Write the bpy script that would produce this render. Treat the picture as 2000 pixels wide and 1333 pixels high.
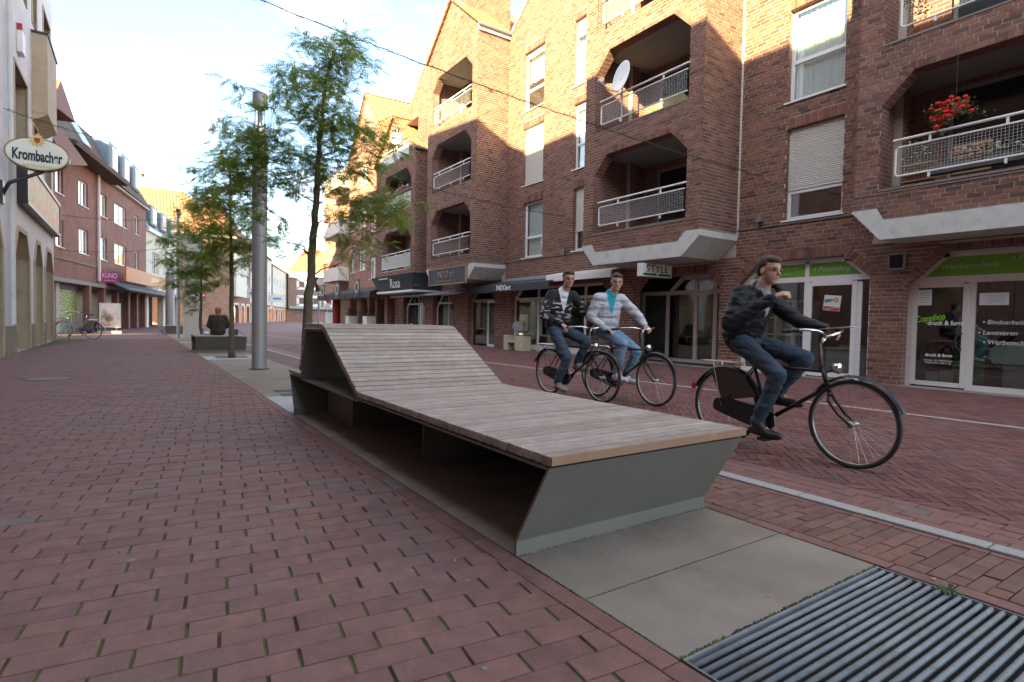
import bpy, bmesh, math, random
from mathutils import Vector, Matrix
from mathutils.geometry import tessellate_polygon
random.seed(7)
for o in list(bpy.data.objects): bpy.data.objects.remove(o)
S = bpy.context.scene
C = S.collection
# ---------------------------------------------------------------- camera
FPX, YAW, PITCH, ROLL, CH = 1101.2, 0.5899, 0.03528, 0.018937, 1.12
_f = Vector((math.sin(YAW), math.cos(YAW), 0)); _r = Vector((math.cos(YAW), -math.sin(YAW), 0)); _u = Vector((0, 0, 1))
CF = _f*math.cos(PITCH) - _u*math.sin(PITCH); _u2 = _u*math.cos(PITCH) + _f*math.sin(PITCH)
CR = _r*math.cos(ROLL) + _u2*math.sin(ROLL); CU = _u2*math.cos(ROLL) - _r*math.sin(ROLL)
cam = bpy.data.objects.new('camera', bpy.data.cameras.new('camera')); C.objects.link(cam)
cam.matrix_world = Matrix(((CR.x, CU.x, -CF.x, 0), (CR.y, CU.y, -CF.y, 0), (CR.z, CU.z, -CF.z, CH), (0, 0, 0, 1)))
cam.data.sensor_width = 36; cam.data.lens = FPX/2000*36; cam.data.clip_start = .05; cam.data.clip_end = 3000
cam.data.dof.use_dof = True; cam.data.dof.focus_distance = 4.6; cam.data.dof.aperture_fstop = 4.0
S.camera = cam
# ---------------------------------------------------------------- sky and sun
SUN = Vector((1, .7, -.44)).normalized()
sl = bpy.data.lights.new('sun', 'SUN'); sl.energy = 5.0; sl.angle = math.radians(.53); sl.color = (1, .82, .42)
so = bpy.data.objects.new('sun', sl); C.objects.link(so); so.rotation_euler = SUN.to_track_quat('-Z', 'Y').to_euler()
so.location = (-30, -20, 30)
wd = bpy.data.worlds.new('World'); S.world = wd; wd.use_nodes = True
nt = wd.node_tree; nt.nodes.clear()
out = nt.nodes.new('ShaderNodeOutputWorld'); bg = nt.nodes.new('ShaderNodeBackground')
sky = nt.nodes.new('ShaderNodeTexSky'); sky.sky_type = 'NISHITA'; sky.sun_disc = False
sky.sun_elevation = math.asin(-SUN.z); sky.sun_rotation = math.atan2(-SUN.x, -SUN.y)
sky.air_density = 1.0; sky.dust_density = .8; sky.ozone_density = 1.0
tc = nt.nodes.new('ShaderNodeTexCoord'); mp = nt.nodes.new('ShaderNodeMapping'); mp.inputs['Scale'].default_value = (1.2, 1.2, 3.2)
nz = nt.nodes.new('ShaderNodeTexNoise'); nz.inputs['Scale'].default_value = 1.6; nz.inputs['Detail'].default_value = 7; nz.inputs['Roughness'].default_value = .55
rp = nt.nodes.new('ShaderNodeValToRGB'); rp.color_ramp.elements[0].position = .50; rp.color_ramp.elements[0].color = (0, 0, 0, 1)
rp.color_ramp.elements[1].position = .68; rp.color_ramp.elements[1].color = (.95, .95, .95, 1)
mx = nt.nodes.new('ShaderNodeMix'); mx.data_type = 'RGBA'
L = nt.links.new
L(tc.outputs['Generated'], mp.inputs['Vector']); L(mp.outputs[0], nz.inputs['Vector']); L(nz.outputs[0], rp.inputs[0])
L(rp.outputs[0], mx.inputs['Factor']); L(sky.outputs[0], mx.inputs['A']); mx.inputs['B'].default_value = (9.0, 8.1, 7.1, 1)
L(mx.outputs['Result'], bg.inputs[0]); bg.inputs[1].default_value = .092; L(bg.outputs[0], out.inputs[0])
S.view_settings.view_transform = 'Standard'; S.view_settings.look = 'None'; S.view_settings.gamma = 1
S.view_settings.exposure = 2.86
S.render.engine = 'CYCLES'
try: S.cycles.max_bounces = 8; S.cycles.transparent_max_bounces = 24
except Exception: pass

# ---------------------------------------------------------------- pixel helpers (photo pixel -> direction)
def ray(x, y): return CR*((x-1000)/FPX) - CU*((y-666.5)/FPX) + CF
def gnd(x, y, z=0):
    d = ray(x, y); return Vector((0, 0, CH)) + d*((z-CH)/d.z)
def atX(x, y, X):
    d = ray(x, y); return Vector((0, 0, CH)) + d*(X/d.x)
def atY(x, y, Y):
    d = ray(x, y); return Vector((0, 0, CH)) + d*(Y/d.y)
def depth(p): return (Vector(p)-Vector((0, 0, CH))).dot(CF)

# ---------------------------------------------------------------- materials
MATS = {}
def _nodes(name):
    m = bpy.data.materials.new(name); m.use_nodes = True; n = m.node_tree
    return m, n, n.nodes['Principled BSDF'], n.links.new
def mat(name, col, rough=.6, metal=0, var=.12, scale=6, bump=0, bscale=60, spec=.5, fine=None, trans=0, dirt=None):
    if name in MATS: return MATS[name]
    m, n, p, L = _nodes(name)
    p.inputs['Roughness'].default_value = rough; p.inputs['Metallic'].default_value = metal
    p.inputs['Specular IOR Level'].default_value = spec
    g = n.nodes.new('ShaderNodeNewGeometry')
    t = n.nodes.new('ShaderNodeTexNoise'); t.inputs['Scale'].default_value = scale; t.inputs['Detail'].default_value = 6; t.inputs['Roughness'].default_value = .65
    L(g.outputs['Position'], t.inputs['Vector'])
    r = n.nodes.new('ShaderNodeValToRGB'); e = r.color_ramp.elements
    e[0].position = .3; e[1].position = .72
    e[0].color = tuple(c*(1-var) for c in col) + (1,); e[1].color = tuple(min(1, c*(1+var)) for c in col) + (1,)
    L(t.outputs[0], r.inputs[0]); src = r.outputs[0]
    if fine:
        t2 = n.nodes.new('ShaderNodeTexNoise'); t2.inputs['Scale'].default_value = fine[0]; t2.inputs['Detail'].default_value = 3
        L(g.outputs['Position'], t2.inputs['Vector'])
        r2 = n.nodes.new('ShaderNodeMapRange'); r2.inputs[1].default_value = .3; r2.inputs[2].default_value = .7; r2.inputs[3].default_value = 1-fine[1]; r2.inputs[4].default_value = 1+fine[1]
        L(t2.outputs[0], r2.inputs[0])
        mu = n.nodes.new('ShaderNodeVectorMath'); mu.operation = 'SCALE'; L(src, mu.inputs[0]); L(r2.outputs[0], mu.inputs['Scale']); src = mu.outputs[0]
    if dirt:
        t3 = n.nodes.new('ShaderNodeTexNoise'); t3.inputs['Scale'].default_value = dirt[1]; t3.inputs['Detail'].default_value = 8; t3.inputs['Roughness'].default_value = .7
        L(g.outputs['Position'], t3.inputs['Vector'])
        r3 = n.nodes.new('ShaderNodeMapRange'); r3.inputs[1].default_value = .5; r3.inputs[2].default_value = .7; r3.inputs[4].default_value = dirt[2]
        L(t3.outputs[0], r3.inputs[0]); mm = n.nodes.new('ShaderNodeMix'); mm.data_type = 'RGBA'
        L(r3.outputs[0], mm.inputs['Factor']); L(src, mm.inputs['A']); mm.inputs['B'].default_value = tuple(dirt[0]) + (1,); src = mm.outputs['Result']
    L(src, p.inputs['Base Color'])
    if bump:
        b = n.nodes.new('ShaderNodeBump'); b.inputs['Strength'].default_value = bump; b.inputs['Distance'].default_value = .004
        t4 = n.nodes.new('ShaderNodeTexNoise'); t4.inputs['Scale'].default_value = bscale; t4.inputs['Detail'].default_value = 5
        L(g.outputs['Position'], t4.inputs['Vector']); L(t4.outputs[0], b.inputs['Height']); L(b.outputs[0], p.inputs['Normal'])
    MATS[name] = m; return m
def pmat(name, stops, src='attr', rough=.75, bump=.5, bscale=90, blotch=.18, moss=0, spec=.35, grey=0, weather=0):
    """brick / paver / slat material: one random tone per piece + blotches + grain"""
    key = name + '_' + src
    if key in MATS: return MATS[key]
    m, n, p, L = _nodes(key)
    p.inputs['Roughness'].default_value = rough; p.inputs['Specular IOR Level'].default_value = spec
    if src == 'attr':
        a = n.nodes.new('ShaderNodeAttribute'); a.attribute_name = 'rnd'; fac = a.outputs['Fac']
    else:
        a = n.nodes.new('ShaderNodeObjectInfo'); fac = a.outputs['Random']
    r = n.nodes.new('ShaderNodeValToRGB'); cr = r.color_ramp; cr.interpolation = 'LINEAR'
    while len(cr.elements) < len(stops): cr.elements.new(.5)
    for e, (ps, c) in zip(cr.elements, stops): e.position = ps; e.color = tuple(c)+(1,)
    L(fac, r.inputs[0])
    g = n.nodes.new('ShaderNodeNewGeometry')
    t = n.nodes.new('ShaderNodeTexNoise'); t.inputs['Scale'].default_value = 9; t.inputs['Detail'].default_value = 8; t.inputs['Roughness'].default_value = .7
    L(g.outputs['Position'], t.inputs['Vector'])
    mr = n.nodes.new('ShaderNodeMapRange'); mr.inputs[1].default_value = .3; mr.inputs[2].default_value = .7; mr.inputs[3].default_value = 1-blotch; mr.inputs[4].default_value = 1+blotch
    L(t.outputs[0], mr.inputs[0])
    t2 = n.nodes.new('ShaderNodeTexNoise'); t2.inputs['Scale'].default_value = 230; t2.inputs['Detail'].default_value = 2; L(g.outputs['Position'], t2.inputs['Vector'])
    mr2 = n.nodes.new('ShaderNodeMapRange'); mr2.inputs[1].default_value = .3; mr2.inputs[2].default_value = .7; mr2.inputs[3].default_value = .84; mr2.inputs[4].default_value = 1.16; L(t2.outputs[0], mr2.inputs[0])
    mm = n.nodes.new('ShaderNodeMath'); mm.operation = 'MULTIPLY'; L(mr.outputs[0], mm.inputs[0]); L(mr2.outputs[0], mm.inputs[1])
    sc = n.nodes.new('ShaderNodeVectorMath'); sc.operation = 'SCALE'; L(r.outputs[0], sc.inputs[0]); L(mm.outputs[0], sc.inputs['Scale'])
    col = sc.outputs[0]
    if grey:   # dusty large-scale patches of wear
        t5 = n.nodes.new('ShaderNodeTexNoise'); t5.inputs['Scale'].default_value = .9; t5.inputs['Detail'].default_value = 5; L(g.outputs['Position'], t5.inputs['Vector'])
        m5 = n.nodes.new('ShaderNodeMapRange'); m5.inputs[1].default_value = .42; m5.inputs[2].default_value = .72; m5.inputs[4].default_value = grey; L(t5.outputs[0], m5.inputs[0])
        x5 = n.nodes.new('ShaderNodeMix'); x5.data_type = 'RGBA'; L(m5.outputs[0], x5.inputs['Factor']); L(col, x5.inputs['A']); x5.inputs['B'].default_value = (.17, .14, .13, 1); col = x5.outputs['Result']
    if weather:   # rain streaks, soot and pale lime bloom over the whole wall
        for (sc_, lo, hi, rng, cB) in (((.9, .9, .22), .46, .72, weather, (.055, .042, .036, 1)), ((.55, .55, .5), .60, .74, weather*.75, (.40, .33, .28, 1))):
            mp_ = n.nodes.new('ShaderNodeMapping'); mp_.inputs['Scale'].default_value = sc_; mp_.inputs['Location'].default_value = (hi*7, lo*3, 0); L(g.outputs['Position'], mp_.inputs[0]); t6 = n.nodes.new('ShaderNodeTexNoise'); t6.inputs['Scale'].default_value = 1.3; t6.inputs['Detail'].default_value = 7; t6.inputs['Roughness'].default_value = .6; L(mp_.outputs[0], t6.inputs[0])
            m6 = n.nodes.new('ShaderNodeMapRange'); m6.inputs[1].default_value = lo; m6.inputs[2].default_value = hi; m6.inputs[4].default_value = rng; L(t6.outputs[0], m6.inputs[0]); x6 = n.nodes.new('ShaderNodeMix'); x6.data_type = 'RGBA'; L(m6.outputs[0], x6.inputs['Factor']); L(col, x6.inputs['A']); x6.inputs['B'].default_value = cB; col = x6.outputs['Result']
    L(col, p.inputs['Base Color'])
    if bump:
        b = n.nodes.new('ShaderNodeBump'); b.inputs['Strength'].default_value = bump; b.inputs['Distance'].default_value = .003
        t4 = n.nodes.new('ShaderNodeTexNoise'); t4.inputs['Scale'].default_value = bscale; t4.inputs['Detail'].default_value = 6
        L(g.outputs['Position'], t4.inputs['Vector']); L(t4.outputs[0], b.inputs['Height']); L(b.outputs[0], p.inputs['Normal'])
    MATS[key] = m; return m
def brick_tex(name, ang, c1, c2, cm, w=.25, h=.083):
    if name in MATS: return MATS[name]
    m, n, p, L = _nodes(name); p.inputs['Roughness'].default_value = .85
    g = n.nodes.new('ShaderNodeNewGeometry'); v = n.nodes.new('ShaderNodeVectorRotate'); v.rotation_type = 'Z_AXIS'; v.inputs['Angle'].default_value = ang
    L(g.outputs['Position'], v.inputs['Vector']); s = n.nodes.new('ShaderNodeSeparateXYZ'); L(v.outputs[0], s.inputs[0])
    ad = n.nodes.new('ShaderNodeMath'); L(s.outputs[0], ad.inputs[0]); L(s.outputs[1], ad.inputs[1])
    c = n.nodes.new('ShaderNodeCombineXYZ'); L(ad.outputs[0], c.inputs[0]); L(s.outputs[2], c.inputs[1])
    b = n.nodes.new('ShaderNodeTexBrick'); b.inputs['Scale'].default_value = 1; b.inputs['Brick Width'].default_value = w; b.inputs['Row Height'].default_value = h
    b.inputs['Mortar Size'].default_value = .006; b.inputs['Color1'].default_value = tuple(c1)+(1,); b.inputs['Color2'].default_value = tuple(c2)+(1,); b.inputs['Mortar'].default_value = tuple(cm)+(1,)
    L(c.outputs[0], b.inputs['Vector'])
    t = n.nodes.new('ShaderNodeTexNoise'); t.inputs['Scale'].default_value = 1.5; t.inputs['Detail'].default_value = 7; L(g.outputs['Position'], t.inputs['Vector'])
    mr = n.nodes.new('ShaderNodeMapRange'); mr.inputs[1].default_value = .3; mr.inputs[2].default_value = .7; mr.inputs[3].default_value = .82; mr.inputs[4].default_value = 1.18; L(t.outputs[0], mr.inputs[0])
    sc = n.nodes.new('ShaderNodeVectorMath'); sc.operation = 'SCALE'; L(b.outputs[0], sc.inputs[0]); L(mr.outputs[0], sc.inputs['Scale']); L(sc.outputs[0], p.inputs['Base Color'])
    MATS[name] = m; return m
def glass(name, tint=(.9, .95, .95), refl=1.0, rough=.0):
    if name in MATS: return MATS[name]
    m = bpy.data.materials.new(name); m.use_nodes = True; n = m.node_tree; n.nodes.clear(); L = n.links.new
    o = n.nodes.new('ShaderNodeOutputMaterial'); mx = n.nodes.new('ShaderNodeMixShader'); t = n.nodes.new('ShaderNodeBsdfTransparent'); gl = n.nodes.new('ShaderNodeBsdfGlossy')
    gl.inputs['Roughness'].default_value = rough; gl.inputs['Color'].default_value = (refl, refl, refl, 1); t.inputs[0].default_value = tuple(tint)+(1,)
    fr = n.nodes.new('ShaderNodeLayerWeight'); fr.inputs['Blend'].default_value = .5
    pw = n.nodes.new('ShaderNodeMath'); pw.operation = 'POWER'; pw.inputs[1].default_value = 3.0; L(fr.outputs['Facing'], pw.inputs[0])
    mr = n.nodes.new('ShaderNodeMapRange'); mr.inputs[3].default_value = .12; mr.inputs[4].default_value = .95; L(pw.outputs[0], mr.inputs[0])
    L(mr.outputs[0], mx.inputs[0]); L(t.outputs[0], mx.inputs[1]); L(gl.outputs[0], mx.inputs[2]); L(mx.outputs[0], o.inputs[0])
    MATS[name] = m; return m
def emis(name, col, st):
    if name in MATS: return MATS[name]
    m, n, p, L = _nodes(name); p.inputs['Base Color'].default_value = tuple(col)+(1,); p.inputs['Emission Color'].default_value = tuple(col)+(1,); p.inputs['Emission Strength'].default_value = st
    MATS[name] = m; return m

# ---------------------------------------------------------------- mesh builder
class MB:
    def __init__(s, T=None): s.v = []; s.f = []; s.r = []; s.mi = []; s.T = T; s.rnd = 0.; s.m = 0
    def add(s, vs, fs):
        n = len(s.v)
        if s.T: vs = [s.T(*p) for p in vs]
        s.v.extend([tuple(p) for p in vs]); s.f.extend([tuple(i+n for i in f) for f in fs])
        s.r.extend([s.rnd]*len(fs)); s.mi.extend([s.m]*len(fs)); return s
    def box(s, a, b):
        (x0, y0, z0), (x1, y1, z1) = a, b
        return s.add([(x0, y0, z0), (x1, y0, z0), (x1, y1, z0), (x0, y1, z0), (x0, y0, z1), (x1, y0, z1), (x1, y1, z1), (x0, y1, z1)],
              [(0, 3, 2, 1), (4, 5, 6, 7), (0, 1, 5, 4), (1, 2, 6, 5), (2, 3, 7, 6), (3, 0, 4, 7)])
    def hexa(s, lo, hi):   # two quads -> closed solid
        return s.add(list(lo)+list(hi), [(3, 2, 1, 0), (4, 5, 6, 7), (0, 1, 5, 4), (1, 2, 6, 5), (2, 3, 7, 6), (3, 0, 4, 7)])
    def prism(s, poly, vec):
        n = len(poly); vec = Vector(vec); top = [tuple(Vector(p)+vec) for p in poly]
        tris = tessellate_polygon([[Vector(p) for p in poly]])
        fs = [tuple(t) for t in tris] + [tuple(i+n for i in reversed(t)) for t in tris] + [(i, (i+1) % n, n+(i+1) % n, n+i) for i in range(n)]
        return s.add(list(poly)+top, fs)
    def sheet(s, loops):   # planar polygon with holes
        pts = [Vector(p) for l in loops for p in l]
        tris = tessellate_polygon([[Vector(p) for p in l] for l in loops])
        return s.add([tuple(p) for p in pts], [tuple(t) for t in tris])
    def tube(s, path, r, n=8, cap=True, sq=1.0):
        P = [Vector(p) for p in path]; k = len(P); R = r if isinstance(r, (list, tuple)) else [r]*k
        up = Vector((0, 0, 1)); vs = []; prev = None
        for i in range(k):
            t = (P[min(i+1, k-1)]-P[max(i-1, 0)]).normalized()
            if prev is None:
                a = t.cross(up) if abs(t.z) < .95 else t.cross(Vector((1, 0, 0)))
                a.normalize()
            else:
                a = (prev - t*prev.dot(t)); a.normalize()
            prev = a; b = t.cross(a)
            for j in range(n):
                th = 2*math.pi*j/n; vs.append(tuple(P[i]+(a*math.cos(th)+b*math.sin(th)*sq)*R[i]))
        fs = [(i*n+j, i*n+(j+1) % n, (i+1)*n+(j+1) % n, (i+1)*n+j) for i in range(k-1) for j in range(n)]
        if cap: fs += [tuple(reversed(range(n))), tuple((k-1)*n+j for j in range(n))]
        return s.add(vs, fs)
    def lathe(s, prof, o=(0, 0, 0), ax=(0, 0, 1), n=16, closed=False):
        ax = Vector(ax).normalized(); a = ax.cross(Vector((0, 0, 1))) if abs(ax.z) < .9 else ax.cross(Vector((1, 0, 0))); a.normalize(); b = ax.cross(a); o = Vector(o)
        vs = []
        for (r, h) in prof:
            for j in range(n):
                th = 2*math.pi*j/n; vs.append(tuple(o+ax*h+(a*math.cos(th)+b*math.sin(th))*r))
        k = len(prof); m = k if closed else k-1
        fs = [(i*n+j, i*n+(j+1) % n, ((i+1) % k)*n+(j+1) % n, ((i+1) % k)*n+j) for i in range(m) for j in range(n)]
        return s.add(vs, fs)
    def ell(s, c, rx, ry, rz, M=None, nu=12, nv=8):
        vs = []; c = Vector(c)
        for i in range(nv+1):
            ph = math.pi*i/nv
            for j in range(nu):
                th = 2*math.pi*j/nu; p = Vector((rx*math.sin(ph)*math.cos(th), ry*math.sin(ph)*math.sin(th), rz*math.cos(ph)))
                vs.append(tuple(c+(M @ p if M else p)))
        return s.add(vs, [(i*nu+j, (i+1)*nu+j, (i+1)*nu+(j+1) % nu, i*nu+(j+1) % nu) for i in range(nv) for j in range(nu)])
    def build(s, name, m, parent=None, smooth=False, rnd=False, local=False, bevel=0):
        me = bpy.data.meshes.new(name); me.from_pydata(s.v, [], s.f)
        ms = m if isinstance(m, (list, tuple)) else [m]
        for q in ms: me.materials.append(q)
        if len(ms) > 1: me.polygons.foreach_set('material_index', s.mi)
        if rnd:
            a = me.attributes.new('rnd', 'FLOAT', 'FACE'); a.data.foreach_set('value', s.r)
        if smooth: me.polygons.foreach_set('use_smooth', [True]*len(me.polygons))
        me.update()
        return link(name, me, parent, local, bevel)
def link(name, me, parent=None, local=False, bevel=0):
    o = bpy.data.objects.new(name, me); C.objects.link(o)
    if parent is not None:
        o.parent = parent
        if not local: o.matrix_parent_inverse = wm(parent).inverted()
    if bevel:
        b = o.modifiers.new('bevel', 'BEVEL'); b.width = bevel; b.segments = 2; b.limit_method = 'ANGLE'; b.angle_limit = math.radians(40)
    return o
def wm(o):
    m = o.matrix_basis.copy()
    if o.parent: m = wm(o.parent) @ o.matrix_parent_inverse @ m
    return m
def thing(name, label, cat, loc=(0, 0, 0), rz=0, group=None, kind=None):
    o = bpy.data.objects.new(name, None); C.objects.link(o); o.empty_display_size = .2
    o.location = loc; o.rotation_euler = (0, 0, rz); tag(o, label, cat, group, kind); return o
def tag(o, label=None, cat=None, group=None, kind=None):
    if label: o['label'] = label
    if cat: o['category'] = cat
    if group: o['group'] = group
    if kind: o['kind'] = kind
    return o
def copy_tree(o, parent=None):
    c = o.copy(); C.objects.link(c)
    if parent is not None: c.parent = parent
    for ch in o.children: copy_tree(ch, c)
    return c
def textmesh(s, size, name='lettering', bold=0, shear=0, align='CENTER', ext=.002, spacing=1.0, xs=1.0, fit=0):
    cu = bpy.data.curves.new(name, 'FONT'); cu.body = s; cu.size = size; cu.align_x = align; cu.align_y = 'CENTER'; cu.extrude = ext; cu.offset = bold; cu.shear = shear; cu.space_character = spacing
    me = evaluated(bpy.data.objects.new(name, cu))
    if fit: w = max(v.co.x for v in me.vertices)-min(v.co.x for v in me.vertices); xs = fit/w
    if xs != 1: me.transform(Matrix.Scale(xs, 4, (1, 0, 0)))
    return me
def text(s, size, o, right, up, m, parent, name='lettering', rot=0, **k):
    me = textmesh(s, size, name, **k); r = Vector(right).normalized(); u = Vector(up).normalized(); n = r.cross(u)
    if rot: r, u = r*math.cos(rot)+u*math.sin(rot), u*math.cos(rot)-r*math.sin(rot)
    o = Vector(o); me.transform(Matrix(((r.x, u.x, n.x, o.x), (r.y, u.y, n.y, o.y), (r.z, u.z, n.z, o.z), (0, 0, 0, 1))))
    me.materials.clear(); me.materials.append(m); return link(name, me, parent)
TMP = bpy.data.scenes.new('tmp')
def evaluated(o):
    TMP.collection.objects.link(o)
    with bpy.context.temp_override(scene=TMP, view_layer=TMP.view_layers[0]):
        dg = bpy.context.evaluated_depsgraph_get(); dg.update(); me = bpy.data.meshes.new_from_object(o.evaluated_get(dg))
    bpy.data.objects.remove(o); return me
# common materials
WHITE = mat('white_paint', (.72, .72, .7), .4, var=.05)
UPVC = mat('white_frame', (.74, .75, .74), .35, var=.04)
CONC = mat('pale_concrete', (.52, .53, .49), .8, var=.12, scale=3, bump=.4, bscale=40, fine=(60, .08), dirt=((.16, .16, .14), 5, .35))
MORTAR = mat('mortar', (.50, .445, .385), .95, var=.15, scale=8, bump=.4, dirt=((.32, .27, .23), 1.4, .5))
DARK = mat('dark_interior', (.035, .033, .032), .9, var=.3, scale=2)
BLACKP = mat('black_paint', (.02, .02, .022), .35, var=.1)
GLASS = glass('window_glass')
SHOPG = glass('shop_glass', (.72, .78, .76))
STEEL = mat('grey_coated_steel', (.15, .152, .138), .45, var=.08, scale=2.5, fine=(30, .03), spec=.5, bump=.08, bscale=25, dirt=((.20, .19, .165), 2.6, .35))
CHROME = mat('chrome', (.7, .7, .7), .18, 1, var=.05)
ALU = mat('silver_grey_column', (.36, .37, .385), .5, .35, var=.06, scale=3)
WB = [(0, (.085, .048, .038)), (.18, (.155, .074, .054)), (.5, (.21, .098, .068)), (.75, (.25, .118, .08)), (.92, (.18, .095, .072)), (1, (.12, .074, .06))]
WALLB = pmat('wall_brick', WB, 'attr', .85, .6, 120, .2, weather=.26); WALLBO = pmat('wall_brick', WB, 'obj', .85, .6, 120, .2, weather=.26)
# ================================================================ GROUND
def inview(p, m=60):
    d = Vector(p)-Vector((0, 0, CH)); w = d.dot(CF)
    if w < .2: return False
    x = 1000+FPX*d.dot(CR)/w; y = 666.5-FPX*d.dot(CU)/w
    return -m < x < 2000+m and -m < y < 1333+m
def clip(poly, planes):
    for (a, b, c) in planes:            # keep a*x+b*y<=c
        o = []
        for i in range(len(poly)):
            p, q = poly[i], poly[(i+1) % len(poly)]; dp, dq = a*p[0]+b*p[1]-c, a*q[0]+b*q[1]-c
            if dp <= 0: o.append(p)
            if (dp < 0) != (dq < 0) and dp != dq:
                t = dp/(dp-dq); o.append((p[0]+t*(q[0]-p[0]), p[1]+t*(q[1]-p[1])))
        poly = o
        if len(poly) < 3: return []
    return poly
def area(p): return abs(sum(p[i][0]*p[(i+1) % len(p)][1]-p[(i+1) % len(p)][0]*p[i][1] for i in range(len(p))))/2
def chamfer_block(name, l, w, h, m, c=.003):
    b = MB(); x, y = l/2, w/2
    def ring(x, y, z): return [(-x, -y, z), (x, -y, z), (x, y, z), (-x, y, z)]
    b.add(ring(x-c, y-c, 0)+ring(x, y, -c)+ring(x, y, -h), [(0, 1, 2, 3)]+[(4+i, 4+(i+1) % 4, (i+1) % 4, i) for i in range(4)]+[(8+i, 8+(i+1) % 4, 4+(i+1) % 4, 4+i) for i in range(4)])
    me = bpy.data.meshes.new(name); me.from_pydata(b.v, [], b.f); me.materials.append(m); me.update(); return me
def lay(parent, rects, planes, stops, name, l, w, nmax=300, jit=.0022, grey=0, rough=.72, seed=1):
    """rects: (cx,cy,angle,len,wid); full in-view ones nearest the camera become single objects, the rest one joined part"""
    R = random.Random(seed); full = []; rest = []
    mo = pmat(name, stops, 'obj', rough, .6, 110, .24, grey=grey); ma = pmat(name, stops, 'attr', rough, .6, 110, .24, grey=grey)
    for (cx, cy, a, ll, ww) in rects:
        ca, sa = math.cos(a), math.sin(a)
        q = [(cx+ca*x-sa*y, cy+sa*x+ca*y) for x, y in ((-ll/2, -ww/2), (ll/2, -ww/2), (ll/2, ww/2), (-ll/2, ww/2))]
        p = clip(q, planes)
        if not p or area(p) < .0008: continue
        if len(p) == 4 and abs(area(p)-ll*ww) < 1e-5 and abs(ll-l) < 1e-6 and abs(ww-w) < 1e-6 and inview((cx, cy, 0)): full.append((math.hypot(cx, cy), cx, cy, a))
        else: rest.append(p)
    full.sort(); me = chamfer_block(name, l, w, .03, mo)
    for i, (d, cx, cy, a) in enumerate(full):
        if i < nmax:
            o = bpy.data.objects.new(name, me); C.objects.link(o); o.parent = parent
            o.location = (cx, cy, R.uniform(-jit, jit)); o.rotation_euler = (R.uniform(-.004, .004), R.uniform(-.004, .004), a+R.uniform(-.013, .013))
        else:
            ca, sa = math.cos(a), math.sin(a)
            rest.append([(cx+ca*x-sa*y, cy+sa*x+ca*y) for x, y in ((-l/2, -w/2), (l/2, -w/2), (l/2, w/2), (-l/2, w/2))])
    b = MB()
    for p in rest:
        n = len(p); z = R.uniform(-jit, jit); b.rnd = R.random(); cx = sum(q[0] for q in p)/n; cy = sum(q[1] for q in p)/n
        near = cx*cx+cy*cy < 60
        if near:
            k = .96; top = [(cx+(x-cx)*k, cy+(y-cy)*k, z) for x, y in p]
            b.add(top+[(x, y, z-.003) for x, y in p]+[(x, y, -.03) for x, y in p], [tuple(range(n))]+[(n+i, n+(i+1) % n, (i+1) % n, i) for i in range(n)]+[(2*n+i, 2*n+(i+1) % n, n+(i+1) % n, n+i) for i in range(n)])
        else: b.add([(x, y, z) for x, y in p]+[(x, y, -.02) for x, y in p], [tuple(range(n))]+[(n+i, n+(i+1) % n, (i+1) % n, i) for i in range(n)])
    o = b.build(name+'_field', ma, parent, rnd=True); o['kind'] = 'stuff'; return o
def flat(name, poly, z, m, thick=.02, kind='structure', parent=None):
    o = MB().prism([(x, y, z-thick) for x, y in poly], (0, 0, thick)).build(name, m, parent)
    if kind: o['kind'] = kind
    return o
SOIL = mat('sandy_soil', (.10, .075, .06), .95, var=.3, scale=3)
def moss_mat():
    m, n, p, L = _nodes('mossy_joint'); p.inputs['Roughness'].default_value = .95
    g = n.nodes.new('ShaderNodeNewGeometry'); t = n.nodes.new('ShaderNodeTexNoise'); t.inputs['Scale'].default_value = 7; t.inputs['Detail'].default_value = 6; L(g.outputs['Position'], t.inputs[0])
    r = n.nodes.new('ShaderNodeValToRGB'); e = r.color_ramp.elements; e[0].position = .38; e[0].color = (.04, .03, .024, 1); e[1].position = .54; e[1].color = (.085, .11, .025, 1)
    L(t.outputs[0], r.inputs[0]); L(r.outputs[0], p.inputs['Base Color'])
    b = n.nodes.new('ShaderNodeBump'); b.inputs['Strength'].default_value = .8; b.inputs['Distance'].default_value = .006
    t2 = n.nodes.new('ShaderNodeTexNoise'); t2.inputs['Scale'].default_value = 260; L(g.outputs['Position'], t2.inputs[0]); L(t2.outputs[0], b.inputs['Height']); L(b.outputs[0], p.inputs['Normal'])
    return m
MOSS = moss_mat()
JOINT = mat('sand_joint', (.028, .02, .018), .95, var=.35, scale=12, bump=.5, bscale=200)
flat('ground', [(-700, -400), (900, -400), (900, 1500), (-700, 1500)], -.06, SOIL)
PV = [(0, (.155, .080, .070)), (.2, (.172, .089, .076)), (.45, (.188, .096, .080)), (.7, (.20, .102, .083)), (.972, (.18, .097, .083)), (.985, (.16, .12, .108)), (1, (.145, .118, .107))]
RB = [(0, (.085, .038, .038)), (.3, (.125, .053, .049)), (.6, (.148, .062, .054)), (.85, (.165, .073, .06)), (1, (.095, .06, .062))]
VB = [(0, (.12, .06, .048)), (.35, (.155, .08, .062)), (.7, (.18, .095, .072)), (1, (.135, .082, .065))]
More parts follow.
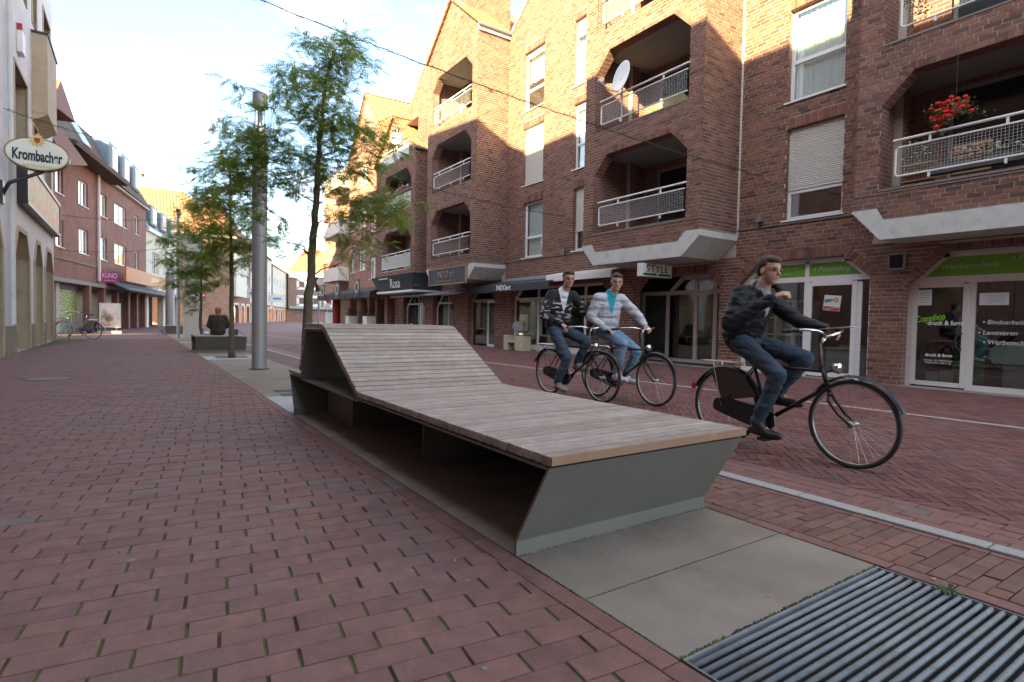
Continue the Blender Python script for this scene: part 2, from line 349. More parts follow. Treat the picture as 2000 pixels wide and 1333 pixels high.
# --- left pavement: running bond, courses slightly skewed
pav = flat('pavement', [(-2.75, -6), (1.505, -6), (1.505, 40), (-2.75, 40)], -.0065, MOSS)
rects = []; R = random.Random(3); ang = math.radians(-6.5); ca, sa = math.cos(ang), math.sin(ang)
ml, mw = .25, .1135
for j in range(-60, 330):
    off = (j % 2)*ml/2 + R.uniform(-.02, .02)
    for i in range(-20, 26):
        x = i*ml+off; y = j*mw; cx, cy = ca*x-sa*y, sa*x+ca*y
        if -2.95 < cx < 1.6 and .8 < cy < 31: rects.append((cx, cy, ang, .239, .1095))
lay(pav, rects, [(1, 0, 1.408), (-1, 0, 2.70)], PV, 'paver', .239, .1095, seed=4, grey=.34)
bord = flat('pavement_edging', [(1.4085, -2), (1.5085, -2), (1.5085, 40), (1.4085, 40)], -.009, JOINT, .01)
lay(bord, [(1.459, .08+i*.2505, math.pi/2, .246, .093) for i in range(160)], [], PV, 'edging_brick', .246, .093, 60, seed=5)
# --- far pavement and street, too far to tell the bricks apart
FARP = mat('far_paving', (.165, .092, .084), .8, var=.14, scale=.8, fine=(14, .16))
FARR = mat('far_road_paving', (.14, .072, .066), .8, var=.12, scale=.7, fine=(14, .14))
flat('far_pavement', [(-9, 31.02), (1.4, 31.02), (1.4, 46), (4, 70), (11, 92), (26, 140), (20, 150), (-12, 70)], -.004, FARP)
flat('far_road', [(1.52, 40.05), (3.6, 40), (3.7, 36.05), (12.5, 36.05), (40, 150), (27, 152), (11.1, 92), (4.1, 70), (1.52, 46)], -.004, FARR)
# --- stone slab strip
SLAB = mat('sandstone_slab', (.235, .205, .165), .8, var=.2, scale=1.7, bump=.25, bscale=70, fine=(150, .06), dirt=((.165, .118, .09), 1.6, .75))
SLABB = mat('blue_granite_slab', (.36, .40, .43), .7, var=.08, scale=5, fine=(220, .1))
strip = flat('slab_strip', [(1.51, 1.208), (2.912, 1.208), (2.912, 44), (1.51, 44)], -.012, MOSS, .02)
y = 1.212; k = 0
while y < 42:
    ln = .479; blue = 7.0 < y+.24 < 8.2 or 16.0 < y+.24 < 17.5 or 26 < y+.2 < 27.2
    b = MB(); z = random.uniform(-.0012, .0012); b.box((1.513, y+.003, -.03), (2.903, y+ln-.003, z)); b.build('stone_slab', SLABB if blue else SLAB, strip, bevel=.003); y += ln; k += 1
MB().box((1.513, -1.9, -.03), (2.903, -.45, -.002)).build('stone_slab', SLAB, strip)
# --- steel grate
GR = mat('blue_grey_grate', (.20, .225, .24), .68, .1, var=.2, scale=5, dirt=((.10, .085, .065), 9, .6))
grate = thing('drain_grate', 'blue grey steel bar grate set in the stone strip', 'grate', (2.2, .6, 0))
fr = MB(); fr.box((1.517, 1.196, -.05), (2.897, 1.207, .001)); fr.box((1.517, -.44, -.05), (1.524, 1.195, .0005)); fr.box((2.886, -.44, -.05), (2.893, 1.195, .0005)); fr.box((1.517, -.448, -.05), (2.897, -.442, 0)); fr.build('frame', GR, grate)
MB().box((1.526, -.44, -.058), (2.884, 1.19, -.05)).build('pit_floor', DARK, grate)
bar = MB().tube([(1.526, 0, 0), (2.884, 0, 0)], .0102, 10, sq=1.0); bm0 = None
for i in range(45):
    yb = 1.172-i*.0362
    if yb < -.42: break
    if bm0 is None: bm0 = bar.build('grate_bar', GR, grate, smooth=True); o = bm0
    else: o = bm0.copy(); C.objects.link(o)
    o.location = (0, yb, -.011)
# --- verge bricks between slabs and kerb
verge = flat('brick_verge', [(2.914, -3), (3.606, -3), (3.606, 31), (2.914, 31)], -.0085, JOINT)
rects = [(2.9625, .05+i*.25, math.pi/2, .243, .083) for i in range(125)]
lay(verge, rects, [], VB, 'edging_brick', .243, .083, 60, seed=8)
rects = []
for j in range(-10, 430):
    for i in range(-1, 4):
        cx = 3.01+.1075+i*.215+(j % 2)*.107+random.uniform(-.006, .006); rects.append((cx, j*.0725, random.uniform(-.012, .012), .209, .0675))
lay(verge, rects, [(1, 0, 3.548), (-1, 0, -3.009)], VB, 'verge_brick', .209, .0675, 300, seed=9)
lay(verge, [(3.576, j*.218, math.pi/2, .212, .046) for j in range(-6, 140)], [], RB, 'edging_brick', .212, .046, 40, seed=10)
# --- granite kerb
GRAN = mat('granite_kerb', (.31, .305, .29), .8, var=.28, scale=90, bump=.4, bscale=150, fine=(300, .2))
kerb = flat('kerb', [(3.607, -3), (3.722, -3), (3.722, 31), (3.607, 31)], -.02, JOINT)
for i in range(34):
    MB().box((3.609, -2+i*1.0+.004, -.1), (3.719, -2+i*1.0+.996, .012)).build('kerb_stone', GRAN, kerb, bevel=.006)
# kerb sweeping out into the junction further on
pts = [(3.66+.0*t, 31+t) for t in (0, 2)]
# --- road: two edge courses and 45 degree herringbone of long bricks
K2 = lambda Y: 8.62-.058*Y
road = flat('road', [(3.724, -6), (8.97, -6), (K2(36), 36), (3.724, 36)], -.008, JOINT)
rects = []
for r_ in range(4):
    for j in range(-10, 150): rects.append((3.724+.056+r_*.1115, j*.214+(r_ % 2)*.107, math.pi/2, .208, .107))
lay(road, rects, [], RB, 'edging_brick', .208, .107, 120, seed=12)
def herring(x0, x1, y0, y1, w, n, gap, rot=math.pi/4):
    out = []; c, s = math.cos(rot), math.sin(rot); cx0, cy0 = (x0+x1)/2, (y0+y1)/2; rad = math.hypot(x1-x0, y1-y0)/2; k = int(rad/w)+n+2
    for i in range(-k, k):
        for j in range(-k, k):
            m = (i-j) % (2*n)
            if m == 0: u, v, a = (i+n/2)*w, (j+.5)*w, rot
            elif m == 2*n-1: u, v, a = (i+.5)*w, (j+n/2)*w, rot+math.pi/2
            else: continue
            x, y = cx0+c*u-s*v, cy0+s*u+c*v
            if x0-.2 < x < x1+.2 and y0 < y < y1: out.append((x, y, a, n*w-gap, w-gap))
    return out
nrm = math.hypot(1, .058)
rects = herring(4.17, 8.7, .4, 24, .0705, 3, .0055)
lay(road, [q for q in rects if inview((q[0], q[1], 0), 120)], [(-1, 0, -4.172), (1, .058, 8.62-.06)], RB, 'road_brick', .206, .065, 300, seed=13, grey=.2)
rects = herring(4.17, 8.7, 24, 36, .0705, 3, .0055)
flat('road_far_field', [(3.73, 24.1), (K2(24), 24.1), (K2(36), 36), (3.73, 36)], -.002, FARR, .004, 'stuff', road)
# --- flush granite channel on the far side
chan = flat('channel', [(K2(-6)-.06, -6), (K2(-6)+.06, -6), (K2(36)+.06, 36), (K2(36)-.06, 36)], -.012, JOINT)
for i in range(38):
    a, b_ = -2+i+.004, -2+i+.996
    MB().prism([(K2(a)-.055, a, -.05), (K2(a)+.055, a, -.05), (K2(b_)+.055, b_, -.05), (K2(b_)-.055, b_, -.05)], (0, 0, .052)).build('channel_stone', GRAN, chan)
# --- shop-side pavement
shop = flat('shop_pavement', [(K2(-6)+.06, -6), (15, -6), (15, 36), (K2(36)+.06, 36)], -.008, JOINT)
rects = [q for q in herring(8, 12.6, 1.5, 20, .1045, 2, .006) if inview((q[0], q[1], 0), 100)]
lay(shop, rects, [(1, 0, 12.3), (-1, -.058, -8.62-.062)], RB, 'pavement_brick', .203, .0985, 300, seed=15)
flat('pavement_far_field', [(K2(20)+.065, 20.1), (12.3, 20.1), (12.3, 36), (K2(36)+.065, 36)], -.002, FARR, .004, 'stuff', shop)
for i in range(26):
    MB().box((12.305, -2+i*1.0+.004, -.03), (12.72, -2+i*1.0+.996, .004)).build('threshold_slab', SLAB, shop)
# --- manhole, litter, weeds
mc = gnd(95, 740)
mh = thing('manhole_cover', 'round concrete manhole cover set flush in the left pavement', 'manhole', (mc.x, mc.y, 0))
MB().lathe([(0, .004), (.30, .004), (.302, -.02)], (mc.x, mc.y, 0), n=32).build('cover', mat('worn_concrete', (.20, .18, .155), .9, var=.2, scale=12), mh, smooth=False)
MB().lathe([(.305, -.02), (.305, .005), (.36, .005), (.362, -.02)], (mc.x, mc.y, 0), n=32).build('rim', mat('cast_iron', (.07, .07, .07), .6, .5), mh)
LEAFY = mat('fallen_leaf_ochre', (.45, .27, .10), .8, var=.2)
R = random.Random(11)
for px, py, s_ in [(1177, 1079, .02), (1140, 1084, .016), (1061, 1110, .022), (1503, 1166, .022), (1824, 1133, .03), (1548, 878, .02), (889, 1097, .02), (1560, 1000, .014), (1440, 952, .016), (520, 960, .03)]:
    p = gnd(px, py); a = R.uniform(0, 6); d = Vector((math.cos(a), math.sin(a), 0))*s_*.65; e = Vector((-d.y, d.x, 0))*.35
    b = MB(); b.add([tuple(p+Vector((0, 0, .006))-d), tuple(p+e+Vector((0, 0, .003))), tuple(p+d+Vector((0, 0, .012))), tuple(p-e+Vector((0, 0, .004)))]+[tuple(p-d+Vector((0, 0, .004))), tuple(p+e+Vector((0, 0, .001))), tuple(p+d+Vector((0, 0, .010))), tuple(p-e+Vector((0, 0, .002)))],
        [(0, 1, 2, 3), (7, 6, 5, 4), (0, 4, 5, 1), (1, 5, 6, 2), (2, 6, 7, 3), (3, 7, 4, 0)])
    where = {1177: 'before the lounger plinth, right one of a close pair', 1140: 'before the lounger plinth, left one of a close pair', 1061: 'beside the lounger corner by the edging', 1503: 'in the middle of the front stone slab', 1824: 'on the edging beside the grate', 1548: 'on the road behind the kerb', 889: 'on the pavement left of the lounger', 1560: 'on the verge bricks', 1440: 'on the verge bricks near the lounger foot', 520: 'alone in the wide left pavement'}[px]
    tag(b.build('fallen_leaf', LEAFY), 'tiny ochre dry leaf lying '+where, 'leaf', 'fallen dry leaves')
LG = mat('weed_green', (.06, .12, .025), .7, var=.3, scale=40)
def weed(p, n, h, label):
    b = MB()
    for i in range(n):
        a = R.uniform(0, 6.28); l = h*R.uniform(.5, 1.2); d = Vector((math.cos(a), math.sin(a), 0)); s = Vector((-d.y, d.x, 0))*l*.16
        q = p+d*l*.15; mid = q+d*l*.5+Vector((0, 0, l*.7)); tip = q+d*l+Vector((0, 0, l*.45))
        b.add([tuple(q-s*.3), tuple(q+s*.3), tuple(mid+s), tuple(tip), tuple(mid-s)], [(0, 1, 2, 4), (4, 2, 3)])
    tag(b.build('weed', LG), label, 'weed', 'small weeds')
mo = MB(); R = random.Random(41)
for (x0, y0, x1, y1, wd, hh) in ((1.515, 1.214, 2.9, 1.214, .009, .004), (1.515, 1.69, 2.9, 1.69, .003, .0015), (1.51, 1.25, 1.51, 2.15, .003, .002), (1.515, 2.176, 2.9, 2.176, .004, .003), (2.908, 1.25, 2.908, 2.3, .003, .002)):
    n = int(math.hypot(x1-x0, y1-y0)/.012)
    for i in range(n):
        f = i/n; 
        if R.random() < .25: continue
        w = wd*R.uniform(.4, 1.3); mo.ell((x0+(x1-x0)*f+R.uniform(-.003, .003), y0+(y1-y0)*f+R.uniform(-.002, .002), -.001), max(w, .007), max(w, .004), hh*R.uniform(.6, 1.6), nu=6, nv=4)
mo = mo.build('joint_moss', MOSS, strip, smooth=True); mo['kind'] = 'stuff'
R = random.Random(12)
weed(gnd(1130, 1050), 14, .022, 'tiny green weed at the foot of the lounger front plate')
weed(gnd(1848, 1163), 16, .05, 'green weed growing out of the steel grate edge')
DISC = mat('old_gum', (.20, .19, .17), .9, var=.2)
for px, py, r_, w in [(946, 1307, .012, 'near the bottom edge of the pavement'), (805, 1116, .013, 'dark and left of the lounger corner'), (913, 1135, .011, 'close to the grey half brick'), (603, 1042, .01, 'mid pavement'), (236, 1077, .014, 'left pavement beside a grey brick'), (255, 1095, .02, 'left pavement largest splash')]:
    p = gnd(px, py); b = MB(); n = 12; ring = [(p.x+r_*R.uniform(.75, 1.2)*math.cos(i*6.283/n), p.y+r_*R.uniform(.6, 1.1)*math.sin(i*6.283/n)) for i in range(n)]
    b.prism([(x, y, -.001) for x, y in ring], (0, 0, .0042)); tag(b.build('gum_spot', DISC), 'flat dried gum spot, '+w, 'stain', 'dried gum spots')
# ================================================================ RIGHT-HAND BUILDINGS
BL, BH, JT = .25, .0833, .015
def FX(X0): return lambda u, v, w: (X0-w, u, v)          # wall facing the street (-X), u = Y
def FY(Y0): return lambda u, v, w: (u, Y0-w, v)          # wall facing the camera (-Y), u = X
def ivals(loops, v):
    xs = []
    for l in loops:
        n = len(l)
        for i in range(n):
            (u0, v0), (u1, v1) = l[i], l[(i+1) % n]
            if (v0 <= v) != (v1 <= v): xs.append(u0+(u1-u0)*(v-v0)/(v1-v0))
    xs.sort(); return list(zip(xs[::2], xs[1::2]))
class Masonry:
    """collects all bricks of one building; nearest 300 whole ones become single objects"""
    def __init__(s, seed): s.c = []; s.b = MB(); s.R = random.Random(seed)
    def put(s, T, qb, w0, w1, rnd):   # qb: 4 (u,v)
        s.b.T = T; s.b.rnd = rnd; s.b.hexa([(u, v, w0) for u, v in qb], [(u, v, w1) for u, v in qb]); s.b.T = None
    def fill(s, T, loops, axis, proud=.008, vmax=99):
        v0 = min(p[1] for p in loops[0]); v1 = min(max(p[1] for p in loops[0]), vmax); r0 = int(v0/BH); nr = int(v1/BH)+1
        for r in range(r0, nr):
            a, b = r*BH+JT/2, (r+1)*BH-JT/2; a = max(a, v0+.001); b = min(b, v1-.001)
            if b-a < .02: continue
            ia, ib = ivals(loops, a+1e-4), ivals(loops, b-1e-4)
            if len(ia) != len(ib): ia = ib = ivals(loops, (a+b)/2)
            off = (r % 2)*BL/2+(.06 if r % 4 > 1 else 0)
            for (l0, r0_), (l1, r1) in zip(ia, ib):
                k = int(math.floor((min(l0, l1)-off)/BL))
                while True:
                    x0 = k*BL+off+JT/2; x1 = x0+BL-JT; k += 1
                    if x0 > max(r0_, r1): break
                    bb = (max(x0, l0), min(x1, r0_)); bt = (max(x0, l1), min(x1, r1))
                    if bb[1]-bb[0] < .015 and bt[1]-bt[0] < .015: continue
                    if bb[1] < bb[0]: bb = (bb[0], bb[0])
                    if bt[1] < bt[0]: bt = (bt[0], bt[0])
                    q = [(bb[0], a), (bb[1], a), (bt[1], b), (bt[0], b)]; pr = proud+s.R.uniform(-.002, .002)
                    if bb == bt and abs(bb[1]-bb[0]-BL+JT) < 1e-6 and abs(b-a-BH+JT) < 1e-6:
                        P = Vector(T((bb[0]+bb[1])/2, (a+b)/2, pr))
                        if inview(P, 0): s.c.append((depth(P), P, axis, T, q, pr)); continue
                    s.put(T, q, -.012, pr, s.R.random())
    def soldier(s, T, p, q, n, h, proud=.012, w=.083):   # bricks on end along p->q, standing out along n
        p, q, n = Vector(p), Vector(q), Vector(n); L_ = (q-p).length; k = max(1, round(L_/w)); d = (q-p)/k; g = d.normalized()*.005
        for i in range(k):
            a, b = p+d*i+g, p+d*(i+1)-g; s.put(T, [tuple(a+n*.004), tuple(b+n*.004), tuple(b+n*h), tuple(a+n*h)], -.012, proud+s.R.uniform(-.002, .002), s.R.random())
    def arch(s, T, sol, h):
        for p, q, n in sol: s.soldier(T, p, q, n, h)
        for w in WEDGE[id(sol)][0]: s.put(T, w, -.012, .010, s.R.random())
    def finish(s, parent, nmax=300):
        s.c.sort(key=lambda t: t[0])
        b = MB(); l, h = (BL-JT)/2, (BH-JT)/2; b.hexa([(-l, -h, -.02), (l, -h, -.02), (l, h, -.02), (-l, h, -.02)], [(-l, -h, 0), (l, -h, 0), (l, h, 0), (-l, h, 0)])
        me = bpy.data.meshes.new('brick'); me.from_pydata(b.v, [], b.f); me.materials.append(WALLBO); me.update()
        for i, (d, P, ax, T, q, pr) in enumerate(s.c):
            if i < nmax:
                U, N = ax; U = Vector(U); N = Vector(N); o = bpy.data.objects.new('brick', me); C.objects.link(o); o.parent = parent
                o.matrix_parent_inverse = wm(parent).inverted(); o.matrix_basis = Matrix(((U.x, 0, N.x, P.x), (U.y, 0, N.y, P.y), (0, 1, 0, P.z), (0, 0, 0, 1)))
            else: s.put(T, q, -.012, pr, s.R.random())
        o = s.b.build('brickwork', WALLB, parent, rnd=True); o['kind'] = 'stuff'
AX = ((0, -1, 0), (-1, 0, 0)); AY = ((1, 0, 0), (0, -1, 0))
WEDGE = {}
def cham(u0, u1, v0, v1, c, h=.23, cl=True, cr=True, cv=None):
    """opening with chamfered head; returns (hole, brick hole, soldier lines)"""
    cv = cv or c; k = math.hypot(c, cv); nx, ny = cv/k, c/k; sol = []
    ins = [(u0, v0), (u1, v0)]; outp = [(u0, v0), (u1, v0)]
    t = h*(1-ny)/nx if nx else 0
    if cr:
        ins += [(u1, v1-cv), (u1-c, v1)]; outp += [(u1, v1-cv), (u1+h*nx, v1-cv+h*ny), (u1-c+t, v1+h)]; sol.append(((u1, v1-cv), (u1-c, v1), (nx, ny)))
    else: ins += [(u1, v1)]; outp += [(u1, v1+h)]
    a = u1-(c if cr else 0); b = u0+(c if cl else 0); sol.append(((a, v1), (b, v1), (0, 1)))
    if cl:
        ins += [(u0+c, v1), (u0, v1-cv)]; outp += [(u0+c-t, v1+h), (u0-h*nx, v1-cv+h*ny), (u0, v1-cv)]; sol.append(((u0+c, v1), (u0, v1-cv), (-nx, ny)))
    else: ins += [(u0, v1)]; outp += [(u0, v1+h)]
    w = []
    if cr: w.append([(u1-c, v1), (u1-c+h*nx, v1+h*ny), (u1-c+t, v1+h), (u1-c, v1+h)])
    if cl: w.append([(u0+c, v1), (u0+c, v1+h), (u0+c-t, v1+h), (u0+c-h*nx, v1+h*ny)])
    WEDGE[id(sol)] = (w, sol)
    return ins, outp, sol
def rect(u0, u1, v0, v1): return [(u0, v0), (u1, v0), (u1, v1), (u0, v1)]
def wall(T, outer, holes, parent, m=MORTAR, reveal=.25, name='wall', rm=None):
    b = MB(T); b.sheet([[(u, v, 0) for u, v in l] for l in [outer]+holes])
    o = b.build(name, m, parent)
    if reveal and holes:
        for l in holes:
            n = len(l); r = MB(T)
            r.add([(a, c, 0) for a, c in l]+[(a, c, -reveal) for a, c in l], [(i, (i+1) % n, n+(i+1) % n, n+i) for i in range(n)])
            r.build('reveal', rm or m, parent)
    return o
def bar(b, T, pts, wd, w0, w1):   # flat bar along uv polyline (closed pairs)
    for (p, q) in pts:
        p, q = Vector(p), Vector(q); d = (q-p).normalized(); n = Vector((-d.y, d.x))*wd/2
        b.hexa([(*(p-n), w0), (*(q-n), w0), (*(q+n), w0), (*(p+n), w0)], [(*(p-n), w1), (*(q-n), w1), (*(q+n), w1), (*(p+n), w1)])
CURT = mat('net_curtain', (.62, .64, .63), .9, var=.06, scale=5)
SHUT = mat('roller_shutter', (.62, .61, .56), .5, var=.03)
REV = brick_tex('brick_reveal', 0, (.24, .10, .07), (.17, .07, .055), (.33, .30, .27))
PLAST = mat('grey_soffit', (.30, .29, .27), .9, var=.1, scale=2)
def window(T, u0, u1, v0, v1, parent, dep=.12, trans=(), mull=(), shutter=0, curtain=0, sill=True, fm=None, fw=.07, tilt=False, back=True, g=None):
    fm = fm or UPVC; w0, w1 = -dep-.06, -dep
    b = MB(T)
    b.box((u0, v0, w0), (u0+fw, v1, w1)); b.box((u1-fw, v0, w0), (u1, v1, w1)); b.box((u0+fw, v0, w0), (u1-fw, v0+fw, w1)); b.box((u0+fw, v1-fw, w0), (u1-fw, v1, w1))
    for t in trans: b.box((u0+fw, t-fw*.6, w0+.003), (u1-fw, t+fw*.6, w1+.002))
    for t in mull: b.box((t-fw*.5, v0+fw, w0+.002), (t+fw*.5, v1-fw, w1+.003))
    o = b.build('window', fm, parent)
    us = [u0+fw]+sum([[t-fw*.5, t+fw*.5] for t in mull], [])+[u1-fw]; vs = [v0+fw]+sum([[t-fw*.6, t+fw*.6] for t in trans], [])+[v1-fw]
    for i in range(0, len(us), 2):
        for j in range(0, len(vs), 2):
            p = MB(T); p.box((us[i], vs[j], w0+.02), (us[i+1], vs[j+1], w0+.028)); p.build('pane', g or GLASS, o)
    if back:
        k = MB(T); k.add([(u0, v0, w0-.75), (u1, v0, w0-.75), (u1, v1, w0-.75), (u0, v1, w0-.75), (u0, v0, w0), (u1, v0, w0), (u1, v1, w0), (u0, v1, w0)], [(0, 1, 2, 3), (0, 4, 5, 1), (1, 5, 6, 2), (2, 6, 7, 3), (3, 7, 4, 0)]); k.build('room', DARK, o)
    if curtain:
        k = MB(T); n = int((u1-u0-.1)/.035); cv = []
        lo = v0+.05 if curtain == 1 else v0+(v1-v0)*(1-curtain)
        for i in range(n+1):
            u = u0+.05+(u1-u0-.1)*i/n; d = .018*math.sin(i*1.9)+.012*math.sin(i*.7); cv += [(u, lo+.02*math.sin(i*.5), w0-.07+d), (u, v1-.05, w0-.07+d*.6)]
        k.add(cv, [(2*i, 2*i+2, 2*i+3, 2*i+1) for i in range(n)]); k.build('curtain', CURT, o, smooth=True)
    if shutter:
        k = MB(T); lo = v1-(v1-v0)*shutter; n = int((v1-lo)/.045)
        for i in range(n):
            z = v1-(i+1)*.045; k.add([(u0+.02, z, w1+.012), (u1-.02, z, w1+.012), (u1-.02, z+.022, w1+.026), (u0+.02, z+.022, w1+.026), (u1-.02, z+.042, w1+.012), (u0+.02, z+.042, w1+.012)], [(0, 1, 2, 3), (3, 2, 4, 5)])
        k.box((u0+.02, lo-.03, w1+.006), (u1-.02, lo+.012, w1+.03)); k.build('roller_shutter', SHUT, o)
    if sill:
        k = MB(T); k.box((u0-.06, v0-.05, -dep-.02), (u1+.06, v0-.015, .05)); k.build('sill', fm, o)
    return o
WIRE = mat('white_wire', (.55, .55, .53), .5, var=.05)
def railing(T, u0, u1, v0, v1, parent, w=.04, name='railing', pitch=.05, left=True, infill='wire'):
    b = MB(T); r = .019
    b.tube([(u0-.05, v1, w), (u1+.05 if left else u1, v1, w)], .024, 8)
    vm = v1-.14
    b.tube([(u0, vm, w), (u1-.04, vm, w), (u1, vm-.04, w), (u1, v0+.04, w), (u1-.04, v0, w), (u0, v0, w)], r, 6)
    n = max(2, int((u1-u0)/1.05)); 
    for i in range(n):
        u = u0+(u1-u0)*(i+.5)/n; b.box((u-.018, vm, w-.02), (u+.018, v1, w+.012)); b.box((u-.018, v0-.1, w-.02), (u+.018, v0, w+.012))
    o = b.build(name, WHITE, parent, smooth=False)
    if infill == 'wire':
        k = MB(T); t = .0017; n = int((u1-u0)/pitch)
        for i in range(1, n): u = u0+(u1-u0)*i/n; k.box((u-t, v0, w-t), (u+t, vm, w+t))
        n = int((vm-v0)/pitch)
        for i in range(1, n): v = v0+(vm-v0)*i/n; k.box((u0, v-t, w+t), (u1, v+t, w+2*t))
        k.build('mesh_infill', WIRE, o)
    elif infill == 'panel':
        k = MB(T); k.box((u0, v0+.01, w-.006), (u1-.02, vm-.01, w)); k.build('infill_panel', mat('frosted_panel', (.34, .36, .35), .35, var=.05), o)
    return o
def loggia(u0, u1, v0, v1, X0, X1, parent, dm=True):
    b = MB(); e = .02
    for (m, q) in ((0, [(X0, u0, v0), (X1, u0, v0), (X1, u0, v1), (X0, u0, v1)]), (0, [(X0, u1, v0), (X1, u1, v0), (X1, u1, v1), (X0, u1, v1)]), (0, [(X1, u0, v0), (X1, u1, v0), (X1, u1, v1), (X1, u0, v1)]),
                   (1, [(X0, u0, v1), (X1, u0, v1), (X1, u1, v1), (X0, u1, v1)]), (1, [(X0, u0, v0), (X1, u0, v0), (X1, u1, v0), (X0, u1, v0)])):
        b.m = m; b.add(q, [(0, 1, 2, 3)])
    o = b.build('loggia', [REV, PLAST], parent)
    if dm: window(FX(X1-.02), u0+.5, u1-.7, v0+.05, v0+2.05, o if False else parent, dep=-.08, mull=((u0+u1)/2-.1,), sill=False, back=False, fm=mat('grey_door_frame', (.25, .25, .25), .5), g=mat('dark_pane', (.02, .022, .024), .12, spec=.6))
    return o
TILE = mat('orange_roof_tile', (.33, .15, .08), .8, var=.3, scale=3.5, fine=(9, .18), bump=.3, bscale=30)
def pantile(P, U, V, W, H, parent, tw=.24, th=.34, name='roof_tiles', m=None, amp=.03, shape=None):
    """tiled roof plane: origin P, U across, V up the slope"""
    U, V = Vector(U).normalized(), Vector(V).normalized(); N = U.cross(V); P = Vector(P)
    if N.z < 0: N = -N
    b = MB(); nc = int(W/tw); nr = int(H/th)+1; sub = 5
    for r in range(nr):
        a, c = r*th, min((r+1)*th+.03, H)
        if shape: lo0, hi0 = shape(a/H); lo1, hi1 = shape(min(1, c/H))
        else: lo0 = lo1 = 0; hi0 = hi1 = W
        vs = []; k = nc*sub; b.rnd = random.random()
        for i in range(k+1):
            u = i*W/k; d = amp*(.5+.5*math.sin(2*math.pi*(i % sub)/sub))
            ua, uc = min(max(u, lo0), hi0), min(max(u, lo1), hi1)
            vs += [tuple(P+U*ua+V*a+N*(d+.025)), tuple(P+U*uc+V*c+N*d), tuple(P+U*ua+V*a+N*(d-.01))]
        b.add(vs, [(3*i, 3*i+3, 3*i+4, 3*i+1) for i in range(k)]+[(3*i+2, 3*i+5, 3*i+3, 3*i) for i in range(k)])
    return b.build(name, m or TILE, parent)
# ---------------------------------------------------------------- building one (bays A and B, walls AB and BC)
b1 = thing('apartment_building', 'red brick apartment house with loggia bays above the copy shop and white awning', 'building', (12.55, 8, 0))
M1 = Masonry(21); W0 = 12.55; T0 = FX(W0)
Aop, Abk, Asl = cham(.3, 4.97, .0, 2.60, .66, .11, cr=True, cl=False)
Pop, Pbk, Psl = cham(5.57, 8.62, .0, 2.66, .56, .20, cv=.5)
Sop, Sbk, Ssl = cham(9.15, 12.15, .0, 2.52, .42, .2)
Gop, Gbk, Gsl = cham(13.2, 18.92, .0, 2.46, .45, .11)
wins = []
outer = [(-1.5, -.02), (19.3, -.02), (19.3, 12.4), (13.8, 16.8), (8.3, 12.4), (-1.5, 12.4)]
logA = [(1.9, 3.9, 6.0), (1.9, 6.6, 8.8)]
holes = [Aop, Pop, Sop, Gop]; bh = [Abk, Pbk, Sbk, Gbk]
wdef = [(6.2, 7.48, 3.58, 5.66, dict(trans=(4.22,), shutter=.66, g=None)), (6.24, 7.5, 6.28, 8.36, dict(trans=(7.18,), curtain=1)),
        (16.85, 18.12, 3.58, 5.68, dict(trans=(4.35,), curtain=1)), (16.9, 18.2, 6.36, 8.55, dict(shutter=.985)), (16.93, 18.22, 9.18, 11.4, dict(trans=(9.95,), curtain=.5, shutter=.09)),
        (14.5, 15.1, 3.58, 5.7, dict(shutter=.68)), (14.58, 15.18, 6.36, 8.56, dict(trans=(7.2,), curtain=1, shutter=.1)), (14.64, 15.24, 9.18, 11.4, dict(curtain=1, shutter=.25)),
        (6.24, 7.5, 9.1, 11.2, dict(trans=(9.9,), curtain=1))]
for (u0, u1, v0, v1, k) in wdef: holes.append(rect(u0, u1, v0, v1)); bh.append(rect(u0, u1, v0, v1+.24))
for (u0, u1, v0, v1) in [(9.2, 12.45, 3.55, 6.0), (9.2, 12.45, 6.4, 8.95), (9.2, 12.45, 9.25, 11.6), (1.9, 5.1, 3.55, 6.0), (1.9, 5.1, 6.4, 8.95)]: holes.append(rect(u0, u1, v0, v1))
w1o = wall(T0, outer, holes, b1, rm=REV)
BAYB = rect(8.71, 12.89, 2.8, 20); BAYA = rect(1.2, 5.55, 2.8, 20)
M1.fill(T0, [outer]+bh+[BAYB, BAYA], AX, vmax=13.8)
for s_ in (Asl, Psl, Ssl, Gsl):
    M1.arch(T0, s_, {id(Asl): .11, id(Psl): .2, id(Ssl): .2, id(Gsl): .11}[id(s_)])
for (u0, u1, v0, v1, k) in wdef: M1.soldier(T0, (u1, v1), (u0, v1), (0, 1), .235, w=.0835); window(T0, u0, u1, v0, v1, b1, **k)
# string courses
STR = mat('string_course', (.20, .18, .16), .8)
MB().box((12.51, 5.6, 3.475), (12.549, 8.70, 3.50)).build('string_course', STR, b1); MB().box((12.51, 12.92, 3.475), (12.549, 19.29, 3.50)).build('string_course', STR, b1)
jn = MB(); jn.box((12.525, 8.66, 3.3), (12.549, 8.706, 12)); jn.build('expansion_joint', mat('sealant', (.6, .58, .52), .7), b1)
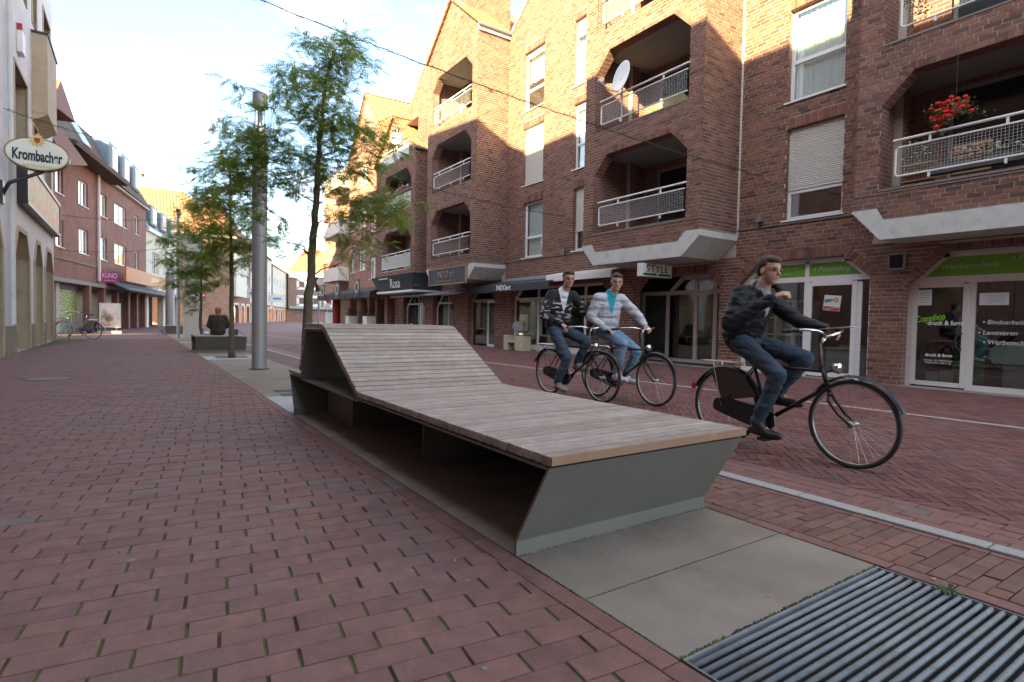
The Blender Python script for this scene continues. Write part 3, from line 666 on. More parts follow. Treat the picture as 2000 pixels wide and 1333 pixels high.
# gable verge and roof of the main volume
vg = MB(); vg.prism([(12.5, 19.42, 12.3), (12.5, 13.8, 16.8), (12.5, 8.18, 12.3), (12.5, 8.18, 12.45), (12.5, 13.8, 16.98), (12.5, 19.42, 12.45)], (.2, 0, 0)); vg.build('verge', mat('grey_verge', (.3, .28, .26), .7), b1)
rf = MB(); rf.prism([(12.7, 19.42, 12.35), (12.7, 13.8, 16.85), (12.7, 8.18, 12.35)], (10, 0, 0)); rf.build('roof', TILE, b1)
MB().box((13.6, -1.5, 0), (22.5, 19.28, .01)).build('floor', DARK, b1)
bk = MB(); bk.add([(22.5, -1.5, 0), (22.5, 19.29, 0), (22.5, 19.29, 12.35), (22.5, -1.5, 12.35), (12.7, -1.5, 12.35), (12.7, 19.29, 12.35), (12.56, -1.5, 0), (12.56, -1.5, 12.4)], [(0, 1, 2, 3), (3, 2, 5, 4), (6, 0, 3, 7)]); bk.build('shell', REV, b1)
def bay(M, root, uR, uL, X0, floors, ztop, apex, slab=True, side=True, wallX=12.55, lw=.42, gable=True, rails=True, dz=0, roof=True, pitchw=.05, infill='wire', vmaxb=99, bot=3.4):
    T = FX(X0); out = [(uR, bot+dz), (uR+.40, bot+dz), (uR+.63, bot-.24+dz), (uL-.55, bot-.24+dz), (uL-.43, bot+dz), (uL, bot+dz), (uL, ztop)]
    if gable: out += [((uR+uL)/2, apex)]
    out += [(uR, ztop)]
    hs, bs, sl = [], [], []
    for (v0, v1) in floors:
        a, b_, c_ = cham(uR+lw, uL-.43, v0, v1, .52, .115); hs.append(a); bs.append(b_); sl.append(c_)
    wall(T, out, hs, root, rm=REV, reveal=.3)
    M.fill(T, [out]+bs, AX, vmax=min(vmaxb, 14.4))
    for q_ in sl: M.arch(T, q_, .115)
    for (v0, v1) in floors:
        b = MB(T); b.box((uR+lw, v0-.03, -.3), (uL-.43, v0, .02)); b.build('parapet_coping', STR, root)
        loggia(uR+.3, uL-.3, v0-.02, v1+.1, X0+.3, wallX+.7, root)
        if rails: railing(T, uR+lw+.02, uL-.72, v0+.19, v0+.85, root, pitch=pitchw, infill=infill)
    if side:
        Ts = FY(uR); o2 = rect(X0, wallX, bot+dz, ztop); wall(Ts, o2, [], root, reveal=0); M.fill(Ts, [[(X0-.008, bot+dz), (wallX, bot+dz), (wallX, ztop), (X0-.008, ztop)]], AY, vmax=vmaxb)
        MB().add([(X0, uL, bot), (wallX, uL, bot), (wallX, uL, ztop), (X0, uL, ztop)], [(0, 1, 2, 3)]).build('side_wall', REV, root)
    s = MB(); zz = bot+.24+dz; s.box((X0-.022, uR-.022, zz), (X0-.009, uL, zz+.02)); s.box((X0-.008, uR-.022, zz), (wallX, uR-.009, zz+.02)); s.build('string_course', STR, root)
    if slab:
        s = MB(); f = bot+dz
        s.prism([(X0-.03, uR-.02, f-.02), (X0-.03, uR-.02, f-.17), (X0-.03, uR+.5, f-.62), (X0-.03, uL-.5, f-.62), (X0-.03, uL+.02, f-.05), (X0-.03, uL+.02, f-.02), (X0-.03, uL-.42, f-.02), (X0-.03, uL-.545, f-.25), (X0-.03, uR+.63, f-.25), (X0-.03, uR+.40, f-.02)], (wallX-X0+.02, 0, 0)); s.build('concrete_balcony_base', CONC, root)
    if gable and roof:
        mid = (uR+uL)/2; sl_ = Vector((0, mid-uR, apex-ztop)); Lr = sl_.length*1.05
        pantile((X0-.12, uR-.12, ztop-.1), (1, 0, 0), sl_, wallX-X0+1.6, Lr, root); pantile((X0-.12, uL+.12, ztop-.1), (1, 0, 0), (0, mid-uL, apex-ztop), wallX-X0+1.6, Lr, root)
        g_ = MB(); g_.tube([(X0-.1, uR-.16, ztop-.12), (wallX, uR-.16, ztop-.12)], .07, 8); g_.build('gutter', mat('zinc', (.28, .29, .30), .45, .6), root)
        bo = MB(); bo.box((X0-.02, uR-.1, ztop-.3), (wallX, uR-.012, ztop-.08)); bo.build('fascia', WHITE, root)
bay(M1, b1, 8.71, 12.89, 11.1, [(3.7, 5.88), (6.55, 8.78), (9.38, 11.6)], 12.6, 14.5, vmaxb=12.6)
bay(M1, b1, 1.2, 5.55, 11.7, [(3.72, 5.8), (6.42, 8.6)], 12.6, 14.5, vmaxb=9.2)
M1.finish(b1)
# ---------------------------------------------------------------- building two (bays C and D)
b2 = thing('apartment_building', 'red brick house with tiled gable bays above the dark art shop sign', 'building', (12.55, 25, 0))
M2 = Masonry(22)
Dop, Dbk, Dsl = cham(20.1, 22.42, 0, 2.42, .45, .11); E1, E1b, E1s = cham(23.7, 26.0, 0, 2.42, .7, .11, cr=False); E2, E2b, E2s = cham(26.95, 29.8, 0, 2.42, .7, .11, cr=False)
out2 = [(19.31, -.02), (31.0, -.02), (31.0, 11.4), (24.55, 16.65), (19.31, 12.4)]
h2 = [Dop, E1, E2] + [rect(19.8, 23.2, a, b_) for a, b_ in ((3.7, 6.05), (6.5, 8.95), (9.3, 11.8))]
wall(T0, out2, h2, b2, rm=REV)
M2.fill(T0, [out2]+[Dbk, E1b, E2b]+[rect(19.31, 23.7, 2.8, 20), rect(25.1, 30.3, 2.7, 9.3)], AX, vmax=16.4)
for s_ in (Dsl, E1s, E2s): M2.arch(T0, s_, .11)
bay(M2, b2, 19.31, 23.7, 11.1, [(3.78, 5.92), (6.7, 8.8), (9.55, 11.7)], 12.66, 14.45, pitchw=.09)
TD = FX(11.1); outD = [(25.1, 2.75), (30.3, 2.75), (30.3, 9.37), (27.7, 11.4), (25.1, 9.37)]
d1, d1b, d1s = cham(25.5, 29.3, 3.62, 5.6, .55, .11); d2, d2b, d2s = cham(25.55, 29.35, 6.6, 8.55, .55, .11); d3 = [(25.75, 9.12), (29.65, 9.12), (27.7, 10.85)]
wall(TD, outD, [d1, d2, d3], b2, rm=REV, reveal=.3); M2.fill(TD, [outD, d1b, d2b, d3], AX)
M2.arch(TD, d1s, .11); M2.arch(TD, d2s, .11)
wall(FY(25.1), rect(11.1, 12.55, 2.75, 9.37), [], b2, reveal=0); M2.fill(FY(25.1), [[(11.092, 2.75), (12.55, 2.75), (12.55, 9.37), (11.092, 9.37)]], AY)
for (v0, v1) in ((3.62, 5.6), (6.6, 8.55)): loggia(25.3, 29.6, v0-.02, v1+.08, 11.4, 13.2, b2); railing(TD, 25.52, 29.2, v0+.1, v0+.85, b2, infill='panel')
loggia(25.5, 29.9, 9.1, 10.9, 11.4, 13.2, b2, False); railing(TD, 25.8, 29.5, 9.15, 9.8, b2, infill='panel')
for u_, s in ((25.0, 1), (30.4, -1)): pantile((10.95, u_, 9.3), (1, 0, 0), (0, s*2.7, 2.08), 3.2, 3.5, b2)
g_ = MB(); g_.tube([(10.95, 24.98, 9.25), (12.5, 24.98, 9.25)], .07, 8); g_.build('gutter', mat('zinc', (.28, .29, .30), .45, .6), b2)
dp = MB(); dp.tube([(11.15, 23.78, 3.3), (11.15, 23.78, 12.5)], .04, 8); dp.build('downpipe', mat('dark_zinc', (.12, .115, .11), .6, .3), b2)
rf = MB(); rf.prism([(12.7, 31.1, 11.4), (12.7, 24.55, 16.75), (12.7, 19.3, 12.4)], (10, 0, 0)); rf.build('roof', TILE, b2)
bk = MB(); bk.add([(22.5, 19.3, 0), (22.5, 31, 0), (22.5, 31, 11.4), (22.5, 19.3, 12.4), (12.56, 31, 0), (12.56, 31, 11.4)], [(0, 1, 2, 3), (1, 4, 5, 2)]); bk.build('shell', REV, b2)
M2.finish(b2)
# ---------------------------------------------------------------- building three: bright brick with paired windows, then pale balconies
BR3 = brick_tex('bright_brick', 0, (.30, .13, .09), (.23, .095, .07), (.38, .33, .28))
b3 = thing('apartment_building', 'bright red brick house with white framed windows beyond the tiled bays', 'building', (12.3, 35, 0))
T3 = FX(12.3); out3 = [(30.9, 2.45), (38.8, 2.45), (38.8, 11.2), (35.4, 15.3), (30.9, 10.6)]
wd3 = [(37.5, 38.3, 4.2), (35.4, 36.7, 4.25), (33.6, 34.6, 3.6), (37.5, 38.3, 7.0), (35.4, 36.7, 7.0), (33.6, 34.6, 6.5), (35.2, 36.5, 9.7), (32.0, 32.9, 9.2)]
wall(T3, out3, [rect(a, b_, v, v+1.35) for a, b_, v in wd3], b3, m=BR3, reveal=.15)
for a, b_, v in wd3: window(T3, a, b_, v, v+1.35, b3, dep=.08, mull=((a+b_)/2,) if b_-a > 1.2 else (), curtain=1, shutter=.15)
pantile((12.1, 30.75, 10.4), (1, 0, 0), (0, 4.65, 4.9), 9, 6.9, b3, tw=.3, th=.4)
pantile((12.1, 38.95, 11.1), (1, 0, 0), (0, -3.55, 4.2), 9, 5.6, b3, tw=.3, th=.4)
MB().box((12.45, 30.95, 2.3), (22, 38.75, 10.4)).build('shell', BR3, b3)
for u in (31.6, 33.2, 34.6, 36.2, 38.4): MB().box((12.3, u, 0), (12.75, u+.42, 2.45)).build('pier', BR3, b3)
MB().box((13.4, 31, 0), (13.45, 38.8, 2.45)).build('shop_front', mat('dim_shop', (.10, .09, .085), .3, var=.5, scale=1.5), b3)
b4 = thing('apartment_building', 'corner house with pale slab balconies at the bend on the right', 'building', (12.5, 42, 0))
PALE = mat('pale_render', (.68, .62, .54), .85, var=.08); TAN = brick_tex('tan_brick', 0, (.36, .20, .13), (.30, .16, .11), (.4, .33, .27))
MB().box((12.9, 38.85, 2.6), (20, 47, 11.5)).build('wall', TAN, b4)
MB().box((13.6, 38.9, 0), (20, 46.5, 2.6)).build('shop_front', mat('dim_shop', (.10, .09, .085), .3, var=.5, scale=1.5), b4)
for v in (3.7, 6.9, 10.1):
    s = MB(); s.prism([(11.6, 38.9, v), (13, 38.85, v), (13, 43.6, v), (12.3, 43.6, v), (11.6, 42.6, v)], (0, 0, .92)); o = s.build('balcony', PALE, b4)
    r_ = MB(); r_.tube([(11.62, 38.9, v+1.35), (11.62, 42.6, v+1.35), (12.3, 43.5, v+1.35)], .03, 6)
    for i in range(8): r_.tube([(11.62, 39+i*.5, v+.92), (11.62, 39+i*.5, v+1.35)], .018, 5)
    r_.build('handrail', mat('dark_red_metal', (.20, .03, .03), .5), b4)
RC = mat('red_column', (.33, .03, .025), .5)
MB().tube([(12.0, 40.6, 0), (12.0, 40.6, 2.9)], .28, 14).build('column', RC, b4, smooth=True)
pantile((12.6, 38.7, 11.4), (0, 1, 0), (1, 0, 1.0), 9, 5, b4, tw=.3, th=.4)
# ---------------------------------------------------------------- shop fronts
GREEN = mat('lime_green_fascia', (.13, .36, .03), .45, var=.05); LGR = mat('lime_lettering', (.30, .75, .05), .5, var=0); WLT = mat('white_lettering', (.72, .74, .72), .5, var=0)
RT, UP = (0, -1, 0), (0, 0, 1)
SFR = mat('shop_frame', (.62, .60, .57), .4, var=.04); BROWNF = mat('brown_shop_frame', (.30, .25, .21), .5, var=.1)
def panes(T, rects_, w, root, m=None):
    for (u0, u1, v0, v1) in rects_: MB(T).box((u0, v0, w), (u1, v1, w+.008)).build('pane', m or SHOPG, root)
def room(u0, u1, depth_, h, root, X=12.82, m=None):
    k = MB(); X1 = X+depth_; k.add([(X, u0, .012), (X1, u0, .012), (X1, u1, .012), (X, u1, .012), (X, u0, h), (X1, u0, h), (X1, u1, h), (X, u1, h)], [(0, 1, 2, 3), (7, 6, 5, 4), (0, 4, 5, 1), (1, 5, 6, 2), (2, 6, 7, 3)]); k.build('shop_interior', m or mat('shop_room', (.09, .085, .08), .8, var=.4, scale=1.2), root)
def pull(T, u, v, root, s=.3):
    MB(T).tube([(u, v, .0), (u+.02, v, .05), (u+.07, v-.04, .07), (u+.09, v-s/2, .075), (u+.07, v-s+.04, .07), (u+.02, v-s, .05), (u, v-s, 0)], .014, 6).build('handle', BLACKP, root, smooth=True)
# copy shop
cs = b1; T = FX(12.80)
b = MB(T); fw = .09
for q in [((4.93, 0), (4.93, 1.98)), ((4.93, 1.98), (4.33, 2.56)), ((4.40, 2.54), (.3, 2.54)), ((3.94, 0), (3.94, 2.1)), ((.4, 0), (.4, 2.5)), ((2.2, 0), (2.2, 2.5))]: bar(b, T, [q], .11, -.06, .0)
bar(b, T, [((4.97, 2.06), (.3, 2.06))], .13, -.06, .004); bar(b, T, [((3.9, .05), (.3, .05))], .1, -.06, .002); b.build('shop_frame', SFR, cs)
d = MB(T)
for q in [((4.85, .03), (4.85, 1.98)), ((4.03, .03), (4.03, 1.98)), ((4.8, .07), (4.08, .07)), ((4.8, 1.96), (4.08, 1.96))]: bar(d, T, [q], .085, -.05, .012)
door = d.build('door', SFR, cs); panes(T, [(4.07, 4.81, .1, 1.93)], -.02, door); pull(T, 4.06, 1.05, door)
panes(T, [(2.26, 3.88, .1, 1.99), (.46, 2.14, .1, 1.99)], -.03, cs)
g_ = MB(T); g_.prism([(4.80, 2.12, -.02), (4.38, 2.49, -.02), (.35, 2.49, -.02), (.35, 2.12, -.02)], (0, 0, .012)); fas = g_.build('fascia_panel', GREEN, cs)
GLT = mat('grey_lettering', (.45, .52, .40), .5, var=0)
for s_, u, v, z in (('• Werbetechnik', 4.06, 2.30, .15), ('• Poster - und', 2.98, 2.39, .15), ('Plakatdruck', 2.86, 2.23, .15)): text(s_, z, (12.785, u, v), RT, UP, GLT, fas, shear=.25)
X_ = 12.812
text('Copyshop', .17, (12.785, 4.58, 1.33), RT, UP, LGR, door, shear=.15, rot=.15, fit=.48); text('druck & form', .12, (12.785, 4.33, 1.235), RT, UP, WLT, door, bold=.003, fit=.58)
text('druck & form', .08, (12.785, 4.42, .62), RT, UP, WLT, door, bold=.002)
for i, s_ in enumerate(('Georgstr. 10 - 49808 Lingen', 'Telefon 05 91 / 800 71 33')): text(s_, .04, (12.785, 4.42, .52-.05*i), RT, UP, WLT, door)
for s_, u, v in (('• Bindearbeiten', 3.43, 1.26), ('• Laminieren', 3.55, 1.07), ('• Werbetechnik', 3.40, .90)): text(s_, .11, (12.785, u, v), RT, UP, WLT, cs, shear=.2)
PAP = mat('paper', (.66, .70, .72), .8, var=.05, scale=20)
for (u, v, w_, h_, n) in ((4.70, 1.73, .26, .30, 'white notice sheet taped inside the copy shop door'), (3.62, 1.68, .42, .22, 'white notice sheet with printed lines in the copy shop window')):
    p = tag(MB(T).box((u-w_/2, v-h_/2, .004), (u+w_/2, v+h_/2, .007)).build('notice', PAP), n, 'notice')
    for i in range(5): MB(T).box((u-w_*.38, v+h_*.28-i*h_*.15, .008), (u+w_*(.3-.1*(i % 2)), v+h_*.31-i*h_*.15, .009)).build('print_line', mat('grey_print', (.2, .22, .25), .8, var=0), p)
room(.3, 5.0, 4.5, 2.6, cs)
tb = thing('display_table', 'table draped with white cloth behind the copy shop window', 'table', (13.6, 3, 0))
b = MB(); b.prism([(13.3, 3.75, .5), (13.3, 2.2, .5), (13.28, 2.15, .72), (13.3, 2.2, .86), (13.3, 3.7, .86), (13.28, 3.8, .7)], (.7, 0, 0)); b.build('cloth', mat('white_cloth', (.7, .72, .7), .9, var=.08), tb); MB().box((13.35, 2.3, 0), (13.95, 3.6, .5)).build('leg_frame', ALU, tb)
pr_ = thing('binding_machine', 'cream office machine standing on the white clothed table', 'machine', (13.5, 3.0, .86)); MB().box((13.42, 2.75, .862), (13.8, 3.3, 1.30)).build('body', mat('cream_plastic', (.55, .52, .44), .5), pr_); MB().box((13.41, 2.85, .95), (13.419, 3.2, 1.25)).build('screen_panel', mat('violet_panel', (.25, .18, .28), .4), pr_)
ab = thing('pavement_board', 'green copy shop board leaning inside the glazed door', 'sign board', (13.3, 4.1, 0)); MB().hexa([(13.25, 3.85, .1), (13.25, 4.38, .1), (13.28, 4.38, .1), (13.28, 3.85, .1)], [(13.42, 3.85, 1.15), (13.42, 4.3, 1.15), (13.45, 4.3, 1.15), (13.45, 3.85, 1.15)]).build('board', mat('dark_green_board', (.05, .16, .04), .6), ab)
text('COPY', .19, (13.345, 4.08, .85), RT, (.17, 0, 1), mat('pale_green_lettering', (.22, .42, .18), .6, var=0), ab); text('SHOP', .19, (13.285, 4.10, .52), RT, (.17, 0, 1), mat('pale_green_lettering', (.22, .42, .18), .6, var=0), ab)
for i, (u, n) in enumerate(((4.66, 'left'), (4.42, 'right'))): tag(MB().box((13.2, u-.11, .012), (13.5, u+.11, .26+.04*i)).build('carton', mat('carton', (.5, .5, .46), .8)), 'pale carton on the floor behind the copy shop door, %s one of two' % n, 'carton', 'cartons behind the door')
fan = thing('ventilation_grille', 'square grey ventilator grille on the brick pier beside the green fascia', 'vent', (12.53, 5.1, 2.27)); b = MB(FX(12.54)); bar(b, None, [((4.93, 2.29), (5.25, 2.29)), ((4.93, 2.59), (5.25, 2.59)), ((4.95, 2.3), (4.95, 2.58)), ((5.23, 2.3), (5.23, 2.58))], .04, 0, .05); b.build('frame', mat('dull_grey_plastic', (.2, .19, .18), .6), fan)
b = MB(FX(12.535)); b.lathe([(.02, .0), (.12, .0), (.12, .02)], (5.09, 2.44, .01), (0, 0, 1), 16); [b.box((4.97, 2.32+i*.03, .01), (5.21, 2.328+i*.03, .03)) for i in range(8)]; b.build('louvre', BLACKP, fan)
# parcel shop
ps = b1; T = FX(12.75)
b = MB(T)
for q in [((5.62, 0), (5.62, 2.15)), ((5.62, 2.15), (6.16, 2.6)), ((6.1, 2.6), (8.1, 2.6)), ((8.05, 2.6), (8.57, 2.15)), ((8.57, 2.15), (8.57, 0)), ((7.0, 0), (7.0, 2.6)), ((5.86, 0), (5.86, 2.1))]: bar(b, T, [q], .1, -.06, 0)
bar(b, T, [((5.6, 2.2), (8.6, 2.2))], .12, -.06, .004); bar(b, T, [((7.05, .05), (8.55, .05))], .1, -.06, .002); b.build('shop_frame', UPVC, ps)
d = MB(T)
for q in [((6.92, .03), (6.92, 2.12)), ((5.96, .03), (5.96, 2.12)), ((6.87, .07), (6.0, .07)), ((6.87, 2.09), (6.0, 2.09))]: bar(d, T, [q], .1, -.05, .014)
door = d.build('door', UPVC, ps); panes(T, [(6.01, 6.87, .12, 2.04)], -.02, door); panes(T, [(5.67, 5.81, .05, 2.13), (7.06, 8.5, .1, 2.13)], -.03, ps)
g_ = MB(T); g_.prism([(5.78, 2.27, -.02), (6.18, 2.55, -.02), (6.94, 2.55, -.02), (6.94, 2.27, -.02)], (0, 0, .012)); f1 = g_.build('fascia_panel', GREEN, ps)
g_ = MB(T); g_.prism([(7.06, 2.27, -.02), (7.06, 2.55, -.02), (8.05, 2.55, -.02), (8.45, 2.27, -.02)], (0, 0, .012)); f2 = g_.build('fascia_panel', GREEN, ps)
text('• Paketshop', .17, (12.735, 6.45, 2.40), RT, UP, GLT, f1, shear=.2); text('Kopien bis DIN A0', .09, (12.735, 7.6, 2.46), RT, UP, GLT, f2, shear=.2); text('in Farbe', .08, (12.735, 7.5, 2.34), RT, UP, GLT, f2, shear=.2)
room(5.6, 8.6, 3.5, 2.6, ps, 12.76)
st = thing('parcel_sticker', 'tilted white and red parcel shop sticker on the glass door', 'sticker', (12.73, 6.4, 1.6))
def tilt(u, v, a=.10, c=(6.42, 1.65)): du, dv = u-c[0], v-c[1]; return (c[0]+du*math.cos(a)-dv*math.sin(a), c[1]+du*math.sin(a)+dv*math.cos(a))
def tquad(u0, u1, v0, v1, w0, w1, m, n, root): b = MB(T); q = [tilt(u0, v0), tilt(u1, v0), tilt(u1, v1), tilt(u0, v1)]; b.hexa([(*p, w0) for p in q], [(*p, w1) for p in q]); return b.build(n, m, root)
tquad(6.24, 6.60, 1.48, 1.82, .0, .006, mat('sticker_white', (.62, .70, .70), .4, var=.02), 'face', st); tquad(6.25, 6.59, 1.49, 1.57, .006, .008, mat('sticker_red', (.45, .02, .03), .4, var=.02), 'band', st)
text('DPD', .085, (12.74, 6.49, 1.70), RT, UP, BLACKP, st, rot=.10, bold=.003); text('PAKETSHOP', .055, (12.741, 6.42, 1.53), RT, UP, WLT, st, rot=.10)
b = MB(T); b.lathe([(.028, 0), (.05, 0), (.05, .003), (.028, .003)], (6.33, 1.71, .007), (0, 0, 1), 16, True); b.build('emblem', mat('sticker_red', (.45, .02, .03), .4), st)
sh = thing('shelf_unit', 'white cube shelving behind the parcel shop window', 'shelf', (13.3, 7.6, 0)); b = MB()
for u in (7.1, 7.55, 8.0, 8.42): b.box((13.2, u, 0), (13.55, u+.03, 1.75))
for v in (.05, .47, .9, 1.32, 1.72): b.box((13.2, 7.1, v), (13.55, 8.45, v+.03))
b.build('carcass', WHITE, sh); MB().box((13.57, 7.08, 0), (13.58, 8.46, 1.75)).build('back_panel', DARK, sh)
cn = thing('shop_counter', 'white counter with flat parcels behind the parcel shop door', 'counter', (13.4, 6.3, 0)); MB().box((13.3, 5.95, 0), (13.7, 6.8, .62)).build('base', mat('pale_counter', (.45, .5, .48), .6), cn); MB().box((13.25, 5.93, .62), (13.72, 6.82, .66)).build('top', WHITE, cn); MB().box((13.3, 6.05, .66), (13.6, 6.5, .72)).build('parcel_tray', mat('yellow_tray', (.55, .52, .1), .6), cn)
tag(MB(FX(12.53)).box((8.68, .62, 0), (8.86, .86, .012)).build('wall_plate', mat('yellow_plate', (.75, .48, .03), .5)), 'small yellow plate low on the brick pier behind the front cyclist', 'plate')
# style shop in its recess
ss = b1; T = FX(13.55); b = MB(T)
for q in [((10.02, 0), (10.02, 2.5)), ((10.68, 0), (10.68, 2.5)), ((11.72, 0), (11.72, 2.0)), ((11.72, 2.0), (11.15, 2.52)), ((12.72, 0), (12.72, 2.1)), ((11.2, 2.5), (9.2, 2.5)), ((9.25, 0), (9.25, 2.5))]: bar(b, T, [q], .12, -.06, 0)
bar(b, T, [((12.78, 2.06), (9.2, 2.06))], .12, -.06, .004); bar(b, T, [((12.7, .05), (9.2, .05))], .1, -.06, .002); b.build('shop_frame', SFR, ss)
panes(T, [(11.78, 12.66, .1, 2.0), (9.31, 9.96, .1, 2.0), (10.08, 10.62, .12, 2.0), (10.74, 11.66, .12, 2.0), (10.08, 11.1, 2.12, 2.45)], -.03, ss); pull(T, 10.2, 1.05, ss); room(9.2, 12.8, 3, 2.6, ss, 13.62)
k = MB(); k.add([(12.56, 12.16, 0), (13.56, 12.8, 0), (13.56, 12.8, 2.55), (12.56, 12.16, 2.55), (12.56, 9.14, 0), (13.56, 9.2, 0), (13.56, 9.2, 2.55), (12.56, 9.14, 2.55)], [(0, 1, 2, 3), (4, 5, 6, 7), (3, 2, 6, 7)]); k.build('recess_lining', PLAST, ss)
sg = thing('hanging_sign', 'white box sign with black capitals hung under the concrete balcony', 'sign', (11.6, 10.5, 2.5))
MB().box((10.98, 10.38, 2.36), (12.13, 10.56, 2.70)).build('box', mat('sign_white', (.62, .62, .6), .4, var=.02), sg, bevel=.01)
text('STYLE', .26, (11.56, 10.375, 2.565), (1, 0, 0), UP, mat('dark_lettering', (.02, .02, .02), .5, var=0), sg, xs=1.25, ext=.003); 
b = MB(); b.box((11.03, 10.370, 2.395), (12.08, 10.379, 2.45)); b.build('band', mat('dark_green_band', (.015, .045, .03), .5), sg); b = MB(); b.prism([(11.49, 10.364, 2.455), (11.63, 10.364, 2.455), (11.56, 10.364, 2.375)], (0, .005, 0)); b.build('arrow', WLT, sg)
MB().tube([(11.3, 10.47, 2.70), (11.3, 10.47, 2.79)], .015, 6).build('hanger', ALU, sg); MB().tube([(11.9, 10.47, 2.70), (11.9, 10.47, 2.79)], .015, 6).build('hanger', ALU, sg)
# ground floor glazing of wall BC, art shop door and the boutique further on
gs = b1; T = FX(12.75); b = MB(T)
for q in [((18.86, 0), (18.86, 2.0)), ((18.86, 2.0), (18.42, 2.4)), ((18.5, 2.4), (13.2, 2.4)), ((17.3, 0), (17.3, 2.4)), ((16.0, 0), (16.0, 2.4)), ((14.6, 0), (14.6, 2.4)), ((13.3, 0), (13.3, 2.4))]: bar(b, T, [q], .09, -.06, 0)
bar(b, T, [((18.86, 2.0), (13.2, 2.0))], .09, -.06, .004); bar(b, T, [((18.86, .12), (13.2, .12))], .2, -.06, .002); b.build('shop_frame', SFR, gs)
panes(T, [(a+.05, b_-.05, .23, 1.95) for a, b_ in ((13.3, 14.6), (14.6, 16.0), (16.0, 17.3), (17.3, 18.86))], -.03, gs); room(13.2, 18.9, 2.5, 2.5, gs)
ds = b2; b = MB(T)
for q in [((22.36, 0), (22.36, 1.98)), ((22.36, 1.98), (21.9, 2.36)), ((21.95, 2.36), (20.1, 2.36)), ((20.16, 0), (20.16, 2.36))]: bar(b, T, [q], .09, -.06, 0)
bar(b, T, [((22.36, 2.0), (20.1, 2.0))], .12, -.06, .004); b.build('shop_frame', BROWNF, ds)
d = MB(T)
for q in [((20.95, .02), (20.95, 2.0)), ((20.22, .02), (20.22, 2.0)), ((20.9, .06), (20.26, .06)), ((20.9, 1.93), (20.26, 1.93))]: bar(d, T, [q], .1, -.05, .012)
dr = d.build('door', UPVC, ds); panes(T, [(20.27, 20.9, .1, 1.88)], -.02, dr); pull(T, 20.9, 1.1, dr); panes(T, [(21.02, 22.3, .1, 1.95)], -.03, ds); room(20.1, 22.4, 3, 2.4, ds)
tag(MB().box((14.2, 21.2, 1.1), (14.23, 21.9, 1.85)).build('red_painting', mat('dull_red_canvas', (.22, .05, .05), .8, var=.5, scale=9)), 'dull red painting hanging inside the art shop entrance', 'painting')
TEAL = mat('teal_curtain', (.04, .30, .28), .8, var=.1)
for (u0, u1, nm) in ((23.75, 25.95, 'boutique window with teal curtains under the art shop sign'), (27.0, 29.75, 'boutique window with teal and yellow curtains below the dark fascia')):
    bs_ = b2; b = MB(T)
    for q in [((u0+.05, 0), (u0+.05, 2.35)), ((u1-.05, 0), (u1-.05, 1.75)), (((u0+u1)/2-.2, 0), ((u0+u1)/2-.2, 2.35)), ((u0, 2.35), (u1-.6, 2.35)), ((u1-.65, 2.37), (u1-.05, 1.75))]: bar(b, T, [q], .08, -.05, 0)
    bar(b, T, [((u0, 1.95), (u1-.1, 1.95))], .07, -.05, .003); b.build('shop_frame', SFR, bs_); room(u0, u1, 2, 2.4, bs_)
    panes(T, [(u0+.1, (u0+u1)/2-.25, .05, 1.9), ((u0+u1)/2-.15, u1-.1, .05, 1.9)], -.03, bs_)
    for i, (a, b_, m) in enumerate(((u0+.1, u0+.42, TEAL), (u1-.55, u1-.15, TEAL), ((u0+u1)/2+.0, (u0+u1)/2+.25, mat('yellow_curtain', (.5, .42, .1), .8) if u0 > 26 else mat('mauve_curtain', (.35, .28, .36), .8)))): MB(T).box((a, .1, -.35), (b_, 2.25, -.32)).build('curtain', m, bs_)
# signs and awnings
sb = thing('shop_sign', 'dark blue art shop board with wooden frame on the balcony base', 'sign', (11.0, 21.5, 2.95)); T = FX(11.05)
MB(T).box((19.86, 2.66, .01), (23.22, 3.30, .05)).build('board', mat('dark_slate_board', (.035, .045, .06), .5), sb); b = MB(T); bar(b, T, [((19.84, 2.64), (23.24, 2.64)), ((19.84, 3.32), (23.24, 3.32)), ((19.85, 2.66), (19.85, 3.3)), ((23.23, 2.66), (23.23, 3.3))], .05, .0, .07); b.build('frame', mat('tan_wood', (.30, .19, .10), .6), sb)
text('INDO art', .40, (10.99, 21.6, 3.04), RT, UP, mat('copper_lettering', (.30, .25, .22), .4, .3, var=0), sb, ext=.012, shear=.12); text('Exklusive Kunstgewerbe & Accessoires', .13, (10.995, 21.5, 2.78), RT, UP, mat('copper_lettering', (.30, .25, .22), .4, .3, var=0), sb)
FAB = mat('charcoal_awning', (.045, .05, .055), .85, var=.1); 
aw = thing('awning', 'charcoal fabric awning lettered for the art shop, rolled half out', 'awning', (12, 18, 2.4)); b = MB(); b.hexa([(12.5, 15.3, 2.70), (12.5, 21.0, 2.70), (11.72, 21.0, 2.50), (11.72, 15.3, 2.50)], [(12.5, 15.3, 2.715), (12.5, 21.0, 2.715), (11.72, 21.0, 2.515), (11.72, 15.3, 2.515)]); b.build('canopy', FAB, aw)
MB().box((11.70, 15.3, 2.25), (11.718, 21.0, 2.50)).build('valance', FAB, aw); MB().box((12.3, 15.28, 2.68), (12.54, 19.2, 2.80)).build('cassette', mat('grey_blue_metal', (.34, .38, .40), .45, .3), aw)
text('INDOart', .27, (11.695, 18.15, 2.38), RT, UP, WLT, aw, bold=.006)
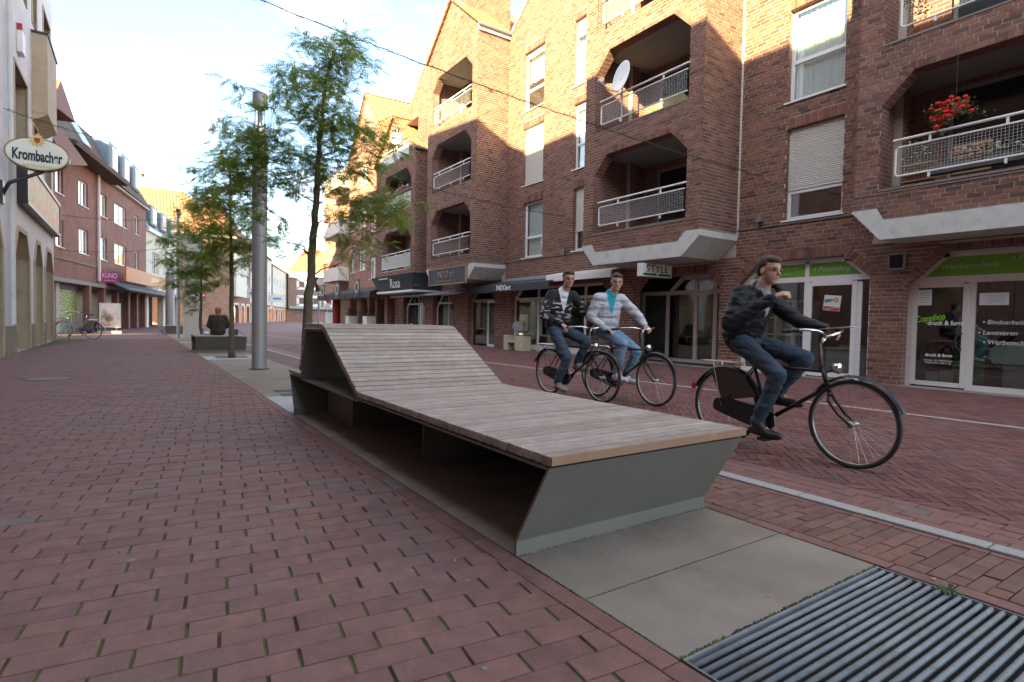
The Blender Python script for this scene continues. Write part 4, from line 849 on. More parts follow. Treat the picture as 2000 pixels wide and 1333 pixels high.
wa = thing('awning', 'white retracted awning on the brick wall beside the concrete balcony', 'awning', (12.2, 14, 2.7)); b = MB(); b.hexa([(12.54, 12.5, 2.82), (12.54, 15.75, 2.82), (11.95, 15.75, 2.70), (11.95, 12.5, 2.70)], [(12.54, 12.5, 2.86), (12.54, 15.75, 2.86), (11.95, 15.75, 2.74), (11.95, 12.5, 2.74)]); b.build('canopy', WHITE, wa); MB().box((11.9, 12.5, 2.50), (11.945, 15.75, 2.70)).build('valance', WHITE, wa, bevel=.01); MB().box((12.0, 12.55, 2.60), (12.35, 15.7, 2.68)).build('cassette', mat('grey_blue_metal', (.34, .38, .40), .45, .3), wa)
ra = thing('awning', 'grey rolled awning between the dark boutique fascia and the art shop board', 'awning', (12, 25, 2.3)); MB().hexa([(12.5, 21.6, 2.5), (12.5, 29.3, 2.5), (11.7, 29.3, 2.28), (11.7, 21.6, 2.28)], [(12.5, 21.6, 2.54), (12.5, 29.3, 2.54), (11.7, 29.3, 2.33), (11.7, 21.6, 2.33)]).build('canopy', mat('grey_blue_metal', (.34, .38, .40), .45, .3), ra); MB().tube([(11.65, 21.5, 2.3), (11.65, 29.3, 2.3)], .06, 8).build('front_bar', ALU, ra)
rs = thing('shop_fascia', 'dark green glossy fascia with white script wrapped round the far bay', 'sign', (11, 27, 2.9)); DG = mat('dark_teal_gloss', (.03, .05, .055), .15, spec=.6)
b = MB(); b.prism([(10.95, 23.9, 2.55), (10.95, 30.0, 2.55), (11.0, 30.4, 3.35), (11.0, 24.6, 3.35), (11.6, 23.95, 3.35)], (.8, 0, 0)) if False else b.hexa([(11.08, 25.2, 2.55), (11.08, 29.7, 2.55), (12.5, 29.9, 2.55), (12.5, 25.1, 2.55)], [(10.92, 24.9, 3.34), (10.92, 30.5, 3.34), (12.5, 30.5, 3.34), (12.5, 24.9, 3.34)]); b.build('panel', DG, rs)
MB().box((11.0, 25.1, 2.45), (12.5, 29.8, 2.545)).build('lower_trim', WHITE, rs); text('Rosa', .68, (10.96, 27.2, 2.90), RT, (-.18, 0, 1), WLT, rs, shear=.2); MB(FX(10.9)).box((27.9, 3.17, .02), (29.2, 3.23, .03)).build('small_print', GLT, rs)
# pub awnings of building three
for i, (u0, u1, nm) in enumerate(((30.6, 34.8, 'nearest'), (35.0, 38.2, 'middle'), (38.4, 41.5, 'furthest'))):
    pa = thing('awning', 'black pub awning with round emblem, %s of three in a row' % nm, 'awning', (11.6, (u0+u1)/2, 2.7), group='pub awnings'); b = MB(); b.hexa([(12.28, u0, 3.05), (12.28, u1, 3.05), (10.9, u1, 2.62), (10.9, u0, 2.62)], [(12.28, u0, 3.07), (12.28, u1, 3.07), (10.9, u1, 2.64), (10.9, u0, 2.64)]); b.build('canopy', FAB, pa); MB().box((10.88, u0, 2.3), (10.9, u1, 2.62)).build('valance', FAB, pa)
    c = (u0+u1)/2; MB(FX(10.86)).box((c-.5, 2.35, 0), (c+.5, 3.4, .02)).build('emblem_board', BLACKP, pa); MB(FX(10.835)).lathe([(.24, 0), (.36, 0), (.36, .01), (.24, .01)], (c, 2.95, 0), (0, 0, 1), 20, True).build('emblem_ring', mat('silver_print', (.45, .45, .45), .5), pa); text('PUB', .22, (10.83, c, 2.52), RT, UP, mat('silver_print', (.45, .45, .45), .5), pa) if False else None
# balcony things
SD = mat('dish_white', (.66, .68, .68), .4, var=.03); dish = thing('satellite_dish', 'white satellite dish on a bracket at the middle bay balcony', 'satellite dish', (10.9, 11.3, 7.6))
n_ = Vector((-.96, .20, .15)).normalized(); b = MB(); pr0 = [(0.001, -.07), (.12, -.062), (.25, -.04), (.36, -.008), (.40, .006), (.405, 0), (.36, -.02), (.25, -.052), (.12, -.074), (0.001, -.082)]; b.lathe(pr0, (10.85, 11.2, 7.73), n_, 28); b.build('reflector', SD, dish, smooth=True)
b = MB(); q = Vector((10.85, 11.2, 7.73)); b.tube([tuple(q+Vector((0, .1, -.38))), tuple(q+n_*.25+Vector((0, .1, -.42))), tuple(q+n_*.42+Vector((-.02, .35, -.12)))], .016, 6); b.tube([(10.92, 11.26, 7.7), (11.05, 11.35, 7.5), (11.06, 11.35, 6.6)], .02, 6); b.build('bracket', ALU, dish); b = MB(); b.lathe([(.001, 0), (.04, 0), (.04, .1), (.001, .1)], tuple(q+n_*.40+Vector((-.02, .36, -.12))), -n_, 10); b.build('feed_horn', SD, dish)
d2_ = thing('satellite_dish', 'grey satellite dish on the railing of the far gable loggia', 'satellite dish', (10.9, 27, 10)); b = MB(); b.lathe([(.001, -.05), (.2, -.03), (.34, .01), (.345, 0), (.2, -.045), (.001, -.065)], (10.9, 27.0, 10.15), (-.55, -.83, .1), 20); b.build('reflector', mat('dish_grey', (.35, .37, .37), .5), d2_, smooth=True); MB().tube([(10.95, 27.05, 9.1), (10.95, 27.05, 10.6)], .03, 6).build('bracket', WHITE, d2_)
def flowers(name, label, cat, pts, cols, root_loc, seed, fol=(.05, .10, .03), fs=.035, nl=5, group=None, fp=.5):
    R = random.Random(seed); t = thing(name, label, cat, root_loc, group=group); lf = MB(); fl = [MB() for _ in cols]
    for p in pts:
        for k in range(nl):
            c = Vector(p)+Vector((R.gauss(0, .06), R.gauss(0, .06), R.gauss(0, .05))); a, e = R.uniform(0, 6.28), R.uniform(-.6, .9); d = Vector((math.cos(a)*math.cos(e), math.sin(a)*math.cos(e), math.sin(e)))*.05; s = d.cross(Vector((R.random(), R.random(), R.random()))).normalized()*.022
            lf.add([tuple(c), tuple(c+d*.5+s), tuple(c+d), tuple(c+d*.5-s)], [(0, 1, 2, 3)])
        if R.random() < fp:
            b = fl[R.randrange(len(cols))]; c = Vector(p)+Vector((R.gauss(-.04, .03), R.gauss(0, .05), R.gauss(.03, .04)))
            b.ell(tuple(c), fs, fs, fs*.7, nu=6, nv=4)
    lf.build('foliage', mat('balcony_leaf', fol, .7, var=.3, scale=30), t)
    for b, (n, c) in zip(fl, cols):
        if b.f: b.build('blossoms', mat('blossom_'+n, c, .7, var=.15), t, smooth=True)
    return t
R = random.Random(5); c0 = Vector((11.62, 3.93, 4.93))
pts = [tuple(c0+Vector((R.gauss(0, .10), R.gauss(0, .14), R.uniform(-.16, .10)-.4*abs(R.gauss(0, .12))))) for _ in range(60)]+[tuple(c0+Vector((0, .22+R.uniform(-.04, .04), -.1-.28*R.random()))) for _ in range(12)]
hb = flowers('hanging_basket', 'hanging basket of bright red flowers in the right loggia', 'flower basket', pts, [('red', (.72, .02, .015))], tuple(c0), 6, fs=.04, fol=(.10, .15, .045), fp=.8); MB().tube([(11.62, 3.93, 5.0), (11.62, 3.93, 5.8)], .006, 5).build('hanger', BLACKP, hb); MB().ell(tuple(c0+Vector((.0, 0, -.06))), .1, .1, .09).build('pot', mat('terracotta', (.30, .10, .06), .8), hb, smooth=True)
pts = [(11.82+R.uniform(-.08, .08), R.uniform(2.2, 4.3), 4.1+R.uniform(-.08, .1)) for _ in range(70)]; fb = flowers('flower_box', 'planter of pink geraniums behind the right bay railing', 'flower box', pts, [('pink', (.75, .22, .34)), ('pale', (.7, .5, .5))], (11.85, 3.2, 3.9), 7, fs=.035); MB().box((11.76, 2.1, 3.86), (11.92, 4.35, 4.02)).build('trough', mat('trough_dark', (.10, .09, .08), .8), fb)
pts = [(11.86+R.uniform(-.08, .08), R.uniform(4.35, 4.75), 4.35+R.uniform(-.12, .14)) for _ in range(40)]; pp = flowers('potted_plant', 'bushy green plant on a wooden stand at the end of the right balcony', 'plant', pts, [('white', (.7, .7, .66))], (11.86, 4.55, 3.8), 8, fs=.02); b = MB()
for z in (3.8, 3.95, 4.1): b.box((11.78, 4.3, z), (12.1, 4.8, z+.02))
b.build('stand', mat('pine_wood', (.42, .28, .14), .6), pp)
pts = [(11.05+R.uniform(-.05, .05), R.uniform(25.7, 29), 7.55+R.uniform(-.06, .08)) for _ in range(60)]; f3 = flowers('flower_box', 'long box of red and white flowers on the far second floor railing', 'flower box', pts, [('red', (.72, .02, .015)), ('white', (.7, .7, .66)), ('pink', (.75, .22, .34))], (11.05, 27, 7.4), 9, fs=.06); MB().box((10.98, 25.6, 7.36), (11.1, 29.1, 7.5)).build('trough', mat('trough_dark', (.10, .09, .08), .8), f3)
pts = [(12.0+R.uniform(-.2, .2), R.uniform(4.6, 4.9), 6.95+R.uniform(-.2, .3)) for _ in range(20)]; flowers('potted_plant', 'trailing green plant at the top balcony of the right bay', 'plant', pts, [('white', (.7, .7, .66))], (11.7, 4.75, 6.8), 10, fs=.01)
tc_ = thing('patio_chair', 'wooden slatted chair on the first floor right balcony', 'chair', (12.3, 3.9, 3.72)); b = MB(); [b.box((12.25, 3.6, 3.9+i*.09), (12.28, 4.15, 3.96+i*.09)) for i in range(6)]; b.build('backrest', mat('pine_wood', (.42, .28, .14), .6), tc_); MB().box((12.28, 3.6, 4.12), (12.7, 4.15, 4.16)).build('seat', mat('pine_wood', (.42, .28, .14), .6), tc_)
# street side things by the shops
wbm = mat('pale_beech', (.50, .42, .30), .6, var=.1, scale=8)
wb = thing('wooden_bench', 'pale box bench standing before the art shop display window', 'bench', (12.2, 17.9, 0)); MB().box((12.05, 18.35, 0), (12.4, 18.6, .57)).build('side', wbm, wb, bevel=.01); MB().box((12.05, 17.25, 0), (12.4, 17.78, .55)).build('side', wbm, wb, bevel=.01); MB().box((12.05, 17.785, .30), (12.4, 18.345, .40)).build('seat', wbm, wb)
orn = thing('garden_ornament', 'grey stone disc on a turned stem on the display bench', 'ornament', (12.3, 17.9, .4)); b = MB(); b.lathe([(.0, 0), (.08, 0), (.03, .05), (.02, .15), (.04, .2), (.02, .3), (.03, .36), (.0, .37)], (12.3, 18.0, .402), (0, 0, 1), 12); b.build('stem', mat('grey_stone', (.28, .27, .25), .8), orn); b = MB(); b.lathe([(.001, -.03), (.19, -.02), (.2, 0), (.19, .02), (.001, .03)], (12.3, 18.0, .92), (-.6, -.8, 0), 20); b.build('disc', mat('grey_stone', (.28, .27, .25), .8), orn)
for i, (u, n) in enumerate(((33.2, 'right'), (36.6, 'left'))):
    t = thing('planter', 'tall white planter column with dark shrub, %s one of the pub pair' % n, 'planter', (11.8, u, 0), group='white pub planters'); MB().box((11.5, u-.35, 0), (12.1, u+.35, 1.25)).build('column', WHITE, t, bevel=.02); R2 = random.Random(30+i); b = MB()
    for k in range(160):
        c = Vector((11.8+R2.gauss(0, .22), u+R2.gauss(0, .24), 1.5+R2.gauss(0, .2))); d = Vector((R2.gauss(0, 1), R2.gauss(0, 1), R2.gauss(0, 1))).normalized()*.09; s = d.orthogonal().normalized()*.04; b.add([tuple(c), tuple(c+d*.5+s), tuple(c+d), tuple(c+d*.5-s)], [(0, 1, 2, 3)])
    b.build('shrub', mat('dark_shrub', (.03, .045, .02), .7), t)
# goods behind the glass
R = random.Random(61)
for i, (u, c, h, n) in enumerate(((18.3, (.5, .45, .36), .55, 'cream'), (17.0, (.16, .22, .12), .5, 'olive green'), (16.6, (.4, .16, .1), .38, 'terracotta'), (15.4, (.1, .14, .2), .6, 'dark blue'), (14.1, (.45, .42, .4), .45, 'pale grey'))):
    b = MB(); b.lathe([(0, 0), (.09, 0), (.15, h*.35), (.13, h*.7), (.05, h*.9), (.07, h), (.06, h), (.04, h*.9), (0, h*.85)], (13.15, u, .24), n=16); tag(b.build('vase', mat('vase_%d' % i, c, .35), None, smooth=True), n+' vase standing in the art shop display window', 'vase', 'vases in the display window')
MB().box((12.9, 13.3, .012), (13.5, 18.8, .238)).build('display_plinth', WHITE, b1)
for i, (u, c, n) in enumerate(((18.0, (.42, .30, .16), 'ochre'), (15.9, (.3, .08, .07), 'dark red'))):
    t_ = thing('framed_picture', n+' framed picture on the back wall of the art shop window', 'picture', (14.6, u, 1.4)); MB().box((14.6, u-.45, 1.0), (14.63, u+.45, 1.85)).build('frame', BLACKP, t_); MB().box((14.592, u-.38, 1.07), (14.599, u+.38, 1.78)).build('canvas', mat('canvas_%d' % i, c, .8, var=.5, scale=6), t_)
cr_ = thing('clothes_rail', 'rail of hanging dark clothes inside the recessed boutique', 'clothes rail', (14.4, 12.1, 0)); MB().tube([(14.4, 11.6, 1.55), (14.4, 12.7, 1.55)], .015, 6).build('rail', CHROME, cr_)
for i in range(9): MB().hexa([(14.2, 11.65+i*.11, .5+R.uniform(0, .2)), (14.6, 11.65+i*.11, .5), (14.6, 11.69+i*.11, .5), (14.2, 11.69+i*.11, .5)], [(14.25, 11.65+i*.11, 1.5), (14.55, 11.65+i*.11, 1.5), (14.55, 11.69+i*.11, 1.5), (14.25, 11.69+i*.11, 1.5)]).build('garment', mat('garment_%d' % (i % 4), [(.05, .05, .06), (.25, .24, .23), (.12, .03, .03), (.08, .09, .14)][i % 4], .9), cr_)
# ================================================================ LEFT-HAND BUILDINGS AND FAR STREET
RENDER = mat('cool_white_render', (.60, .62, .64), .85, var=.06, scale=1.2, bump=.2, bscale=40, dirt=((.38, .38, .36), 1.1, .35))
BEIGE = mat('beige_stone', (.42, .345, .25), .8, var=.1, scale=2.5, bump=.2, bscale=50, dirt=((.20, .17, .12), 2.2, .35))
w_ = thing('tavern_building', 'white rendered tavern with beige arches at the left edge', 'building', (-2.7, 24, 0))
TL = lambda u, v, w: (-2.7+w, u, v)
arch = [(16.6, 18.5), (20.15, 22.75), (23.75, 25.7), (26.35, 28.75)]; hl = [cham(a, b, 0.0, 3.45, .55, cv=.75)[0] for a, b in arch]
lw_ = [(20.4, 22.7, 5.45, 7.95), (20.9, 22.75, 10.3, 12.6), (26.5, 28.5, 9.75, 12.05), (26.6, 28.4, 5.6, 7.2), (23.85, 24.9, 10.35, 12.6), (23.85, 24.9, 5.6, 7.2)]
wall(TL, [(16.0, -.02), (29.2, -.02), (29.2, 15.6), (16.0, 15.6)], hl+[rect(*q) for q in lw_], w_, m=RENDER, reveal=.55, rm=BEIGE)
b = MB(); b.add([(-2.7, 29.2, 0), (-12, 29.2, 0), (-12, 29.2, 15.6), (-2.7, 29.2, 15.6), (-12, 16, 15.6), (-2.7, 16, 15.6), (-12, 16, 0), (-2.7, 16, 0)], [(0, 1, 2, 3), (3, 2, 4, 5), (1, 6, 4, 2), (6, 7, 5, 4)]); b.build('shell', RENDER, w_)
for (a, c), h in zip(arch, hl):
    MB(TL).box((a-.1, 0, -.62), (c+.1, 3.6, -.56)).build('niche_back', BEIGE, w_)
    t = MB(TL); k = [(a, .0), (a, 2.7), (a+.55, 3.45), (c-.55, 3.45), (c, 2.7), (c, .0)]; bar(t, None, list(zip(k[:-1], k[1:])), .14, .0, .035); t.build('arch_trim', BEIGE, w_)
for q in lw_:
    u0, u1, v0, v1 = q; o = MB(TL).box((u0, v0, -.6), (u1, v1, -.56)).build('window', mat('brown_window_pane', (.06, .05, .045), .2, spec=.6), w_)
    t = MB(TL); bar(t, None, [((u0, v0), (u0, v1)), ((u1, v0), (u1, v1)), ((u0, v1), (u1, v1))], .10, .0, .03); t.build('window_trim', BEIGE, w_)
    MB(TL).box((u0+.9, v0+.02, -.56), (u0+1.0, v1-.02, -.52)).build('mullion', BEIGE, o)
o = MB(TL).box((23.7, 7.5, 0), (26.2, 10.0, .40)).build('oriel', BEIGE, w_); MB(TL).box((23.65, 10.0, .0), (26.25, 10.06, .44)).build('oriel_cap', BLACKP, o); MB(TL).hexa([(23.7, 7.25, 0), (26.2, 7.25, 0), (26.2, 7.25, .04), (23.7, 7.25, .04)], [(23.7, 7.49, 0), (26.2, 7.49, 0), (26.2, 7.49, .40), (23.7, 7.49, .40)]).build('oriel_base', BEIGE, o)
for a, c in ((18.75, 20.0), (22.88, 23.6), (25.84, 26.2), (28.87, 29.2)): MB(TL).box((a, 0, .002), (c, .75, .06)).build('plinth', mat('mossy_plinth', (.24, .21, .16), .9, var=.2, dirt=((.08, .10, .02), 2.2, .9)), w_)
dp = MB(TL); dp.tube([(19.2, .8, .1), (19.2, 15, .1)], .06, 8); dp.build('downpipe', RENDER, w_)
# painted poster panel
def art_mat():
    m, n, p, L = _nodes('abstract_painting'); p.inputs['Roughness'].default_value = .5; g = n.nodes.new('ShaderNodeNewGeometry'); t = n.nodes.new('ShaderNodeTexNoise'); t.inputs['Scale'].default_value = 1.3; t.inputs['Detail'].default_value = 9; t.inputs['Distortion'].default_value = 1.5; L(g.outputs['Position'], t.inputs[0])
    r = n.nodes.new('ShaderNodeValToRGB'); cr = r.color_ramp
    for ps, c in ((.3, (.10, .20, .12)), (.42, (.38, .34, .12)), (.52, (.50, .20, .07)), (.6, (.45, .14, .06)), (.75, (.18, .26, .28))): e = cr.elements.new(ps); e.color = c+(1,)
    L(t.outputs[0], r.inputs[0]); L(r.outputs[0], p.inputs['Base Color']); return m
pp_ = thing('painted_panel', 'long abstract orange and green painting hung above the tavern arches', 'painting', (-2.5, 25, 4.1)); MB(TL).box((20.8, 4.25, .02), (29.1, 5.35, .20)).build('panel', art_mat(), pp_); b = MB(TL); bar(b, None, [((20.75, 4.2), (29.15, 4.2)), ((20.75, 5.4), (29.15, 5.4)), ((20.77, 4.2), (20.77, 5.4)), ((29.13, 4.2), (29.13, 5.4))], .12, .0, .24); b.build('frame', BLACKP, pp_)
# oval brewery sign
sp = [atY(8, 300, 18.3), atY(137, 306, 18.3)]; cx = (sp[0].x+sp[1].x)/2; rx = (sp[1].x-sp[0].x)/2; cz = atY(72, 303, 18.3).z; rz = (atY(72, 271, 18.3).z-atY(72, 335, 18.3).z)/2
ov = thing('oval_sign', 'oval cream brewery sign with gold rim and black lettering on a wall bracket', 'sign', (cx, 18.3, cz))
def oval(rx, rz, y0, y1, m, n, root): b = MB(); b.prism([(cx+rx*math.cos(i*2*math.pi/48), y0, cz+rz*math.sin(i*2*math.pi/48)) for i in range(48)], (0, y1-y0, 0)); return b.build(n, m, root)
oval(rx, rz, 18.22, 18.40, BLACKP, 'casing', ov); oval(rx*.97, rz*.95, 18.205, 18.219, mat('gold_rim', (.55, .42, .18), .4, .4), 'rim', ov); oval(rx*.925, rz*.89, 18.195, 18.204, mat('cream_face', (.70, .72, .66), .35, var=.02), 'face', ov)
NAVY = mat('navy_lettering', (.012, .014, .03), .5, var=0); text('Krombacher', .36, (cx, 18.185, cz-.06), (1, 0, 0), UP, NAVY, ov, bold=.012, fit=rx*1.52); text('EINE PERLE DER NATUR', .09, (cx+.05, 18.185, cz-.30), (1, 0, 0), UP, mat('gold_rim', (.55, .42, .18), .4, .4), ov, fit=rx*1.0)
for s_, dx, dz in (('SEIT', -.42, .33), ('1803', .42, .33)): text(s_, .07, (cx+dx, 18.185, cz+dz), (1, 0, 0), UP, mat('gold_rim', (.55, .42, .18), .4, .4), ov) if False else None
b = MB(); b.prism([(cx+(.17 if i % 2 else .11)*math.cos(i*math.pi/10), 18.180, cz+.33+(.17 if i % 2 else .11)*math.sin(i*math.pi/10)) for i in range(20)], (0, .01, 0)); b.build('crest', mat('gold_rim', (.55, .42, .18), .4, .4), ov); b = MB(); b.prism([(cx-.06, 18.174, cz+.39), (cx+.06, 18.174, cz+.39), (cx+.055, 18.174, cz+.30), (cx, 18.174, cz+.25), (cx-.055, 18.174, cz+.30)], (0, .005, 0)); b.build('crest_shield', mat('crest_red', (.35, .03, .02), .5), ov)
b = MB(); b.tube([(-2.7, 18.45, 3.9), (cx-.55, 18.35, cz-.75), (cx+.1, 18.35, cz-rz+.02)], .045, 8); b.box((-2.69, 18.3, 3.75), (-2.64, 18.6, 4.3)); b.build('bracket', BLACKP, ov)
al = thing('alarm_box', 'small white wall alarm box with red lamp on the tavern facade', 'alarm', (-2.65, 21.3, 8.5)); MB(TL).box((20.95, 8.35, 0), (21.4, 8.95, .14)).build('casing', WHITE, al, bevel=.02); MB(TL).box((20.97, 8.96, .01), (21.38, 9.14, .13)).build('lamp', mat('red_lens', (.4, .02, .03), .3), al)
mb = thing('menu_case', 'framed glass menu case on the pier of the first tavern arch', 'display case', (-2.65, 21.4, 1.9)); MB(TL).box((20.25, 1.55, -.555), (22.4, 2.25, -.40)).build('case', BLACKP, mb); MB(TL).box((20.33, 1.62, -.398), (22.32, 2.18, -.39)).build('sheet', mat('menu_sheet', (.5, .52, .5), .3, var=.2, scale=4), mb)
# neighbouring houses along the same side (they shade the street)
nb = thing('rendered_house', 'dark brick town house next to the tavern behind the viewer', 'building', (-2.7, 0, 0))
NBB = brick_tex('neighbour_brick', 0, (.20, .09, .07), (.15, .07, .055), (.25, .22, .19)); MB().box((-12, -45, 0), (-2.72, 7.4, 14.37)).build('wall', NBB, nb); b = MB(); b.prism([(-12, 7.42, 0), (-12, 15.99, 0), (-12, 15.99, 15.6), (-12, 13.8, 15.5), (-12, 8.6, 14.96), (-12, 7.42, 14.4)], (9.28, 0, 0)); b.build('stepped_wall', NBB, nb)
for v in (.9, 4.2, 7.4, 10.6):
    for i in range(16): b = MB(TL); b.box((-42+i*3.0, v, -.018), (-40.7+i*3.0, v+1.6, .01)); b.build('window', mat('dark_pane', (.02, .022, .024), .12, spec=.6), nb)
# ---------------------------------------------------------------- brick house with dormers beyond the tavern
A1 = math.radians(12.5); KO = Vector((-3.75, 36.9, 0)); KU = Vector((math.sin(A1), math.cos(A1), 0)); KN = Vector((math.cos(A1), -math.sin(A1), 0))
def frame(O, U, N): return lambda u, v, w: tuple(O+U*u+N*w+Vector((0, 0, v)))
TK = frame(KO, KU, KN); KBR = brick_tex('kuno_brick', -A1, (.265, .105, .075), (.19, .078, .058), (.30, .25, .21))
kb = thing('brick_house', 'red brick house with three slate dormers beyond the tavern', 'building', tuple(KO+KU*10))
kw = [(1.4, 2.5), (4.9, 6.5), (8.9, 10.2), (12.0, 15.0), (17.4, 18.6)]
kh = [rect(a, c, v, v+1.45) for a, c in kw for v in (4.66, 7.5)]
wall(TK, [(-3, 3.0), (21.1, 3.0), (21.1, 10.1), (-3, 10.1)], kh, kb, m=KBR, reveal=.15)
for a, c in kw:
    for v in (4.66, 7.5): window(TK, a, c, v, v+1.45, kb, dep=.1, mull=((a+c)/2,) if c-a > 1.5 else (), curtain=1)
b = MB(TK); b.box((-3, 4.0, .01), (8.4, 4.1, .06)); b.build('string_course', mat('string_course', (.20, .18, .16), .8), kb)
MB(TK).tube([(8.1, 3.2, .12), (8.1, 10, .12)], .09, 8).build('downpipe', WHITE, kb); MB(TK).box((8.4, 9.95, .02), (21.2, 10.2, .28)).build('gutter', WHITE, kb)
DRO = mat('dark_roof_tile', (.105, .07, .05), .85, var=.25, scale=3); PANEL = mat('red_cladding', (.19, .088, .066), .7, var=.1, scale=1)
b = MB(TK); b.hexa([(-4, 10.05, .6), (21.4, 10.05, .35), (21.4, 10.0, -8), (-4, 10.0, -8)], [(-4, 13.0, -1.0), (18.4, 13.0, -1.0), (18.4, 13.0, -7), (-4, 13.0, -7)]); b.build('roof', DRO, kb)
b = MB(TK); b.hexa([(-3, 3, -8), (21.1, 3, -8), (21.1, 3, -.3), (-3, 3, -.3)], [(-3, 9.9, -7.9), (21.1, 9.9, -7.9), (21.1, 9.9, -.3), (-3, 9.9, -.3)]); b.build('shell', KBR, kb)
def KP(px, py, w):   # photo direction onto the plane w metres in front of this facade
    d = ray(px, py); o = KO+KN*w; t = (o-Vector((0, 0, CH))).dot(KN)/d.dot(KN); P = Vector((0, 0, CH))+d*t; return ((P-KO).dot(KU), P.z, w)
for q in ([(100, 205), (119, 157), (148, 240), (118, 216)], [(100, 262), (117, 248), (172, 324), (128, 322)]):
    b = MB(TK); f_ = [KP(x, y, 1.0) for x, y in q]; b.hexa(f_, [(u, v, -.9) for u, v, w in f_]); b.build('clad_gable', PANEL, kb)
b = MB(TK); b.hexa([(.8, 9.9, .02), (11.0, 9.9, .02), (11.0, 9.9, 1.1), (.8, 9.9, 1.1)], [(.8, 10.3, .0), (11.0, 10.3, .0), (11.0, 10.12, 1.15), (.8, 10.12, 1.15)]); b.build('eaves_overhang', DRO, kb)
SLATE = mat('slate_blue_zinc', (.16, .20, .23), .5, .3, var=.1)
for u in (10.2, 13.2, 16.2):
    d = MB(TK).box((u, 10.75, -2.2), (u+1.9, 12.7, .22)).build('dormer', SLATE, kb, bevel=.15); MB(TK).box((u+.35, 10.95, .222), (u+1.55, 12.4, .27)).build('dormer_window', UPVC, d); MB(TK).box((u+.45, 11.05, .272), (u+1.45, 12.3, .28)).build('dormer_pane', mat('pale_pane', (.35, .40, .44), .1, spec=.6), d)
MB(TK).hexa([(5.6, 11.2, .0), (7.2, 11.2, .0), (7.2, 11.25, .06), (5.6, 11.25, .06)], [(5.6, 12.6, -.78), (7.2, 12.6, -.78), (7.2, 12.65, -.70), (5.6, 12.65, -.70)]).build('skylight', mat('pale_pane', (.35, .40, .44), .1, spec=.6), kb)
# ground floor of the brick house
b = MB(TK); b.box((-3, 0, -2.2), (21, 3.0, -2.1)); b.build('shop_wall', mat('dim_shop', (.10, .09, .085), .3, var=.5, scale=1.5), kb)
b = MB(TK); b.box((-3, 2.8, -2.2), (21.1, 3.02, .02)); b.build('soffit', mat('grey_soffit', (.22, .215, .20), .9), kb)
for u in (6.6, 9.5, 12.5, 15.5, 18.0, 20.6): MB(TK).box((u, 0, -.35), (u+.45, 2.8, 0)).build('pier', KBR, kb)
MB(TK).box((-.5, 0, -.5), (1.6, 2.75, -.45)).build('shop_surround', mat('grey_pink_surround', (.42, .36, .33), .7), kb); b = MB(TK); b.box((2.6, 0, -.46), (3.1, 2.8, -.40)); b.build('shop_surround', mat('grey_pink_surround', (.42, .36, .33), .7), kb)
def green_mat():
    m, n, p, L = _nodes('grass_mural'); g = n.nodes.new('ShaderNodeNewGeometry'); s = n.nodes.new('ShaderNodeMapping'); s.inputs['Scale'].default_value = (1, 1, 5); L(g.outputs['Position'], s.inputs[0]); t = n.nodes.new('ShaderNodeTexNoise'); t.inputs['Scale'].default_value = 3; t.inputs['Detail'].default_value = 9; L(s.outputs[0], t.inputs[0])
    r = n.nodes.new('ShaderNodeValToRGB'); e = r.color_ramp.elements; e[0].position = .35; e[0].color = (.03, .06, .01, 1); e[1].position = .65; e[1].color = (.34, .42, .05, 1); L(t.outputs[0], r.inputs[0]); L(r.outputs[0], p.inputs['Base Color']); return m
gm = thing('window_mural', 'green grass picture in the shop window behind the parked bicycle', 'mural', tuple(KO+KU*4.5)); MB(TK).box((3.3, .6, -.6), (6.2, 2.45, -.55)).build('picture', green_mat(), gm); MB(TK).box((3.25, 2.46, -.62), (6.25, 2.9, -.5)).build('blind', mat('plum_blind', (.12, .02, .08), .7), gm); MB(TK).box((3.25, 0, -.62), (6.25, .58, -.52)).build('sill_panel', mat('sage_panel', (.16, .20, .15), .7), gm)
# pink box sign
ky = 45.0; a_, b_ = atY(197, 531, ky), atY(231, 553, ky)
ks = thing('box_sign', 'magenta box sign with white lettering projecting from the brick house', 'sign', ((a_.x+b_.x)/2, ky, b_.z)); MB().box((a_.x, ky, b_.z), (b_.x, ky+.25, a_.z)).build('box', mat('magenta_panel', (.42, .015, .19), .4), ks); MB().box((a_.x-.12, ky+.02, b_.z), (a_.x-.005, ky+.24, a_.z)).build('end_cap', WHITE, ks); text('KÜNO', .44, ((a_.x+b_.x)/2, ky-.01, (a_.z+b_.z)/2+.1), (1, 0, 0), UP, WLT, ks, fit=(b_.x-a_.x)*.84); MB().box((a_.x+.15, ky-.01, b_.z+.1), (b_.x-.15, ky-.003, b_.z+.16)).build('small_print', mat('pale_pink', (.6, .3, .45), .5), ks); MB().box((a_.x-1.6, ky+.1, (a_.z+b_.z)/2-.04), (a_.x-.12, ky+.16, (a_.z+b_.z)/2+.04)).build('arm', ALU, ks)
of = thing('shop_fascia', 'orange shop fascia above the slate canopy of the brick house', 'sign', tuple(KO+KU*17)); MB(TK).box((10.2, 3.35, .95), (24.0, 4.35, 1.1)).build('panel', mat('orange_fascia', (.50, .20, .08), .5, var=.1), of); MB(TK).box((17.4, 3.6, 1.102), (20.2, 4.05, 1.11)).build('pale_lettering_block', mat('pale_orange', (.62, .38, .22), .5), of)
b = MB(TK); b.hexa([(10.0, 3.3, .02), (33, 3.3, .02), (33, 2.7, 1.3), (10.0, 2.7, 1.3)], [(10.0, 3.36, .02), (33, 3.36, .02), (33, 2.78, 1.35), (10.0, 2.78, 1.35)]); cno = b.build('slate_canopy', mat('slate_roofing', (.13, .16, .17), .6, var=.25, scale=2), kb)
